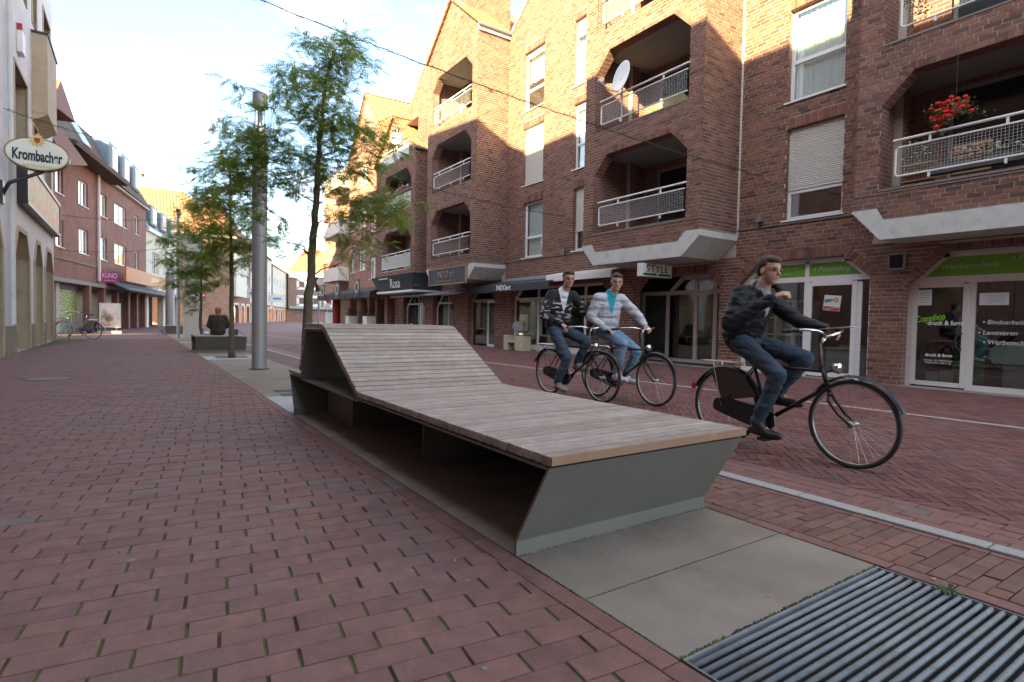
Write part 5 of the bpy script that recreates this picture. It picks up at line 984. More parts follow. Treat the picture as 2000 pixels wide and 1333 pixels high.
# ---------------------------------------------------------------- cream house with slate mansard
A2 = math.radians(14); O2 = KO+KU*21.1; U2 = Vector((math.sin(A2), math.cos(A2), 0)); N2 = Vector((math.cos(A2), -math.sin(A2), 0)); T2 = frame(O2, U2, N2); CREAM = mat('cream_render', (.66, .62, .52), .85, var=.06)
ch = thing('cream_house', 'cream rendered house with slate mansard dormers next to the brick house', 'building', tuple(O2+U2*6)); cw = [(2.0, 4.6), (7.2, 9.8)]
wall(T2, [(0.02, 2.9), (12.6, 2.9), (12.6, 8.3), (0.02, 8.3)], [rect(a, c, 4.7, 6.7) for a, c in cw], ch, m=CREAM, reveal=.15)
for a, c in cw: window(T2, a, c, 4.7, 6.7, ch, dep=.1, mull=(a+.85, a+1.75), curtain=1)
MB(T2).box((0.02, 2.9, -8), (12.6, 8.3, -.3)).build('shell', CREAM, ch); MB(T2).box((0, 8.25, .02), (12.7, 8.55, .25)).build('gutter', WHITE, ch)
MB(T2).hexa([(0, 8.5, .1), (12.6, 8.5, .1), (12.6, 8.5, -8), (0, 8.5, -8)], [(0, 11.0, -.9), (12.6, 11.0, -.9), (12.6, 11.0, -8), (0, 11.0, -8)]).build('mansard', SLATE, ch); MB(T2).hexa([(0, 11.0, -.85), (12.6, 11.0, -.85), (12.6, 11.0, -8), (0, 11.0, -8)], [(0, 12.3, -3.2), (12.6, 12.3, -3.2), (12.6, 12.3, -8), (0, 12.3, -8)]).build('roof', mat('red_roof_tile', (.21, .10, .066), .85, var=.25, scale=2), ch)
for u in (1.2, 4.8, 8.4): d = MB(T2).box((u, 8.9, -1.5), (u+2.1, 10.7, .12)).build('dormer', SLATE, ch, bevel=.12); MB(T2).box((u+.4, 9.15, .122), (u+1.7, 10.4, .15)).build('dormer_window', UPVC, d); MB(T2).box((u+.5, 9.25, .152), (u+1.0, 10.3, .16)).build('dormer_pane', mat('pale_pane', (.35, .40, .44), .1, spec=.6), d); MB(T2).box((u+1.1, 9.25, .152), (u+1.6, 10.3, .16)).build('dormer_pane', mat('pale_pane', (.35, .40, .44), .1, spec=.6), d)
for u in (0.1, 6.0, 11.8): MB(T2).box((u, 0, -.5), (u+.7, 2.9, .0)).build('pier', CREAM, ch)
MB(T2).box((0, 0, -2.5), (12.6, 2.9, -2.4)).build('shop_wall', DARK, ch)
# ---------------------------------------------------------------- big hipped orange roof behind
oh = thing('hipped_house', 'large house with sunlit orange hipped tile roof and square chimney', 'building', (3, 78, 0))
p0, p1 = atY(252, 362, 80), atY(358, 369, 80); e0, e1 = atY(235, 455, 74), atY(450, 462, 74)
MB().box((-6, 74.3, 0), (9.4, 88, e1.z)).build('wall', brick_tex('tan_brick', 0, (.36, .20, .13), (.30, .16, .11), (.4, .33, .27)), oh)
W_ = 16.5; H_ = (Vector((0, 80, p0.z))-Vector((0, 74, e1.z))).length; xl = -7; V_ = Vector((0, 6, p0.z-e1.z))
hipx = p1.x-xl; pantile((xl, 74, e1.z), (1, 0, 0), V_, 10-xl, H_, oh, tw=.33, th=.5, amp=.05, shape=lambda t: (0, (10-xl)*(1-t)+hipx*t))
b = MB(); b.add([(10, 74, e1.z), (p1.x, 80, p0.z), (10, 88, e1.z), (xl, 80, p0.z), (xl, 88, e1.z)], [(0, 2, 1), (1, 2, 4, 3)]); b.build('roof_hip', mat('red_roof_tile', (.21, .10, .066), .85, var=.25, scale=2), oh)
c_ = atY(262, 360, 80.5); MB().box((c_.x-.7, 80, p0.z-1), (c_.x+.75, 81.4, c_.z+1.2)).build('chimney', mat('pale_chimney', (.55, .42, .28), .85), oh); MB().box((c_.x-.95, 79.8, c_.z+1.2), (c_.x+1.0, 81.6, c_.z+1.36)).build('chimney_cap', mat('grey_stone', (.28, .27, .25), .8), oh)
MB().box((xl, 73.8, e1.z-.25), (10, 74.1, e1.z)).build('gutter', WHITE, oh)
# ---------------------------------------------------------------- rows curving away
A3 = math.radians(18.6); O3 = O2+U2*12.6; U3 = Vector((math.sin(A3), math.cos(A3), 0)); N3 = Vector((math.cos(A3), -math.sin(A3), 0)); T3f = frame(O3, U3, N3)
FBR = brick_tex('far_brick', -A3, (.30, .14, .10), (.23, .105, .08), (.33, .28, .24), .3, .1); OFFW = mat('off_white_render', (.70, .66, .58), .85, var=.05); RRT = mat('red_roof_tile', (.21, .10, .066), .85, var=.25, scale=2)
WARML = emis('warm_shop_light', (1, .62, .25), 1.1)
def rowhouse(s0, s1, h, m, mg, label, name='row_house', arcade=True, orel=None, roofh=4, fl=3.4, lit=True, rm=None, nw=None):
    t = thing(name, label, 'building', tuple(O3+U3*(s0+s1)/2)); n = nw or max(2, int((s1-s0)/5)); nf = int((h-3.9)/fl); hs = []; ws = []
    for i in range(n):
        u = s0+(s1-s0)*(i+.5)/n
        for f in range(nf): ws.append((u-1.0, u+1.0, 4.7+f*fl, 6.4+f*fl)); hs.append(rect(*ws[-1]))
    wall(T3f, [(s0, 3.5), (s1, 3.5), (s1, h), (s0, h)], hs, t, m=m, reveal=.2)
    for q in ws:
        o = MB(T3f); bar(o, None, [((q[0], q[2]), (q[1], q[2])), ((q[0], q[3]), (q[1], q[3])), ((q[0], q[2]), (q[0], q[3])), ((q[1], q[2]), (q[1], q[3])), (((q[0]+q[1])/2, q[2]), ((q[0]+q[1])/2, q[3]))], .16, -.15, -.05); o = o.build('window', UPVC, t); MB(T3f).box((q[0], q[2], -.2), (q[1], q[3], -.16)).build('pane', mat('pale_pane', (.35, .40, .44), .1, spec=.6), o)
    k = int((s1-s0)/4.2); w = (s1-s0)/k; ah = []
    for i in range(k): ah.append(cham(s0+i*w+.55, s0+(i+1)*w-.55, 0, 3.0, .7)[0])
    wall(T3f, [(s0, -.02), (s1, -.02), (s1, 3.48), (s0, 3.48)], ah, t, m=mg, reveal=.6, name='arcade')
    for i, a in enumerate(ah):
        tr = MB(T3f); q = a[1:]+a[:1]; bar(tr, None, list(zip(q[:-1], q[1:])), .35, .0, .05); tr.build('arch_trim', OFFW, t)
        MB(T3f).box((s0+i*w+.5, 0, -2.6), (s0+(i+1)*w-.5, 3.2, -2.5)).build('shop_window', WARML if lit and i % 2 == 0 else mat('dim_shop', (.10, .09, .085), .3), t)
    MB(T3f).hexa([(s0, h, .4), (s1, h, .4), (s1, h, -9), (s0, h, -9)], [(s0, h+roofh, -4.2), (s1, h+roofh, -4.2), (s1, h+roofh, -4.8), (s0, h+roofh, -4.8)]).build('roof', rm or RRT, t)
    MB(T3f).box((s0, 3.5, -9), (s1, h, -.35)).build('shell', m, t)
    return t
r1 = rowhouse(21, 32, 11.0, FBR, FBR, 'brick row house with chamfered arcade and white oriel behind the young trees', roofh=6)
for a in (22.5,): MB(T3f).box((a, 4.0, .02), (a+8, 10.2, 1.3)).build('oriel', OFFW, r1)
r2 = rowhouse(32.2, 41, 13.0, FBR, FBR, 'tall brick gabled row house just left of the lamp column', roofh=7); 
r3 = rowhouse(41.2, 66, 13.2, OFFW, FBR, 'off white row house over a brick arcade right of the lamp column', roofh=4.5)
r4 = rowhouse(67.5, 98, 12.5, OFFW, FBR, 'white three storey row house with arcade near the end of the street', roofh=3)
for (s, lab, tx) in ((36, 'white box sign with blue lettering on the tall brick row house', 'Sanitas'), (63, 'white box sign with blue lettering on the off white row house', 'Praxis'), (97, 'white vertical box sign at the far end of the street', '')):
    q = T3f(s, 4.2, .2); q2 = T3f(s, 6.0, 2.2); t = thing('box_sign', lab, 'sign', q); MB(T3f).box((s, 4.2, .1), (s+.25, 5.7 if tx else 8, 3.0 if tx else 1.6)).build('box', mat('sign_white', (.62, .62, .6), .4), t)
    if tx: MB(T3f).box((s-.03, 4.8, .7), (s-.005, 5.15, 2.4)).build('blue_print', mat('blue_lettering', (.12, .22, .45), .5, var=0), t)
# end of the street
eh = thing('corner_house', 'brick corner house with white eaves band closing the street', 'building', (41, 156, 0)); X0_, X1_ = 33.5, 52; TE = lambda u, v, w: (u, 156-w, v); EBR = brick_tex('end_brick', 0, (.28, .16, .13), (.22, .12, .10), (.33, .28, .25), .3, .1)
ew = [(36.2+i*3.6, 37.6+i*3.6, v, v+1.7) for i in range(4) for v in (4.6, 9.0)]
wall(TE, [(X0_, 0), (X1_, 0), (X1_, 12.6), (X0_, 12.6)], [rect(*q) for q in ew]+[rect(35, 39, .3, 3.2), rect(40, 44, .3, 3.2), rect(45, 49, .3, 3.2)], eh, m=EBR, reveal=.2)
for q in ew: o = MB(TE); bar(o, None, [((q[0]-.5, q[2]-.3), (q[1]+.5, q[2]-.3)), ((q[0]-.5, q[3]+.3), (q[1]+.5, q[3]+.3)), ((q[0]-.3, q[2]-.3), (q[0]-.3, q[3]+.3)), ((q[1]+.3, q[2]-.3), (q[1]+.3, q[3]+.3))], .65, .0, .06); o = o.build('window', UPVC, eh); MB(TE).box((q[0], q[2], -.2), (q[1], q[3], -.15)).build('pane', mat('dark_pane', (.02, .022, .024), .12), o); MB(TE).box((q[0], q[2], -.1), (q[1], q[2]+.35, .0)).build('sill_panel', mat('red_lens', (.4, .02, .03), .3), o)
MB().box((34, 157, 0), (52, 157.1, 3.4)).build('shop_wall', mat('teal_shop', (.12, .18, .16), .4, var=.5, scale=.6), eh); MB(TE).box((X0_, 11.4, .02), (X1_, 13.0, .5)).build('eaves_band', OFFW, eh); MB(TE).box((X0_, 3.3, .02), (X1_, 4.0, 1.2)).build('canopy', mat('grey_teal', (.30, .36, .33), .6), eh)
pantile((X0_-.5, 155.4, 13), (1, 0, 0), (0, 6, 7), 19.5, 9, eh, tw=.5, th=.6, amp=.06, shape=lambda t: (6*t, 19.5-3*t)); MB().box((X0_, 156.3, 0), (X1_, 166, 12.6)).build('shell', EBR, eh)
# ================================================================ STREET FURNITURE
WOOD = [(0, (.28, .235, .20)), (.3, (.33, .285, .248)), (.6, (.37, .325, .29)), (.85, (.34, .288, .245)), (1, (.285, .232, .19))]
def wood_mat():
    m = pmat('weathered_slat', WOOD, 'obj', .7, 0, blotch=.2); n = m.node_tree; p = n.nodes['Principled BSDF']; L = n.links.new
    g = n.nodes.new('ShaderNodeNewGeometry'); mp = n.nodes.new('ShaderNodeMapping'); mp.inputs['Scale'].default_value = (3, 160, 160); L(g.outputs['Position'], mp.inputs[0]); t = n.nodes.new('ShaderNodeTexNoise'); t.inputs['Scale'].default_value = 1; t.inputs['Detail'].default_value = 5; L(mp.outputs[0], t.inputs[0])
    b = n.nodes.new('ShaderNodeBump'); b.inputs['Strength'].default_value = .35; b.inputs['Distance'].default_value = .002; L(t.outputs[0], b.inputs['Height']); L(b.outputs[0], p.inputs['Normal'])
    src = p.inputs['Base Color'].links[0].from_socket; mr = n.nodes.new('ShaderNodeMapRange'); mr.inputs[1].default_value = .3; mr.inputs[2].default_value = .7; mr.inputs[3].default_value = .72; mr.inputs[4].default_value = 1.2; L(t.outputs[0], mr.inputs[0]); s = n.nodes.new('ShaderNodeVectorMath'); s.operation = 'SCALE'; L(src, s.inputs[0]); L(mr.outputs[0], s.inputs['Scale']); L(s.outputs[0], p.inputs['Base Color']); return m
SLAT = wood_mat()
EDGE = mat('oiled_hardwood', (.27, .155, .10), .6, var=.15, scale=12)
def sheet_fold(b, pts, x0, x1, th):   # folded steel plate following a (y,z) polyline, constant thickness
    n = len(pts); P = [Vector(p) for p in pts]; off = []
    for i in range(n):
        d0 = (P[i]-P[i-1]).normalized() if i else (P[1]-P[0]).normalized(); d1 = (P[i+1]-P[i]).normalized() if i < n-1 else d0
        n0, n1 = Vector((-d0.y, d0.x)), Vector((-d1.y, d1.x)); m = (n0+n1).normalized(); off.append(P[i]+m*(th/max(.3, m.dot(n0))))
    for i in range(n-1):
        a, c, d, e = P[i], P[i+1], off[i+1], off[i]; b.hexa([(x0, *a), (x0, *c), (x0, *d), (x0, *e)], [(x1, *a), (x1, *c), (x1, *d), (x1, *e)])
def slats(root, p, q, x0, x1, t=.042, pitch=.0705, gap=.0105, side=1, mats=None):
    p, q = Vector(p), Vector(q); Ln = (q-p).length; n = max(1, round(Ln/pitch)); d = (q-p)/n; u = d.normalized(); nn = Vector((-u.y, u.x))*side*t; base = None; R = random.Random(int(p.x*100)); wd = d.length-gap
    for i in range(n):
        if base is None:
            b = MB(); c = [Vector((0, 0)), u*wd, u*wd+nn, nn]; b.hexa([(x0, *v) for v in c], [(x1, *v) for v in c]); base = b.build('slat', SLAT, root, bevel=.003); o = base
        else: o = base.copy(); C.objects.link(o)
        a = p+u*(gap/2)+d*i; o.location = (base.location.x*0, 0, 0); o.location = (R.uniform(-.002, .002), a.x, a.y+R.uniform(-.0012, .0012))
lg = thing('street_lounger', 'large wooden slatted lounger with folded grey steel base in the foreground', 'lounger', (2.2, 4.2, 0))
X0l, X1l = 1.507, 2.905
prof = [(2.18, .0), (2.18, .07), (1.935, .478), (4.50, .468), (5.53, 1.0), (6.19, 1.0), (6.41, .462), (6.93, .462), (6.71, .07), (6.71, .0)]
b = MB(); sheet_fold(b, list(reversed(prof)), X0l, X1l, .014); b.build('steel_shell', STEEL, lg)
b = MB(); b.box((X0l+.01, 4.52, .432), (X1l-.01, 6.40, .446)); b.build('under_plate', STEEL, lg)
b = MB(); b.box((1.86, 3.995, 0), (2.88, 4.01, .45)); b.build('mid_support', STEEL, lg); MB().box((2.862, 2.26, 0), (2.874, 3.99, .455)).build('side_panel', STEEL, lg); MB().box((2.862, 4.015, 0), (2.874, 6.66, .43)).build('side_panel', STEEL, lg)  # closed side panels added to block light coming under from the right
b = MB(); b.box((1.86, 5.7, 0), (2.55, 5.72, .43)); b.box((1.86, 5.722, 0), (1.88, 6.6, .43)); b.build('rear_support', STEEL, lg)
slats(lg, (1.925, .490), (4.50, .480), X0l-.006, X1l+.006, side=1)
slats(lg, (4.515, .489), (5.515, 1.012), X0l-.006, X1l+.006, side=1)
slats(lg, (5.525, 1.014), (6.20, 1.014), X0l-.006, X1l+.006, gap=.004)
slats(lg, (6.213, 1.0), (6.425, .53), X0l-.006, X1l+.006, t=.03, side=1)
slats(lg, (6.44, .474), (6.95, .474), X0l-.006, X1l+.006, t=.03)
# fix first board edge colour
MB().box((X0l-.004, 1.9165, .492), (X1l+.004, 1.9235, .531)).build('edge_board', EDGE, lg)
# low steel benches further along
def low_bench(y, label):
    t = thing('low_bench', label, 'bench', (2.2, y, 0), group='low steel benches on the slab strip'); b = MB(); sheet_fold(b, list(reversed([(y+.08, 0), (y+.08, .06), (y-.14, .455), (y+1.5, .455), (y+1.28, .06), (y+1.28, 0)])), 1.507, 2.905, .014); b.build('steel_shell', STEEL, t); MB().box((1.9, y+.5, 0), (2.5, y+.52, .45)).build('support', STEEL, t)
    slats(t, (y-.15, .468), (y+1.5, .468), 1.5, 2.912, t=.03); return t
low_bench(19.35, 'low steel bench with slatted top carrying the seated person'); low_bench(38.0, 'low steel bench far down the slab strip beside the cream house')
# lamp columns
def column(x, y, h, r, label, full=True):
    t = thing('lamp_column', label, 'lamp post', (x, y, 0), group='silver lamp columns'); b = MB(); b.lathe([(0, 0), (r, 0), (r, h-1.0), (r*.98, h-.99), (.0, h-.99)], (x, y, 0), n=32); b.build('shaft', ALU, t, smooth=False)
    MB().lathe([(r*1.02, 0), (r*1.35, 0), (r*1.35, .012), (r*1.02, .012)], (x, y, .003), n=32).build('base_plate', mat('cast_iron', (.07, .07, .07), .6, .5), t)
    MB().lathe([(.03, h-1.0), (.05, h-.9), (.05, h-.35), (r, h-.30), (r, h-.02), (r*.97, h), (0, h)], (x, y, 0), n=28).build('lamp_head', ALU, t)
    for k in range(4): a = k*math.pi/2+.6; MB().tube([(x+r*.9*math.cos(a), y+r*.9*math.sin(a), h-1.0), (x+r*.9*math.cos(a), y+r*.9*math.sin(a), h-.3)], .012, 6).build('strut', ALU, t)
    MB().lathe([(.0, h-.98), (r*.9, h-.98), (r*.3, h-.6), (0, h-.6)], (x, y, 0), n=20).build('reflector', CHROME, t)
    wdw = MB(); d = Vector((-x, -y, 0)).normalized(); s = Vector((-d.y, d.x, 0)); c = Vector((x, y, 3.28))+d*(r+.002); wdw.hexa([tuple(c-s*.1-Vector((0, 0, .09))), tuple(c+s*.1-Vector((0, 0, .09))), tuple(c+s*.1+Vector((0, 0, .09))), tuple(c-s*.1+Vector((0, 0, .09)))], [tuple(c-s*.1-Vector((0, 0, .09))-d*.05), tuple(c+s*.1-Vector((0, 0, .09))-d*.05), tuple(c+s*.1+Vector((0, 0, .09))-d*.05), tuple(c-s*.1+Vector((0, 0, .09))-d*.05)]); wdw.build('spot_window', CHROME, t)
    return t
column(2.20, 12.95, 5.78, .150, 'tall round silver lamp column rising from the slab strip')
column(2.25, 50.5, 5.2, .30, 'far grey lamp column standing behind the distant low bench')
# information totem beside its pole
tt = thing('information_totem', 'pale grey information stele standing among the young trees', 'totem', (2.4, 31.5, 0)); TOT = mat('totem_grey', (.55, .56, .55), .5, var=.05); MB().box((1.95, 31.5, 0), (2.78, 31.75, 5.0)).build('panel', TOT, tt)
for i, (z0, z1) in enumerate(((3.0, 3.55), (2.2, 2.75))):
    for k in range(7): MB().box((2.05, 31.492, z1-.07*k-.03), (2.68-.05*(k % 3), 31.499, z1-.07*k)).build('text_line', mat('grey_print', (.2, .22, .25), .8, var=0), tt)
MB().box((2.2, 31.492, 1.3), (2.55, 31.499, 1.4)).build('logo_mark', mat('crest_red', (.35, .03, .02), .5), tt)
tp = thing('steel_pole', 'slim grey pole standing just left of the information stele', 'pole', (1.7, 31.2, 0)); MB().tube([(1.72, 31.2, 0), (1.72, 31.2, 6)], .075, 10).build('shaft', mat('grey_blue_metal', (.34, .38, .40), .45, .3), tp); MB().lathe([(0, 6.0), (.1, 6.0), (.1, 6.1), (0, 6.15)], (1.72, 31.2, 0)).build('cap', BLACKP, tp)
# poster board on the left pavement
pb = thing('poster_board', 'white framed pavement poster board beside the parked bicycle', 'sign board', (-1.4, 38.3, 0)); yp = 38.3; a0, a1 = atY(194, 640, yp), atY(236, 593, yp)
b = MB(); b.box((a0.x, yp, a0.z), (a1.x, yp+.05, a1.z)); b.build('frame', mat('sign_white', (.62, .62, .6), .4), pb)
def hair_mat():
    m, n, p, L = _nodes('portrait_poster'); g = n.nodes.new('ShaderNodeNewGeometry'); t = n.nodes.new('ShaderNodeTexNoise'); t.inputs['Scale'].default_value = 1.6; t.inputs['Detail'].default_value = 4; t.inputs['Distortion'].default_value = .8; L(g.outputs['Position'], t.inputs[0]); r = n.nodes.new('ShaderNodeValToRGB'); cr = r.color_ramp
    for ps, c in ((.30, (.14, .11, .09)), (.38, (.30, .25, .22)), (.44, (.60, .52, .47)), (.5, (.66, .65, .64))): e = cr.elements.new(ps); e.color = c+(1,)
    L(t.outputs[0], r.inputs[0]); L(r.outputs[0], p.inputs['Base Color']); return m
MB().box((a0.x+.07, yp-.006, a0.z+.06), (a1.x-.07, yp-.001, a1.z-.06)).build('poster', hair_mat(), pb); MB().box((a0.x-.1, yp-.1, 0), (a1.x+.02, yp+.4, .16)).build('base', mat('grey_blue_metal', (.34, .38, .40), .45, .3), pb); b = MB(); [b.tube([(x, yp+.03, .16), (x, yp+.03, a0.z+.02)], .03, 6) for x in (a0.x+.2, a1.x-.2)]; b.build('spring_leg', BLACKP, pb)
# bicycle stand
bs0 = thing('bicycle_stand', 'grey hoop bicycle stand at the tavern corner', 'bicycle stand', (-2.5, 29.7, 0)); b = MB(); b.tube([(-2.3, 29.9, 0), (-2.3, 29.9, .75), (-2.35, 29.87, .85), (-2.5, 29.75, .9), (-2.75, 29.6, .85), (-2.8, 29.55, .75), (-2.8, 29.55, 0)], .03, 8); b.build('hoop', ALU, bs0, smooth=True)
# signs at the far bend
ne = thing('traffic_sign', 'round red no entry sign on a pole at the bend', 'traffic sign', (0, 52, 0)); q = atY(640, 585, 53); MB().lathe([(0, 0), (.30, 0), (.30, .02), (0, .02)], tuple(q), (0, -1, 0), 24).build('disc', mat('sign_red', (.55, .015, .02), .4), ne); MB().box((q.x-.22, 52.97, q.z-.06), (q.x+.22, 52.978, q.z+.06)).build('bar', WLT, ne); MB().tube([(q.x, 53.06, 0), (q.x, 53.06, q.z+.3)], .035, 8).build('post', ALU, ne); MB().box((q.x-.25, 52.98, q.z-.95), (q.x+.25, 53.0, q.z-.4)).build('plate', mat('sign_white', (.62, .62, .6), .4), ne)
n2 = thing('traffic_sign', 'round red no entry sign half hidden behind the left young tree', 'traffic sign', (0, 52, 0)); q = atY(393, 577, 46); MB().lathe([(0, 0), (.30, 0), (.30, .02), (0, .02)], tuple(q), (0, -1, 0), 24).build('disc', mat('sign_red', (.55, .015, .02), .4), n2); MB().box((q.x-.22, 45.97, q.z-.06), (q.x+.22, 45.978, q.z+.06)).build('bar', WLT, n2); MB().tube([(q.x, 46.06, 0), (q.x, 46.06, q.z+.3)], .035, 8).build('post', ALU, n2)
bl = thing('pub_sign', 'tall black pub sign with white disc on a slim pole', 'sign', (0, 48, 0)); q = atY(626, 556, 48); MB().box((q.x-.42, 48, q.z-.6), (q.x+.42, 48.08, q.z+.6)).build('board', BLACKP, bl); MB().lathe([(0, 0), (.33, 0), (.33, .015), (0, .015)], (q.x, 47.995, q.z+.2), (0, -1, 0), 24).build('disc', mat('sign_white', (.62, .62, .6), .4), bl); GOLD = mat('gold_rim', (.55, .42, .18), .4, .4); b = MB(); b.prism([(q.x-.2, 47.97, q.z-.2), (q.x+.2, 47.97, q.z-.2), (q.x, 47.97, q.z-.4)], (0, .015, 0)); b.build('emblem', GOLD, bl); MB().box((q.x-.15, 47.98, q.z-.54), (q.x+.15, 47.99, q.z-.47)).build('gold_print', GOLD, bl); q3 = atY(623, 600, 48); MB().tube([(q3.x, 48.1, 0), (q3.x, 48.1, q.z+.55)], .09, 10).build('post', ALU, bl)
# small things outside the pub
for px, nm, c, w, h in ((643, 'white menu stand outside the pub next to the red column', (.7, .7, .68), .9, .75), (630, 'white and blue parasol base by the pub entrance', (.35, .5, .7), .35, .5), (690, 'low pale bench outside the pub windows', (.6, .57, .5), 1.5, .42)):
    q = atY(px, 600, 36 if px != 690 else 32); t = thing({643: 'menu_stand', 630: 'parasol_base', 690: 'pub_bench'}[px], nm, {643: 'stand', 630: 'parasol base', 690: 'bench'}[px], (q.x, q.y, 0)); MB().box((q.x-w/2, q.y, 0), (q.x+w/2, q.y+.35, h)).build('body', mat('stand_%d' % px, c, .6), t, bevel=.05)
    if px == 643: b = MB(); bar(b, None, [], .1, 0, 0); b.box((q.x-.2, q.y+.1, h), (q.x+.25, q.y+.14, h+.7)); b.build('frame', WHITE, t)
    if px == 630: MB().tube([(q.x, q.y+.17, h), (q.x, q.y+.17, h+.35)], .12, 10).build('cap', WHITE, t)
# ================================================================ STRING LIGHTS
def cable(pts, label, r=.008, sag=0, bulbs=True, n=60, seed=1):
    a, c = Vector(pts[0]), Vector(pts[1]); R = random.Random(seed); P = [a.lerp(c, i/n)-Vector((0, 0, sag*4*(i/n)*(1-i/n)))+Vector((0, 0, R.uniform(-.01, .01))) for i in range(n+1)]
    t = thing('string_lights', label, 'string lights', tuple(a), group='string lights across the street'); MB().tube([tuple(p) for p in P], r, 5).build('cable', mat('dark_cable', (.03, .032, .03), .7), t)
    b = MB()
    if bulbs:
        Ln = (c-a).length; k = int(Ln/.11)
        for i in range(k):
            f = i/k; p = a.lerp(c, f)-Vector((0, 0, sag*4*f*(1-f))); d = Vector((R.uniform(-1, 1), R.uniform(-1, 1), R.uniform(-1, 1))).normalized()*R.uniform(.04, .08); b.tube([tuple(p), tuple(p+d*.6), tuple(p+d)], [.004, .003, .007], 4)
        w = [tuple(q+Vector((.03*math.sin(i*2.1), .03*math.cos(i*1.7), .03*math.sin(i*1.3)))) for i, q in enumerate(P)]; b.tube(w, .004, 4); b.build('bulbs', mat('dark_cable', (.03, .032, .03), .7), t)
    return t
def wallpt(x, y, X=12.52): return tuple(atX(x, y, X))
e1 = Vector(wallpt(1490, 345)); m1 = ray(590, 0); 
def far_end(px, py, X): q = atX(px, py, X); return tuple(q)
p588 = Vector(atX(588, 0, 2.2)); cable((e1, e1+(p588-e1)*1.45), 'string of festoon lights from the shuttered window up over the street', sag=.3, seed=2, n=110)
cable((Vector(wallpt(1105, 424)), Vector(atX(640, 300, 6.0))), 'string of festoon lights tied to the wall above the art shop awning', sag=.25, seed=3)
cable((Vector(atX(8, 212, -2.65)), Vector(atX(440, 298, 4.5))), 'string of festoon lights leaving the tavern corner towards the trees', sag=.5, seed=4, n=80)
cable((Vector(TK(1.0, 6.2, .2)), Vector(atY(420, 415, 46))), 'thin festoon cable across the brick house at first floor height', sag=.4, seed=5, bulbs=False, r=.014)
cable((Vector(TK(1.0, 4.4, .2)), Vector(atY(390, 470, 46))), 'thin festoon cable across the brick house just above its shop', sag=.4, seed=6, bulbs=False, r=.014)
for px, py, lab in ((1486, 430, 'beside the shuttered window'), (1104, 490, 'between the art shop windows')):
    q = atX(px, py, 12.5); t = thing('floodlight', 'small grey wall floodlight on the brick '+lab, 'floodlight', tuple(q), group='wall floodlights'); MB().box((q.x-.1, q.y-.06, q.z-.05), (q.x+.0, q.y+.06, q.z+.06)).build('head', mat('dull_grey_plastic', (.2, .19, .18), .6), t); MB().tube([(q.x, q.y, q.z-.04), (q.x-.06, q.y, q.z-.14), (q.x+.05, q.y, q.z-.16)], .015, 5).build('bracket', BLACKP, t)
# ================================================================ TREES
BARK = mat('young_bark', (.115, .095, .062), .9, var=.3, scale=14, bump=.6, bscale=60, dirt=((.10, .115, .04), 6, .6))
def leaf_mat(name, c0, c1, tr=.35):
    m = bpy.data.materials.new(name); m.use_nodes = True; n = m.node_tree; p = n.nodes['Principled BSDF']; L = n.links.new; o = n.nodes['Material Output']; p.inputs['Roughness'].default_value = .55; p.inputs['Specular IOR Level'].default_value = .3
    a = n.nodes.new('ShaderNodeAttribute'); a.attribute_name = 'rnd'; r = n.nodes.new('ShaderNodeValToRGB'); r.color_ramp.elements[0].color = c0+(1,); r.color_ramp.elements[1].color = c1+(1,); L(a.outputs['Fac'], r.inputs[0]); L(r.outputs[0], p.inputs['Base Color'])
    t = n.nodes.new('ShaderNodeBsdfTranslucent'); L(r.outputs[0], t.inputs[0]); mx = n.nodes.new('ShaderNodeMixShader'); mx.inputs[0].default_value = tr; L(p.outputs[0], mx.inputs[1]); L(t.outputs[0], mx.inputs[2]); L(mx.outputs[0], o.inputs[0]); return m
LEAF = leaf_mat('locust_leaf', (.095, .18, .03), (.33, .43, .07), .55)
def frond(b, p, d, ln, R, nl=11, ls=.030):
    """pinnate leaf: arched midrib with paired leaflets"""
    d = d.normalized(); side = d.cross(Vector((0, 0, 1)))
    if side.length < .1: side = d.cross(Vector((1, 0, 0)))
    side.normalize(); side = (Matrix.Rotation(R.uniform(-.35, .35), 3, d) @ side); b.rnd = min(1, max(0, R.gauss(.42, .25)))
    q = p.copy(); prev = q; droop = R.uniform(.25, .6); st = ln/nl; side = (side+Vector((0, 0, R.uniform(-.25, .25)))).normalized()
    for i in range(nl):
        f = i/nl; dd = (d+Vector((0, 0, -droop*f*1.4))).normalized(); q = q+dd*st; l = ls*(1-.45*abs(2*f-.9)); w = l*.30
        for s in (-1, 1):
            t = (side*s*.92+dd*.42+Vector((0, 0, -.18+R.uniform(-.15, .1)))).normalized(); n = t.cross(dd).normalized(); u = n.cross(t)
            b.add([tuple(q), tuple(q+t*l*.55+u*w), tuple(q+t*l), tuple(q+t*l*.55-u*w)], [(0, 1, 2, 3)])
    return q
def limb(b, a, c, r0, r1, R, wob=.12, n=7):
    L_ = (c-a).length; P = []
    for i in range(n+1):
        f = i/n; P.append(a.lerp(c, f)+Vector((R.gauss(0, 1), R.gauss(0, 1), R.gauss(0, 1)))*wob*L_*.12*math.sin(math.pi*f)+Vector((0, 0, .16*L_*math.sin(math.pi*f)*(.5 if c.z > a.z else -.2))))
    b.tube([tuple(p) for p in P], [r0+(r1-r0)*(i/n) for i in range(n+1)], 6); return P
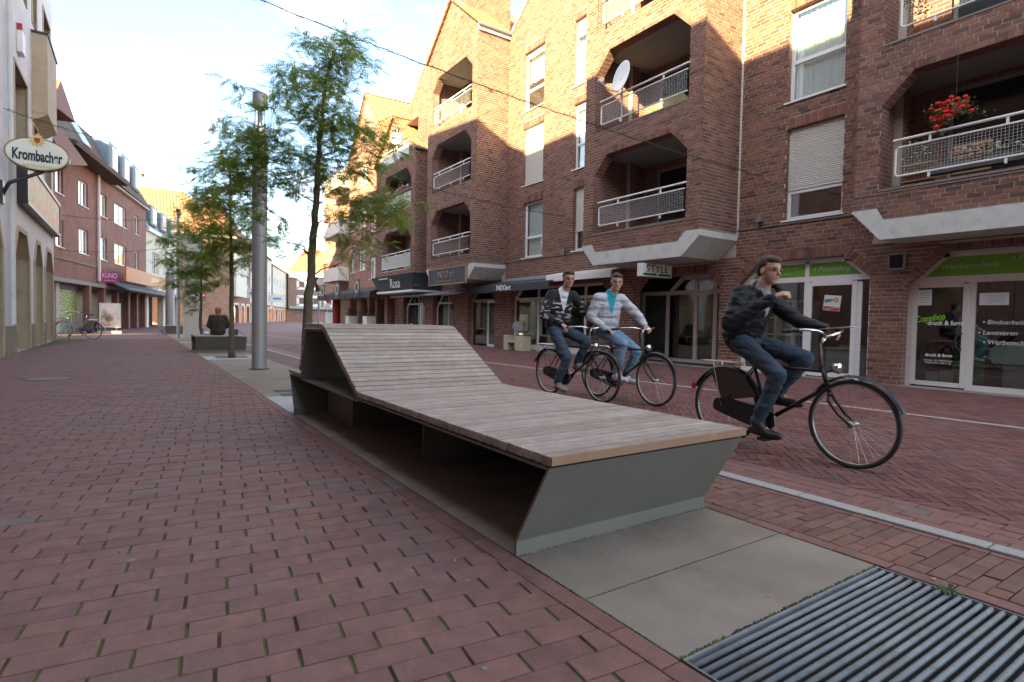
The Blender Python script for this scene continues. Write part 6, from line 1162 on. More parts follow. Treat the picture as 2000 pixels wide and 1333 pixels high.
def tree(label, trunk, r0, clusters, seed, fl=.22, nf=26, spread=.34, nl=11, ls=.030, zmin=1.7):
    R = random.Random(seed); T = [Vector(p) for p in trunk]; t = thing('locust_tree', label, 'tree', tuple(T[0]), group='young locust trees on the slab strip')
    n = len(T); tb = MB(); fine = []
    for i in range(n-1):
        for k in range(4): fine.append(T[i].lerp(T[i+1], k/4)+Vector((R.gauss(0, .006), R.gauss(0, .006), 0)))
    fine.append(T[-1]); rad = [max(.007, r0*(1-.9*(i/(len(fine)-1))**1.1))*(1.25 if i == 0 else 1) for i in range(len(fine))]
    tb.tube([tuple(p) for p in fine], rad, 12); tr = tb.build('trunk', BARK, t, smooth=True)
    bb = MB(); lf = MB(); nodes = [(p, rad[i]*.5) for i, p in enumerate(fine) if p.z > T[0].z+zmin]; axis = lambda c: min((c-p).length for p in fine)
    for (c, wgt) in sorted(((Vector(c), w) for c, w in clusters), key=lambda q: axis(q[0])):
        a, ra = min(nodes, key=lambda q: (q[0]-c).length*(1 if q[0].z < c.z-.12*(q[0]-c).length else 1.9)+(.25 if q[1] < .004 else 0))
        P = limb(bb, a, c, max(.004, min(ra*.75, .014)), .0028, R, wob=.55); nodes += [(p, .0045) for p in P[2::2]]
        k_ = max(2, int(3.4*wgt))
        for k in range(k_):
            d = Vector((R.gauss(0, 1), R.gauss(0, 1), R.gauss(.1, .3))).normalized(); base = P[-1-R.randrange(4)]; tip = base+d*spread*R.uniform(.5, 1.2)+Vector((0, 0, -.04)); limb(bb, base, tip, .003, .0014, R, n=4)
            for q in range(max(3, int(nf*wgt/k_))):
                f = R.uniform(.05, 1); p = base.lerp(tip, f)+Vector((R.gauss(0, 1), R.gauss(0, 1), R.gauss(0, .8)))*spread*.13; s_ = 1 if R.random() < .5 else -1; sd = d.cross(Vector((0, 0, 1))).normalized(); dd = d*.45+sd*s_*R.uniform(.3, 1.1)+Vector((R.gauss(0, .35), R.gauss(0, .35), R.gauss(-.02, .22))); frond(lf, p, dd, fl*R.uniform(.65, 1.25), R, nl, ls)
    bb.build('branches', BARK, t, smooth=True); lf.build('crown', LEAF, t, rnd=True)
    return t
def px_clusters(lst, P0, R, dz=.7):
    d0 = depth(P0); o = []
    for q in lst:
        w = q[2] if len(q) > 2 else 1; px = 190/d0
        for k in range(3): dd = d0+R.uniform(-dz, dz); o.append((Vector((0, 0, CH))+ray(q[0]+R.uniform(-px, px), q[1]+R.uniform(-px*.8, px*.8))*dd, w))
    return o
def px_trunk(lst, P0, drift=0):
    d0 = depth(P0); return [tuple(Vector((0, 0, CH))+ray(x, y)*d0) for x, y in lst]
R = random.Random(77)
P0 = Vector((2.14, 8.75, 0)); main = [(612, 95, .8), (655, 88, .9), (688, 95, .8), (700, 105, .5), (575, 135, .7), (548, 152, .8), (622, 140, 1), (655, 135, 1), (482, 158, .6), (548, 195, .9), (585, 185, .9), (620, 185, 1.1), (655, 180, 1), (680, 170, .5),
   (470, 245, .8), (450, 225, .5), (492, 262, .6), (540, 258, 1), (572, 245, 1.1), (610, 250, 1.2), (648, 240, 1.2), (682, 240, 1.1), (715, 245, 1), (742, 255, .6), (432, 268, .4), (470, 290, 1), (505, 300, 1.1), (540, 300, 1.2), (580, 305, 1.1), (618, 300, 1.1), (655, 290, .9), (690, 290, 1), (725, 300, .8), (752, 290, .5),
   (430, 318, .6), (460, 330, 1), (495, 345, 1), (530, 350, 1), (560, 360, .8), (600, 345, .8), (640, 345, .7), (680, 345, .8), (715, 345, .8), (415, 365, .6), (445, 375, .8), (485, 395, .7), (528, 405, .6), (660, 390, .6), (705, 385, 1), (740, 395, 1), (775, 400, 1), (800, 412, .6), (690, 425, .8), (725, 430, .8), (760, 430, .7), (700, 470, .6), (665, 440, .5), (560, 470, .25), (648, 470, .3), (735, 480, .4), (700, 500, .3)]
tree('tall young locust tree right of the silver lamp column, behind the lounger', [(P0.x-.02, P0.y, 0)]+px_trunk([(600, 632), (606, 560), (611, 480), (616, 400), (621, 330), (625, 260), (632, 200), (640, 140), (655, 95)], P0), .078, px_clusters(main, P0, R, .8), 31, fl=.25, nf=38, spread=.32, nl=9, ls=.040)
P1 = Vector((2.18, 16.9, 0)); mid = [(400, 330, .7), (430, 320, 1), (465, 315, 1), (395, 365, 1), (430, 365, 1.3), (468, 360, 1.3), (500, 360, 1), (385, 395, 1), (415, 400, 1.3), (450, 400, 1.4), (485, 405, 1.3), (405, 435, 1.2), (440, 440, 1.4), (478, 440, 1.3), (505, 445, 1), (425, 475, 1.2), (455, 475, 1.3), (490, 480, 1.1), (515, 470, .7), (540, 455, .5), (560, 480, .4), (440, 505, .8), (480, 505, .7), (520, 500, .5), (450, 285, .6), (425, 295, .5)]
tree('young locust tree on the blue slab in front of the seated person', [tuple(P1)]+px_trunk([(452, 640), (452, 560), (451, 480), (450, 400), (450, 330), (450, 285)], P1), .075, px_clusters(mid, P1, R, 1.1), 32, fl=.30, nf=46, spread=.42, nl=8, ls=.055)
P2 = Vector((2.4, 26.6, 0)); far = [(345, 430, .9), (370, 410, 1.2), (395, 405, 1.2), (335, 465, 1.1), (362, 455, 1.5), (392, 450, 1.5), (420, 450, 1.2), (330, 500, 1.2), (358, 495, 1.5), (388, 495, 1.6), (418, 495, 1.4), (345, 530, 1.2), (375, 530, 1.5), (405, 530, 1.5), (432, 525, 1), (365, 560, 1), (395, 560, 1.2), (420, 555, .8), (345, 555, .7), (375, 590, .5), (440, 480, .8)]
tree('young locust tree beside the information stele, furthest of three', [tuple(P2)]+px_trunk([(392, 640), (393, 580), (394, 500), (395, 430)], P2), .08, px_clusters(far, P2, R, 1.3), 33, fl=.34, nf=44, spread=.5, nl=7, ls=.075)
# tree pits
for p, n in ((P1, 'under the middle young tree'), (P2, 'under the furthest young tree'), (P0, 'under the tall tree behind the lounger')):
    t = thing('tree_grate', 'flat square steel tree grate '+n, 'tree grate', (p.x, p.y, 0), group='tree grates'); b = MB(); [b.box((p.x-.4, p.y-.4+i*.1, .002), (p.x+.4, p.y-.34+i*.1, .008)) for i in range(8) if abs(-.37+i*.1) > .12]; b.build('bars', mat('cast_iron', (.07, .07, .07), .6, .5), t)
# ================================================================ BICYCLES
RUB = mat('tyre_rubber', (.022, .022, .023), .7, var=.2); RIM = mat('rim_metal', (.42, .42, .41), .3, .8, var=.05)
def wheel(root, x, r=.352):
    b = MB(); b.lathe([(r-.040, -.012), (r-.030, -.014), (r-.026, 0), (r-.030, .014), (r-.040, .012)], (x, 0, r), (0, 1, 0), 48, True); b.lathe([(.0, -.045), (.028, -.045), (.018, -.03), (.018, .03), (.028, .045), (0, .045)], (x, 0, r), (0, 1, 0), 12)
    w = b.build('wheel', RIM, root, local=True, smooth=True)
    s = MB()
    for k in range(32):
        a = k*2*math.pi/32; s_ = 1 if k % 2 else -1; a2 = a+.5*(1 if (k//2) % 2 else -1); s.tube([(x+.024*math.cos(a2), s_*.032, r+.024*math.sin(a2)), (x+(r-.036)*math.cos(a), 0, r+(r-.036)*math.sin(a))], .0011, 3, cap=False)
    s.build('spokes', RIM, w, local=True)
    t = MB(); t.lathe([(r-.030, -.012), (r-.018, -.021), (r-.004, -.016), (r, 0), (r-.004, .016), (r-.018, .021), (r-.030, .012)], (x, 0, r), (0, 1, 0), 56, True); t.build('tyre', RUB, w, local=True, smooth=True)
def bike(label, loc, rz, col=(.015, .015, .018), lady=False, skirt=None, crank=-1.2, rack=True, bars='swept', gear_case=None, steer=0, roll=0, group='bicycles in the street'):
    root = thing('bicycle', label, 'bicycle', loc, rz, group); FR = mat('frame_%02d%02d%02d' % tuple(int(c*99) for c in col), col, .28, .2, var=.05); rx, fx, ht = -.57, .59, (.36, 0, .66); bb = (-.12, 0, .285); st = (-.30, 0, .80)
    wheel(root, rx); wheel(root, fx)
    b = MB(); hb = (.40, 0, .58); b.tube([(.335, 0, .78), hb], .019, 10)
    if lady: b.tube([(.345, 0, .75), (.25, 0, .58), (.08, 0, .42), (-.16, 0, .40)], .016, 8); b.tube([(.375, 0, .66), (.26, 0, .48), (.05, 0, .33), bb], .018, 8)
    else: b.tube([(.34, 0, .755), (-.285, 0, .755)], .0155, 8); b.tube([(.385, 0, .63), bb], .018, 8)
    b.tube([bb, (-.31, 0, .83)], .0155, 8)
    for s in (-1, 1): b.tube([(bb[0]-.03, s*.03, bb[2]), (rx, s*.062, .352)], .0105, 6); b.tube([(-.28, s*.02, .74), (rx, s*.062, .352)], .0085, 6); b.tube([(.405, s*.02, .57), (.42, s*.055, .52), (.50, s*.055, .42), (fx, s*.052, .352)], [.013, .012, .010, .009], 6)
    b.lathe([(0, -.05), (.028, -.05), (.028, .05), (0, .05)], bb, (0, 1, 0), 10); b.build('frame', FR, root, local=True, smooth=True)
    b = MB(); b.tube([(-.31, 0, .82), (-.335, 0, .93)], .013, 8); b.build('seat_post', CHROME, root, local=True)
    b = MB(); b.add([(-.55, -.09, .93), (-.55, .09, .93), (-.42, .105, .94), (-.28, .05, .945), (-.16, .022, .95), (-.16, -.022, .95), (-.28, -.05, .945), (-.42, -.105, .94), (-.55, -.06, .985), (-.55, .06, .985), (-.42, .06, .975), (-.28, .03, .965), (-.17, .012, .965), (-.17, -.012, .965), (-.28, -.03, .965), (-.42, -.06, .975)], [(0, 1, 9, 8), (1, 2, 10, 9), (2, 3, 11, 10), (3, 4, 12, 11), (4, 5, 13, 12), (5, 6, 14, 13), (6, 7, 15, 14), (7, 0, 8, 15), (8, 9, 10, 15), (15, 10, 11, 14), (14, 11, 12, 13), (7, 6, 5, 4, 3, 2, 1, 0)]); sd = b.build('saddle', mat('saddle_leather', (.02, .018, .017), .5), root, local=True, smooth=True, bevel=.01)
    b = MB(); b.tube([(.335, 0, .78), (.315, 0, .98), (.345, 0, 1.03)], .0125, 8)
    if bars == 'swept':
        for s in (-1, 1): b.tube([(.345, 0, 1.03), (.38, s*.08, 1.045), (.36, s*.2, 1.06), (.28, s*.275, 1.055), (.12, s*.30, 1.04)], .0115, 8)
        gr = [((.17, s*.295, 1.043), (.04, s*.305, 1.03)) for s in (-1, 1)]
    else:
        for s in (-1, 1): b.tube([(.345, 0, 1.03), (.39, s*.07, 1.06), (.39, s*.2, 1.09), (.34, s*.29, 1.095), (.24, s*.32, 1.085)], .0115, 8)
        gr = [((.30, s*.305, 1.09), (.17, s*.325, 1.08)) for s in (-1, 1)]
    hbr = b.build('handlebar', CHROME, root, local=True, smooth=True)
    for p, q in gr: MB().tube([p, q], .0165, 8).build('grip', BLACKP, hbr, local=True, smooth=True)
    for (x, a0, a1, rr) in ((fx, .35, 2.45, .388), (rx, .0, 2.75, .388)):
        b = MB(); n = 22; vs = []
        for i in range(n+1):
            a = a0+(a1-a0)*i/n
            for (w, dr) in ((-.029, -.018), (-.018, -.003), (0, .002), (.018, -.003), (.029, -.018)): vs.append((x+(rr+dr)*math.cos(a), w, .352+(rr+dr)*math.sin(a)))
        b.add(vs, [(i*5+j, i*5+j+1, (i+1)*5+j+1, (i+1)*5+j) for i in range(n) for j in range(4)]); b.build('mudguard', FR, root, local=True, smooth=True)
    b = MB(); b.prism([(-.66, -.045, .352), (-.64, -.045, .41), (-.55, -.045, .43), (-.12, -.045, .385), (-.03, -.045, .33), (-.02, -.045, .25), (-.09, -.045, .185), (-.18, -.045, .19), (-.58, -.045, .285), (-.65, -.045, .31)], (0, -.03, 0)); b.build('chain_case', mat('case_black', (.02, .02, .021), .25), root, local=True, bevel=.012)
    cx, cz = .165*math.cos(crank), .165*math.sin(crank); b = MB()
    for s, k in ((-1, 1), (1, -1)): b.tube([(bb[0], s*.075, bb[2]), (bb[0]+k*cx, s*.10, bb[2]+k*cz)], .011, 6); b.box((bb[0]+k*cx-.045, s*.15-.04, bb[2]+k*cz-.012), (bb[0]+k*cx+.045, s*.15+.04, bb[2]+k*cz+.012))
    b.build('crankset', BLACKP, root, local=True)
    if rack:
        b = MB()
        for s in (-1, 1): b.tube([(-.36, s*.05, .755), (-.45, s*.065, .77), (-.82, s*.065, .77), (-.84, s*.03, .77)], .007, 6); b.tube([(rx, s*.07, .352), (-.68, s*.066, .765)], .006, 6)
        b.tube([(-.44, 0, .772), (-.82, 0, .772)], .006, 6); b.build('rack', CHROME if col[0] > .02 or skirt is None else CHROME, root, local=True)
    b = MB(); b.lathe([(0, -.03), (.025, -.028), (.042, .0), (.045, .035), (.04, .042), (0, .042)], (.44, 0, .79), (1, 0, -.1), 14); lm = b.build('headlamp', CHROME, root, local=True, smooth=True); MB().tube([(.36, 0, .74), (.43, 0, .775)], .008, 6).build('bracket', BLACKP, lm, local=True)
    MB().box((-.955, -.025, .47), (-.935, .025, .53)).build('rear_lamp', mat('red_lens', (.4, .02, .03), .3), root, local=True)
    b = MB(); b.tube([(bb[0]-.09, .06, .27), (bb[0]-.28, .09, .24)], .009, 6); b.build('kickstand', CHROME, root, local=True)
    if skirt:
        for s in (-1, 1): b = MB(); b.prism([(rx+.0, s*.05, .40), (rx+.38*math.cos(.35), s*.05, .352+.36*math.sin(.35)), (rx+.375*math.cos(1.0), s*.05, .352+.375*math.sin(1.0)), (rx+.02, s*.05, .352+.375), (rx-.16, s*.05, .352+.34)], (0, s*.004, 0)); b.build('skirt_guard', mat('skirt_guard', skirt, .55), root, local=True)
    return root
mb_ = 'black roadster bicycle ridden by '
RZ = -math.pi/2
bike(mb_+'the person in the black jacket, nearest the lounger', (4.74, 2.78, 0), RZ, skirt=(.05, .04, .03), crank=-1.25, bars='high')
bike(mb_+'the person in the dark patterned hoodie, rearmost', (5.42, 6.42, 0), RZ+.02, crank=-1.9)
bike(mb_+'the person in the striped grey jacket', (5.87, 5.84, 0), RZ, col=(.03, .022, .022), crank=-.2)
bike_p = bike('purple step-through bicycle parked at the tavern corner', (-2.0, 30.35, 0), math.atan2(-CR.y, -CR.x), col=(.20, .10, .22), lady=True, skirt=(.05, .015, .05), group=None)
bike_p.scale = (1.1, 1.1, 1.1)
bk2 = bike('dark bicycle leaning outside the boutique windows far right', (12.0, 31.0, 0), 1.0, group=None)

# ================================================================ PEOPLE
def blob(name, prims, m, parent, vox=.009, smooth=6, wr=0, wrs=9, seed=0, sub=True):
    b = MB()
    for q in prims:
        if q[0] == 'c':
            _, p, r0, s, r1 = q[:5]; p, s = Vector(p), Vector(s); ax = s-p; Ln = ax.length; ax.normalize(); pr = []
            for i in range(5): a = -math.pi/2+i*math.pi/8; pr.append((max(1e-4, r0*math.cos(a)), r0*math.sin(a)))
            for i in range(5): a = i*math.pi/8; pr.append((max(1e-4, r1*math.cos(a)), Ln+r1*math.sin(a)))
            b.lathe(pr, tuple(p), tuple(ax), 14)
        else:
            _, c, r, M = q; b.ell(c, *r, M=M, nu=18, nv=12)
    me = bpy.data.meshes.new(name); me.from_pydata(b.v, [], b.f); bm = bmesh.new(); bm.from_mesh(me); bmesh.ops.remove_doubles(bm, verts=bm.verts, dist=3e-4); bmesh.ops.holes_fill(bm, edges=bm.edges, sides=0); bmesh.ops.recalc_face_normals(bm, faces=bm.faces); bm.to_mesh(me); bm.free()
    o = bpy.data.objects.new(name, me); r = o.modifiers.new('r', 'REMESH'); r.mode = 'VOXEL'; r.voxel_size = vox
    s = o.modifiers.new('s', 'SMOOTH'); s.iterations = smooth; s.factor = .5
    me2 = evaluated(o)
    if wr:      # cloth folds
        from mathutils import noise
        k = len(me2.vertices); co = [0.]*(3*k); no = [0.]*(3*k); me2.vertices.foreach_get('co', co); me2.vertices.foreach_get('normal', no)
        for i in range(k):
            x, y, z = co[3*i]*wrs+seed, co[3*i+1]*wrs+seed*2, co[3*i+2]*wrs
            f = wr*(noise.noise((x*.6, y*.6, z*1.9))+.6*noise.noise((x*1.6+5, y*1.6, z*3.6))+.25*noise.noise((x*4, y*4+3, z*6)))
            for j in range(3): co[3*i+j] += no[3*i+j]*f
        me2.vertices.foreach_set('co', co)
    me2.materials.clear(); me2.materials.append(m); me2.polygons.foreach_set('use_smooth', [True]*len(me2.polygons)); me2.update()
    return link(name, me2, parent, local=True)
SKIN = mat('skin', (.46, .26, .19), .55, var=.08, scale=8)
def hand(prims, w, d, up, side, curl=1.0, grip=True):
    """palm + five fingers; d = pointing direction, up = back of the hand, side = thumb side"""
    d, up, side = Vector(d).normalized(), Vector(up).normalized(), Vector(side).normalized(); w = Vector(w)
    M = Matrix((d, side, up)).transposed(); prims.append(('e', tuple(w+d*.045), (.055, .042, .019), M))
    for i, (o, l) in enumerate(((.030, .070), (.011, .080), (-.009, .074), (-.028, .058))):
        p = w+d*.085+side*o; a = p+(d*math.cos(.7*curl)-up*math.sin(.7*curl))*l*.5; c = a+(d*math.cos(1.7*curl)-up*math.sin(1.7*curl))*l*.5; prims += [('c', p-d*.01, .0095, a, .009), ('c', a, .009, c, .008)]
    p = w+d*.02+side*.032; a = p+(side*.7+d*.6-up*.3).normalized()*.035; c = a+(d*.8-side*.2-up*.6).normalized()*.032; prims += [('c', p, .012, a, .0105), ('c', a, .0105, c, .009)]
def person(label, loc, rz, J, look, jacket, trousers, shoes, hair, shirt=None, hair_style='short', hood=False, group='people on bicycles', hd=1.10, wr=.011, skin=None, bulk=1.1):
    root = thing('person', label, 'person', loc, rz, group); V = {k: Vector(v) for k, v in J.items()}; look = Vector(look).normalized(); upv = ((V['head']-V['neck']).normalized()*.35+Vector((0, 0, 1))).normalized(); left = upv.cross(look).normalized(); fwd = left.cross(upv).normalized(); HM = Matrix((fwd, left, upv)).transposed(); hc = V['head']-Vector((0, 0, .02))
    at = lambda x, y, z: tuple(hc+HM @ Vector((x, y, z))*hd)
    pr = [('e', at(-.012, 0, .03), (.098*hd, .076*hd, .088*hd), HM), ('e', at(.022, 0, -.035), (.066*hd, .058*hd, .078*hd), HM), ('e', at(.052, 0, -.088), (.028*hd, .032*hd, .022*hd), HM), ('c', at(.080, 0, .012), .009, at(.102, 0, -.022), .0135), ('c', at(.084, -.03, .022), .010, at(.084, .03, .022), .010),
          ('c', at(.076, -.018, -.056), .009, at(.076, .018, -.056), .009), ('e', at(-.005, .076, -.01), (.018, .008, .03), HM), ('e', at(-.005, -.076, -.01), (.018, .008, .03), HM), ('e', at(.03, .04, -.02), (.03, .022, .03), HM), ('e', at(.03, -.04, -.02), (.03, .022, .03), HM),
          ('c', V['neck']-upv*.06, .068, Vector(at(-.012, 0, -.06)), .060), ('c', V['pelvis'], .12, V['chest'], .125), ('c', V['shL'], .06, V['shR'], .06)]
    for s in 'LR':
        pr += [('c', V['sh'+s], .048, V['el'+s], .038), ('c', V['el'+s], .038, V['ha'+s], .026), ('c', V['hip'+s], .078, V['kn'+s], .052), ('c', V['kn'+s], .05, V['an'+s], .035), ('c', V['an'+s], .033, V['an'+s].lerp(V['toe'+s], .6), .02)]
        d = (V['ha'+s]-V['el'+s]).normalized(); hdv = J.get('hd'+s); d = Vector(hdv) if hdv else d; upb = Vector(J.get('hu'+s, (0, 0, 1))); sd = d.cross(upb).normalized(); upb = sd.cross(d)
        sgn = 1 if s == 'L' else -1; hand(pr, V['ha'+s], d, upb, sd*sgn, J.get('curl', 1.0))
    blob('body', pr, skin or SKIN, root, .0065, 3)
    # eyes, brows, mouth
    eb = MB()
    for s in (-1, 1): eb.ell(at(.080, s*.031, .004), .008, .011, .006, M=HM, nu=8, nv=6)
    eb.build('eyes', mat('eye_dark', (.03, .022, .018), .3), root, local=True, smooth=True); eb = MB()
    for s in (-1, 1): eb.tube([at(.091, s*.014, .024), at(.092, s*.032, .030), at(.082, s*.050, .024)], .0045, 5)
    eb.build('eyebrows', hair, root, local=True); eb = MB(); eb.tube([at(.080, -.024, -.056), at(.086, 0, -.055), at(.080, .024, -.056)], .0045, 5); eb.build('lips', mat('lips', (.32, .13, .11), .5), root, local=True)
    hp = [('e', at(-.030, 0, .045), (.098*hd, .083*hd, .086*hd), HM), ('e', at(-.052, 0, .0), (.064*hd, .074*hd, .058*hd), HM), ('e', at(.030, 0, .088), (.06*hd, .066*hd, .035*hd), HM)]
    if hair_style == 'tied': hp += [('e', at(-.10, 0, .0), (.04, .04, .04), HM), ('c', at(-.06, 0, -.05), .045, at(-.075, 0, -.10), .03)]
    if hair_style == 'long': hp += [('c', at(-.03, 0, 0), .082, at(-.04, 0, -.13), .075)]
    blob('hair', hp, hair, root, .007, 3, wr=.004, wrs=60)
    # clothes
    jp = [('c', V['pelvis']+Vector((0, 0, -.02)), .150, V['chest'], .158), ('c', V['chest'], .155, (V['shL']+V['shR'])/2-Vector((0, 0, .03)), .115), ('c', V['shL'], .078, V['shR'], .078), ('c', V['neck']-upv*.08, .10, V['neck']-upv*.02, .080)]
    sl = (V['shL']-V['shR']).normalized()
    for k in (-1, 1): jp += [('c', V['pelvis']+sl*.07*k, .125, V['chest']+sl*.08*k, .125)]
    for s in 'LR': jp += [('c', V['sh'+s], .078, V['el'+s], .062), ('c', V['el'+s], .062, V['ha'+s]-(V['ha'+s]-V['el'+s]).normalized()*.03, .046)]
    if hood: jp += [('e', tuple(V['neck']-fwd*.09-upv*.04), (.075, .11, .065), HM)]
    jp = [(q[0], q[1], q[2]*bulk, q[3], q[4]*bulk) if q[0] == 'c' else q for q in jp]
    jk = blob('jacket', jp, jacket, root, .009, 5, wr=wr, seed=1)
    if shirt:
        fw = Vector(J.get('front', (1, 0, 0))).normalized(); sd = Vector((0, 0, 1)).cross(fw); nk = V['neck']; zt = nk.z+.03; zl = V['chest'].z-.10; me = jk.data
        def on(c, n): h = (c.z-zl)/(zt-zl); return h > 0 and (c-nk).dot(fw) > .0 and abs((c-nk).dot(sd)) < .012+.075*h and n.dot(fw) > .05
        keep = [on(p.center, p.normal) for p in me.polygons]
        m2 = me.copy()
        for mm_, flag in ((me, True), (m2, False)):
            bm = bmesh.new(); bm.from_mesh(mm_); bm.faces.ensure_lookup_table(); bmesh.ops.delete(bm, geom=[f for f, k in zip(bm.faces, keep) if k == flag], context='FACES'); bm.to_mesh(mm_); bm.free(); mm_.update()
        m2.materials.clear(); m2.materials.append(shirt); link('shirt', m2, root, local=True)
    tp_ = [('c', V['pelvis'], .128, (V['hipL']+V['hipR'])/2, .135)]
    for s in 'LR': tp_ += [('c', V['hip'+s], .100, V['kn'+s], .074), ('c', V['kn'+s], .073, V['an'+s]+Vector((0, 0, .02)), .060)]
    blob('trousers', tp_, trousers, root, .009, 5, wr=wr*.9, seed=3)
    for s in 'LR':
        d = (V['toe'+s]-V['an'+s]); dn = Vector((d.x, d.y, 0)).normalized(); h = V['an'+s]-Vector((0, 0, .055)); t = V['toe'+s]
        blob('shoe', [('c', h-dn*.045, .044, t-dn*.02, .042), ('c', V['an'+s]+Vector((0, 0, .015)), .050, h+dn*.06, .050), ('c', t-dn*.04, .044, t+dn*.03, .032)], shoes, root, .008, 3)
    return root
def cloth(name, c, rough=.85, var=.2, scale=10): return mat(name, c, rough, var=var, scale=scale, bump=.3, bscale=300)
def denim(name, c): return mat(name, c, .85, var=.35, scale=5, fine=(400, .12), bump=.3, bscale=400)
def hoodie_mat():
    m, n, p, L = _nodes('patterned_hoodie'); p.inputs['Roughness'].default_value = .85; g = n.nodes.new('ShaderNodeTexCoord'); mp = n.nodes.new('ShaderNodeMapping'); mp.inputs['Scale'].default_value = (9, 6, 22); L(g.outputs['Object'], mp.inputs[0]); t = n.nodes.new('ShaderNodeTexNoise'); t.inputs['Scale'].default_value = 1; t.inputs['Detail'].default_value = 3; L(mp.outputs[0], t.inputs[0])
    sx = n.nodes.new('ShaderNodeSeparateXYZ'); L(g.outputs['Object'], sx.inputs[0]); z1 = n.nodes.new('ShaderNodeMapRange'); z1.inputs[1].default_value = 1.12; z1.inputs[2].default_value = 1.18; L(sx.outputs[2], z1.inputs[0]); z2 = n.nodes.new('ShaderNodeMapRange'); z2.inputs[1].default_value = 1.46; z2.inputs[2].default_value = 1.40; L(sx.outputs[2], z2.inputs[0]); mu = n.nodes.new('ShaderNodeMath'); mu.operation = 'MULTIPLY'; L(z1.outputs[0], mu.inputs[0]); L(z2.outputs[0], mu.inputs[1])
    th = n.nodes.new('ShaderNodeMapRange'); th.inputs[1].default_value = .54; th.inputs[2].default_value = .58; L(t.outputs[0], th.inputs[0]); m2 = n.nodes.new('ShaderNodeMath'); m2.operation = 'MULTIPLY'; L(mu.outputs[0], m2.inputs[0]); L(th.outputs[0], m2.inputs[1])
    x = n.nodes.new('ShaderNodeMix'); x.data_type = 'RGBA'; L(m2.outputs[0], x.inputs['Factor']); x.inputs['A'].default_value = (.012, .012, .014, 1); x.inputs['B'].default_value = (.5, .5, .47, 1); L(x.outputs['Result'], p.inputs['Base Color']); return m
def stripe_mat():
    m, n, p, L = _nodes('striped_jacket'); p.inputs['Roughness'].default_value = .8; g = n.nodes.new('ShaderNodeTexCoord'); w = n.nodes.new('ShaderNodeTexWave'); w.bands_direction = 'Z'; w.inputs['Scale'].default_value = 2.6; w.inputs['Distortion'].default_value = 1.2; w.inputs['Detail'].default_value = 3; w.inputs['Detail Scale'].default_value = 3; L(g.outputs['Object'], w.inputs[0]); r = n.nodes.new('ShaderNodeValToRGB'); e = r.color_ramp.elements; e[0].position = .12; e[0].color = (.30, .31, .33, 1); e[1].position = .42; e[1].color = (.46, .47, .49, 1); L(w.outputs[0], r.inputs[0]); L(r.outputs[0], p.inputs['Base Color']); return m
HB = mat('brown_hair', (.055, .032, .02), .7, var=.3, scale=60); HD = mat('dark_hair', (.025, .016, .012), .6, var=.3, scale=60)
LEATH = mat('black_leather_jacket', (.008, .0085, .0105), .55, var=.15, scale=6, bump=.2, bscale=40, spec=.3)
# front rider
person('person in black leather jacket riding nearest, right hand raised to the mouth', (4.74, 2.78, 0), RZ, dict(pelvis=(-.42, 0, 1.03), chest=(-.34, 0, 1.30), neck=(-.25, 0, 1.47), head=(-.165, 0, 1.635), shL=(-.30, .19, 1.40), shR=(-.32, -.19, 1.40), elL=(-.06, .30, 1.17), elR=(-.34, -.33, 1.13), haL=(.20, .31, 1.10), haR=(-.02, -.15, 1.37), hdL=(.9, .1, -.25), hdR=(.85, .15, .35), huR=(-.3, -.6, .7), hipL=(-.37, .10, .97), hipR=(-.37, -.10, .97), knL=(.12, .13, .84), knR=(.03, -.13, .70), anL=(-.14, .13, .50), anR=(-.15, -.13, .25), toeL=(.05, .14, .435), toeR=(.03, -.14, .17)), (.97, -.18, -.02), LEATH, denim('dark_jeans', (.03, .05, .075)), BLACKP, HB, shirt=cloth('grey_shirt', (.22, .24, .26)))
pa_ = thing('folded_paper', 'folded white paper held in the left hand of the front rider', 'paper', (4.95, 2.45, 1.1)); MB().hexa([(4.93, 2.34, 1.125), (5.10, 2.34, 1.125), (5.10, 2.58, 1.10), (4.93, 2.58, 1.10)], [(4.93, 2.34, 1.129), (5.10, 2.34, 1.129), (5.10, 2.58, 1.104), (4.93, 2.58, 1.104)]).build('sheet', PAP, pa_)
# rear pair
person('person in black patterned hoodie and white shirt on the rearmost bicycle', (5.42, 6.42, 0), RZ+.02, dict(pelvis=(-.42, 0, 1.06), chest=(-.36, 0, 1.40), neck=(-.28, 0, 1.60), head=(-.17, 0, 1.785), shL=(-.31, .20, 1.52), shR=(-.33, -.20, 1.52), elL=(-.10, .33, 1.26), elR=(-.32, -.34, 1.22), haL=(.08, .30, 1.085), haR=(.06, -.30, 1.085), hipL=(-.38, .10, 1.0), hipR=(-.38, -.10, 1.0), knL=(.13, .13, .84), knR=(-.02, -.13, .60), anL=(-.08, .13, .50), anR=(-.22, -.13, .20), toeL=(.11, .14, .43), toeR=(-.03, -.14, .12), hdL=(.8, 0, -.4), hdR=(.8, 0, -.4), front=(.8, -.6, 0)), (.92, -.40, 0), hoodie_mat(), denim('mid_jeans', (.045, .075, .11)), cloth('tan_shoes', (.30, .27, .22)), HD, shirt=cloth('white_shirt', (.66, .67, .68), var=.05), hair_style='tied', hood=True)
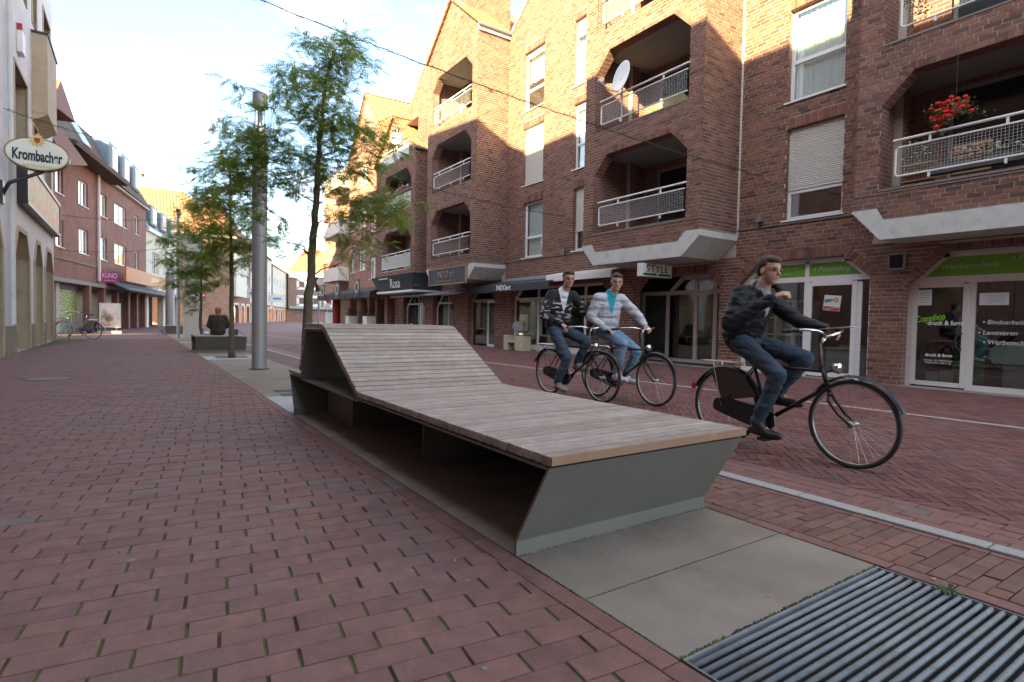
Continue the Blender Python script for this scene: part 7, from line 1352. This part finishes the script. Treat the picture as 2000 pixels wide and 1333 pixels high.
person('person in striped grey jacket and teal shirt riding the middle bicycle', (5.87, 5.84, 0), RZ, dict(pelvis=(-.42, 0, 1.04), chest=(-.37, 0, 1.36), neck=(-.30, 0, 1.56), head=(-.20, 0, 1.735), shL=(-.33, .21, 1.48), shR=(-.35, -.21, 1.48), elL=(-.08, .33, 1.24), elR=(-.42, -.30, 1.20), haL=(.10, .30, 1.085), haR=(-.18, -.20, 1.03), hipL=(-.38, .10, .99), hipR=(-.38, -.10, .99), knL=(.12, .13, .72), knR=(.10, -.13, .83), anL=(-.1, .13, .34), anR=(-.02, -.13, .40), toeL=(.08, .14, .27), toeR=(.16, -.14, .32), hdL=(.8, 0, -.4), hdR=(.9, .2, -.25), front=(.75, -.66, 0)), (.80, -.58, -.06), stripe_mat(), denim('pale_jeans', (.14, .24, .34)), cloth('white_trainers', (.6, .6, .6)), HB, shirt=cloth('teal_shirt', (.02, .30, .40), var=.05), hood=True)
# seated person seen from behind
person('person in dark jacket seated on the low bench, seen from behind', (2.2, 20.0, 0), math.pi/2, dict(pelvis=(-.02, 0, .62), chest=(.03, 0, .93), neck=(.08, 0, 1.12), head=(.13, 0, 1.27), shL=(.05, .19, 1.06), shR=(.05, -.19, 1.06), elL=(.06, .27, .80), elR=(.06, -.27, .80), haL=(.30, .14, .68), haR=(.30, -.14, .68), hipL=(.02, .10, .60), hipR=(.02, -.10, .60), knL=(.46, .12, .60), knR=(.46, -.12, .60), anL=(.5, .12, .14), anR=(.5, -.12, .14), toeL=(.68, .13, .05), toeR=(.68, -.13, .05)), (1, .1, -.25), cloth('dark_olive_jacket', (.035, .032, .026)), denim('dark_jeans', (.03, .05, .075)), BLACKP, mat('light_brown_hair', (.26, .15, .08), .7, var=.3, scale=60), group=None, hair_style='long')
cb = thing('shoulder_bag', 'black bag with strap lying right of the seated person', 'bag', (2.62, 19.9, .52)); MB().box((2.48, 19.8, .51), (2.74, 20.0, .70)).build('pouch', BLACKP, cb, bevel=.03); MB().tube([(2.7, 19.8, .66), (2.78, 19.75, .62), (2.85, 19.75, .56), (2.9, 19.76, .53)], .008, 5).build('strap', BLACKP, cb)
tag(MB().ell((1.86, 19.95, .56), .11, .09, .055).build('paper_bag', PAP, None, smooth=True), 'crumpled white paper bag left of the seated person on the bench', 'bag')
sc_ = thing('scarf', 'orange scarf round the neck of the seated person', 'scarf', (2.2, 20.08, 1.12)); b = MB(); b.lathe([(.075, -.03), (.10, -.02), (.105, .01), (.085, .035), (.07, .02)], (2.2, 20.08, 1.115), (0, .2, 1), 18, True); b.build('wrap', cloth('orange_knit', (.45, .10, .03)), sc_, smooth=True)
bpy.data.scenes.remove(TMP)
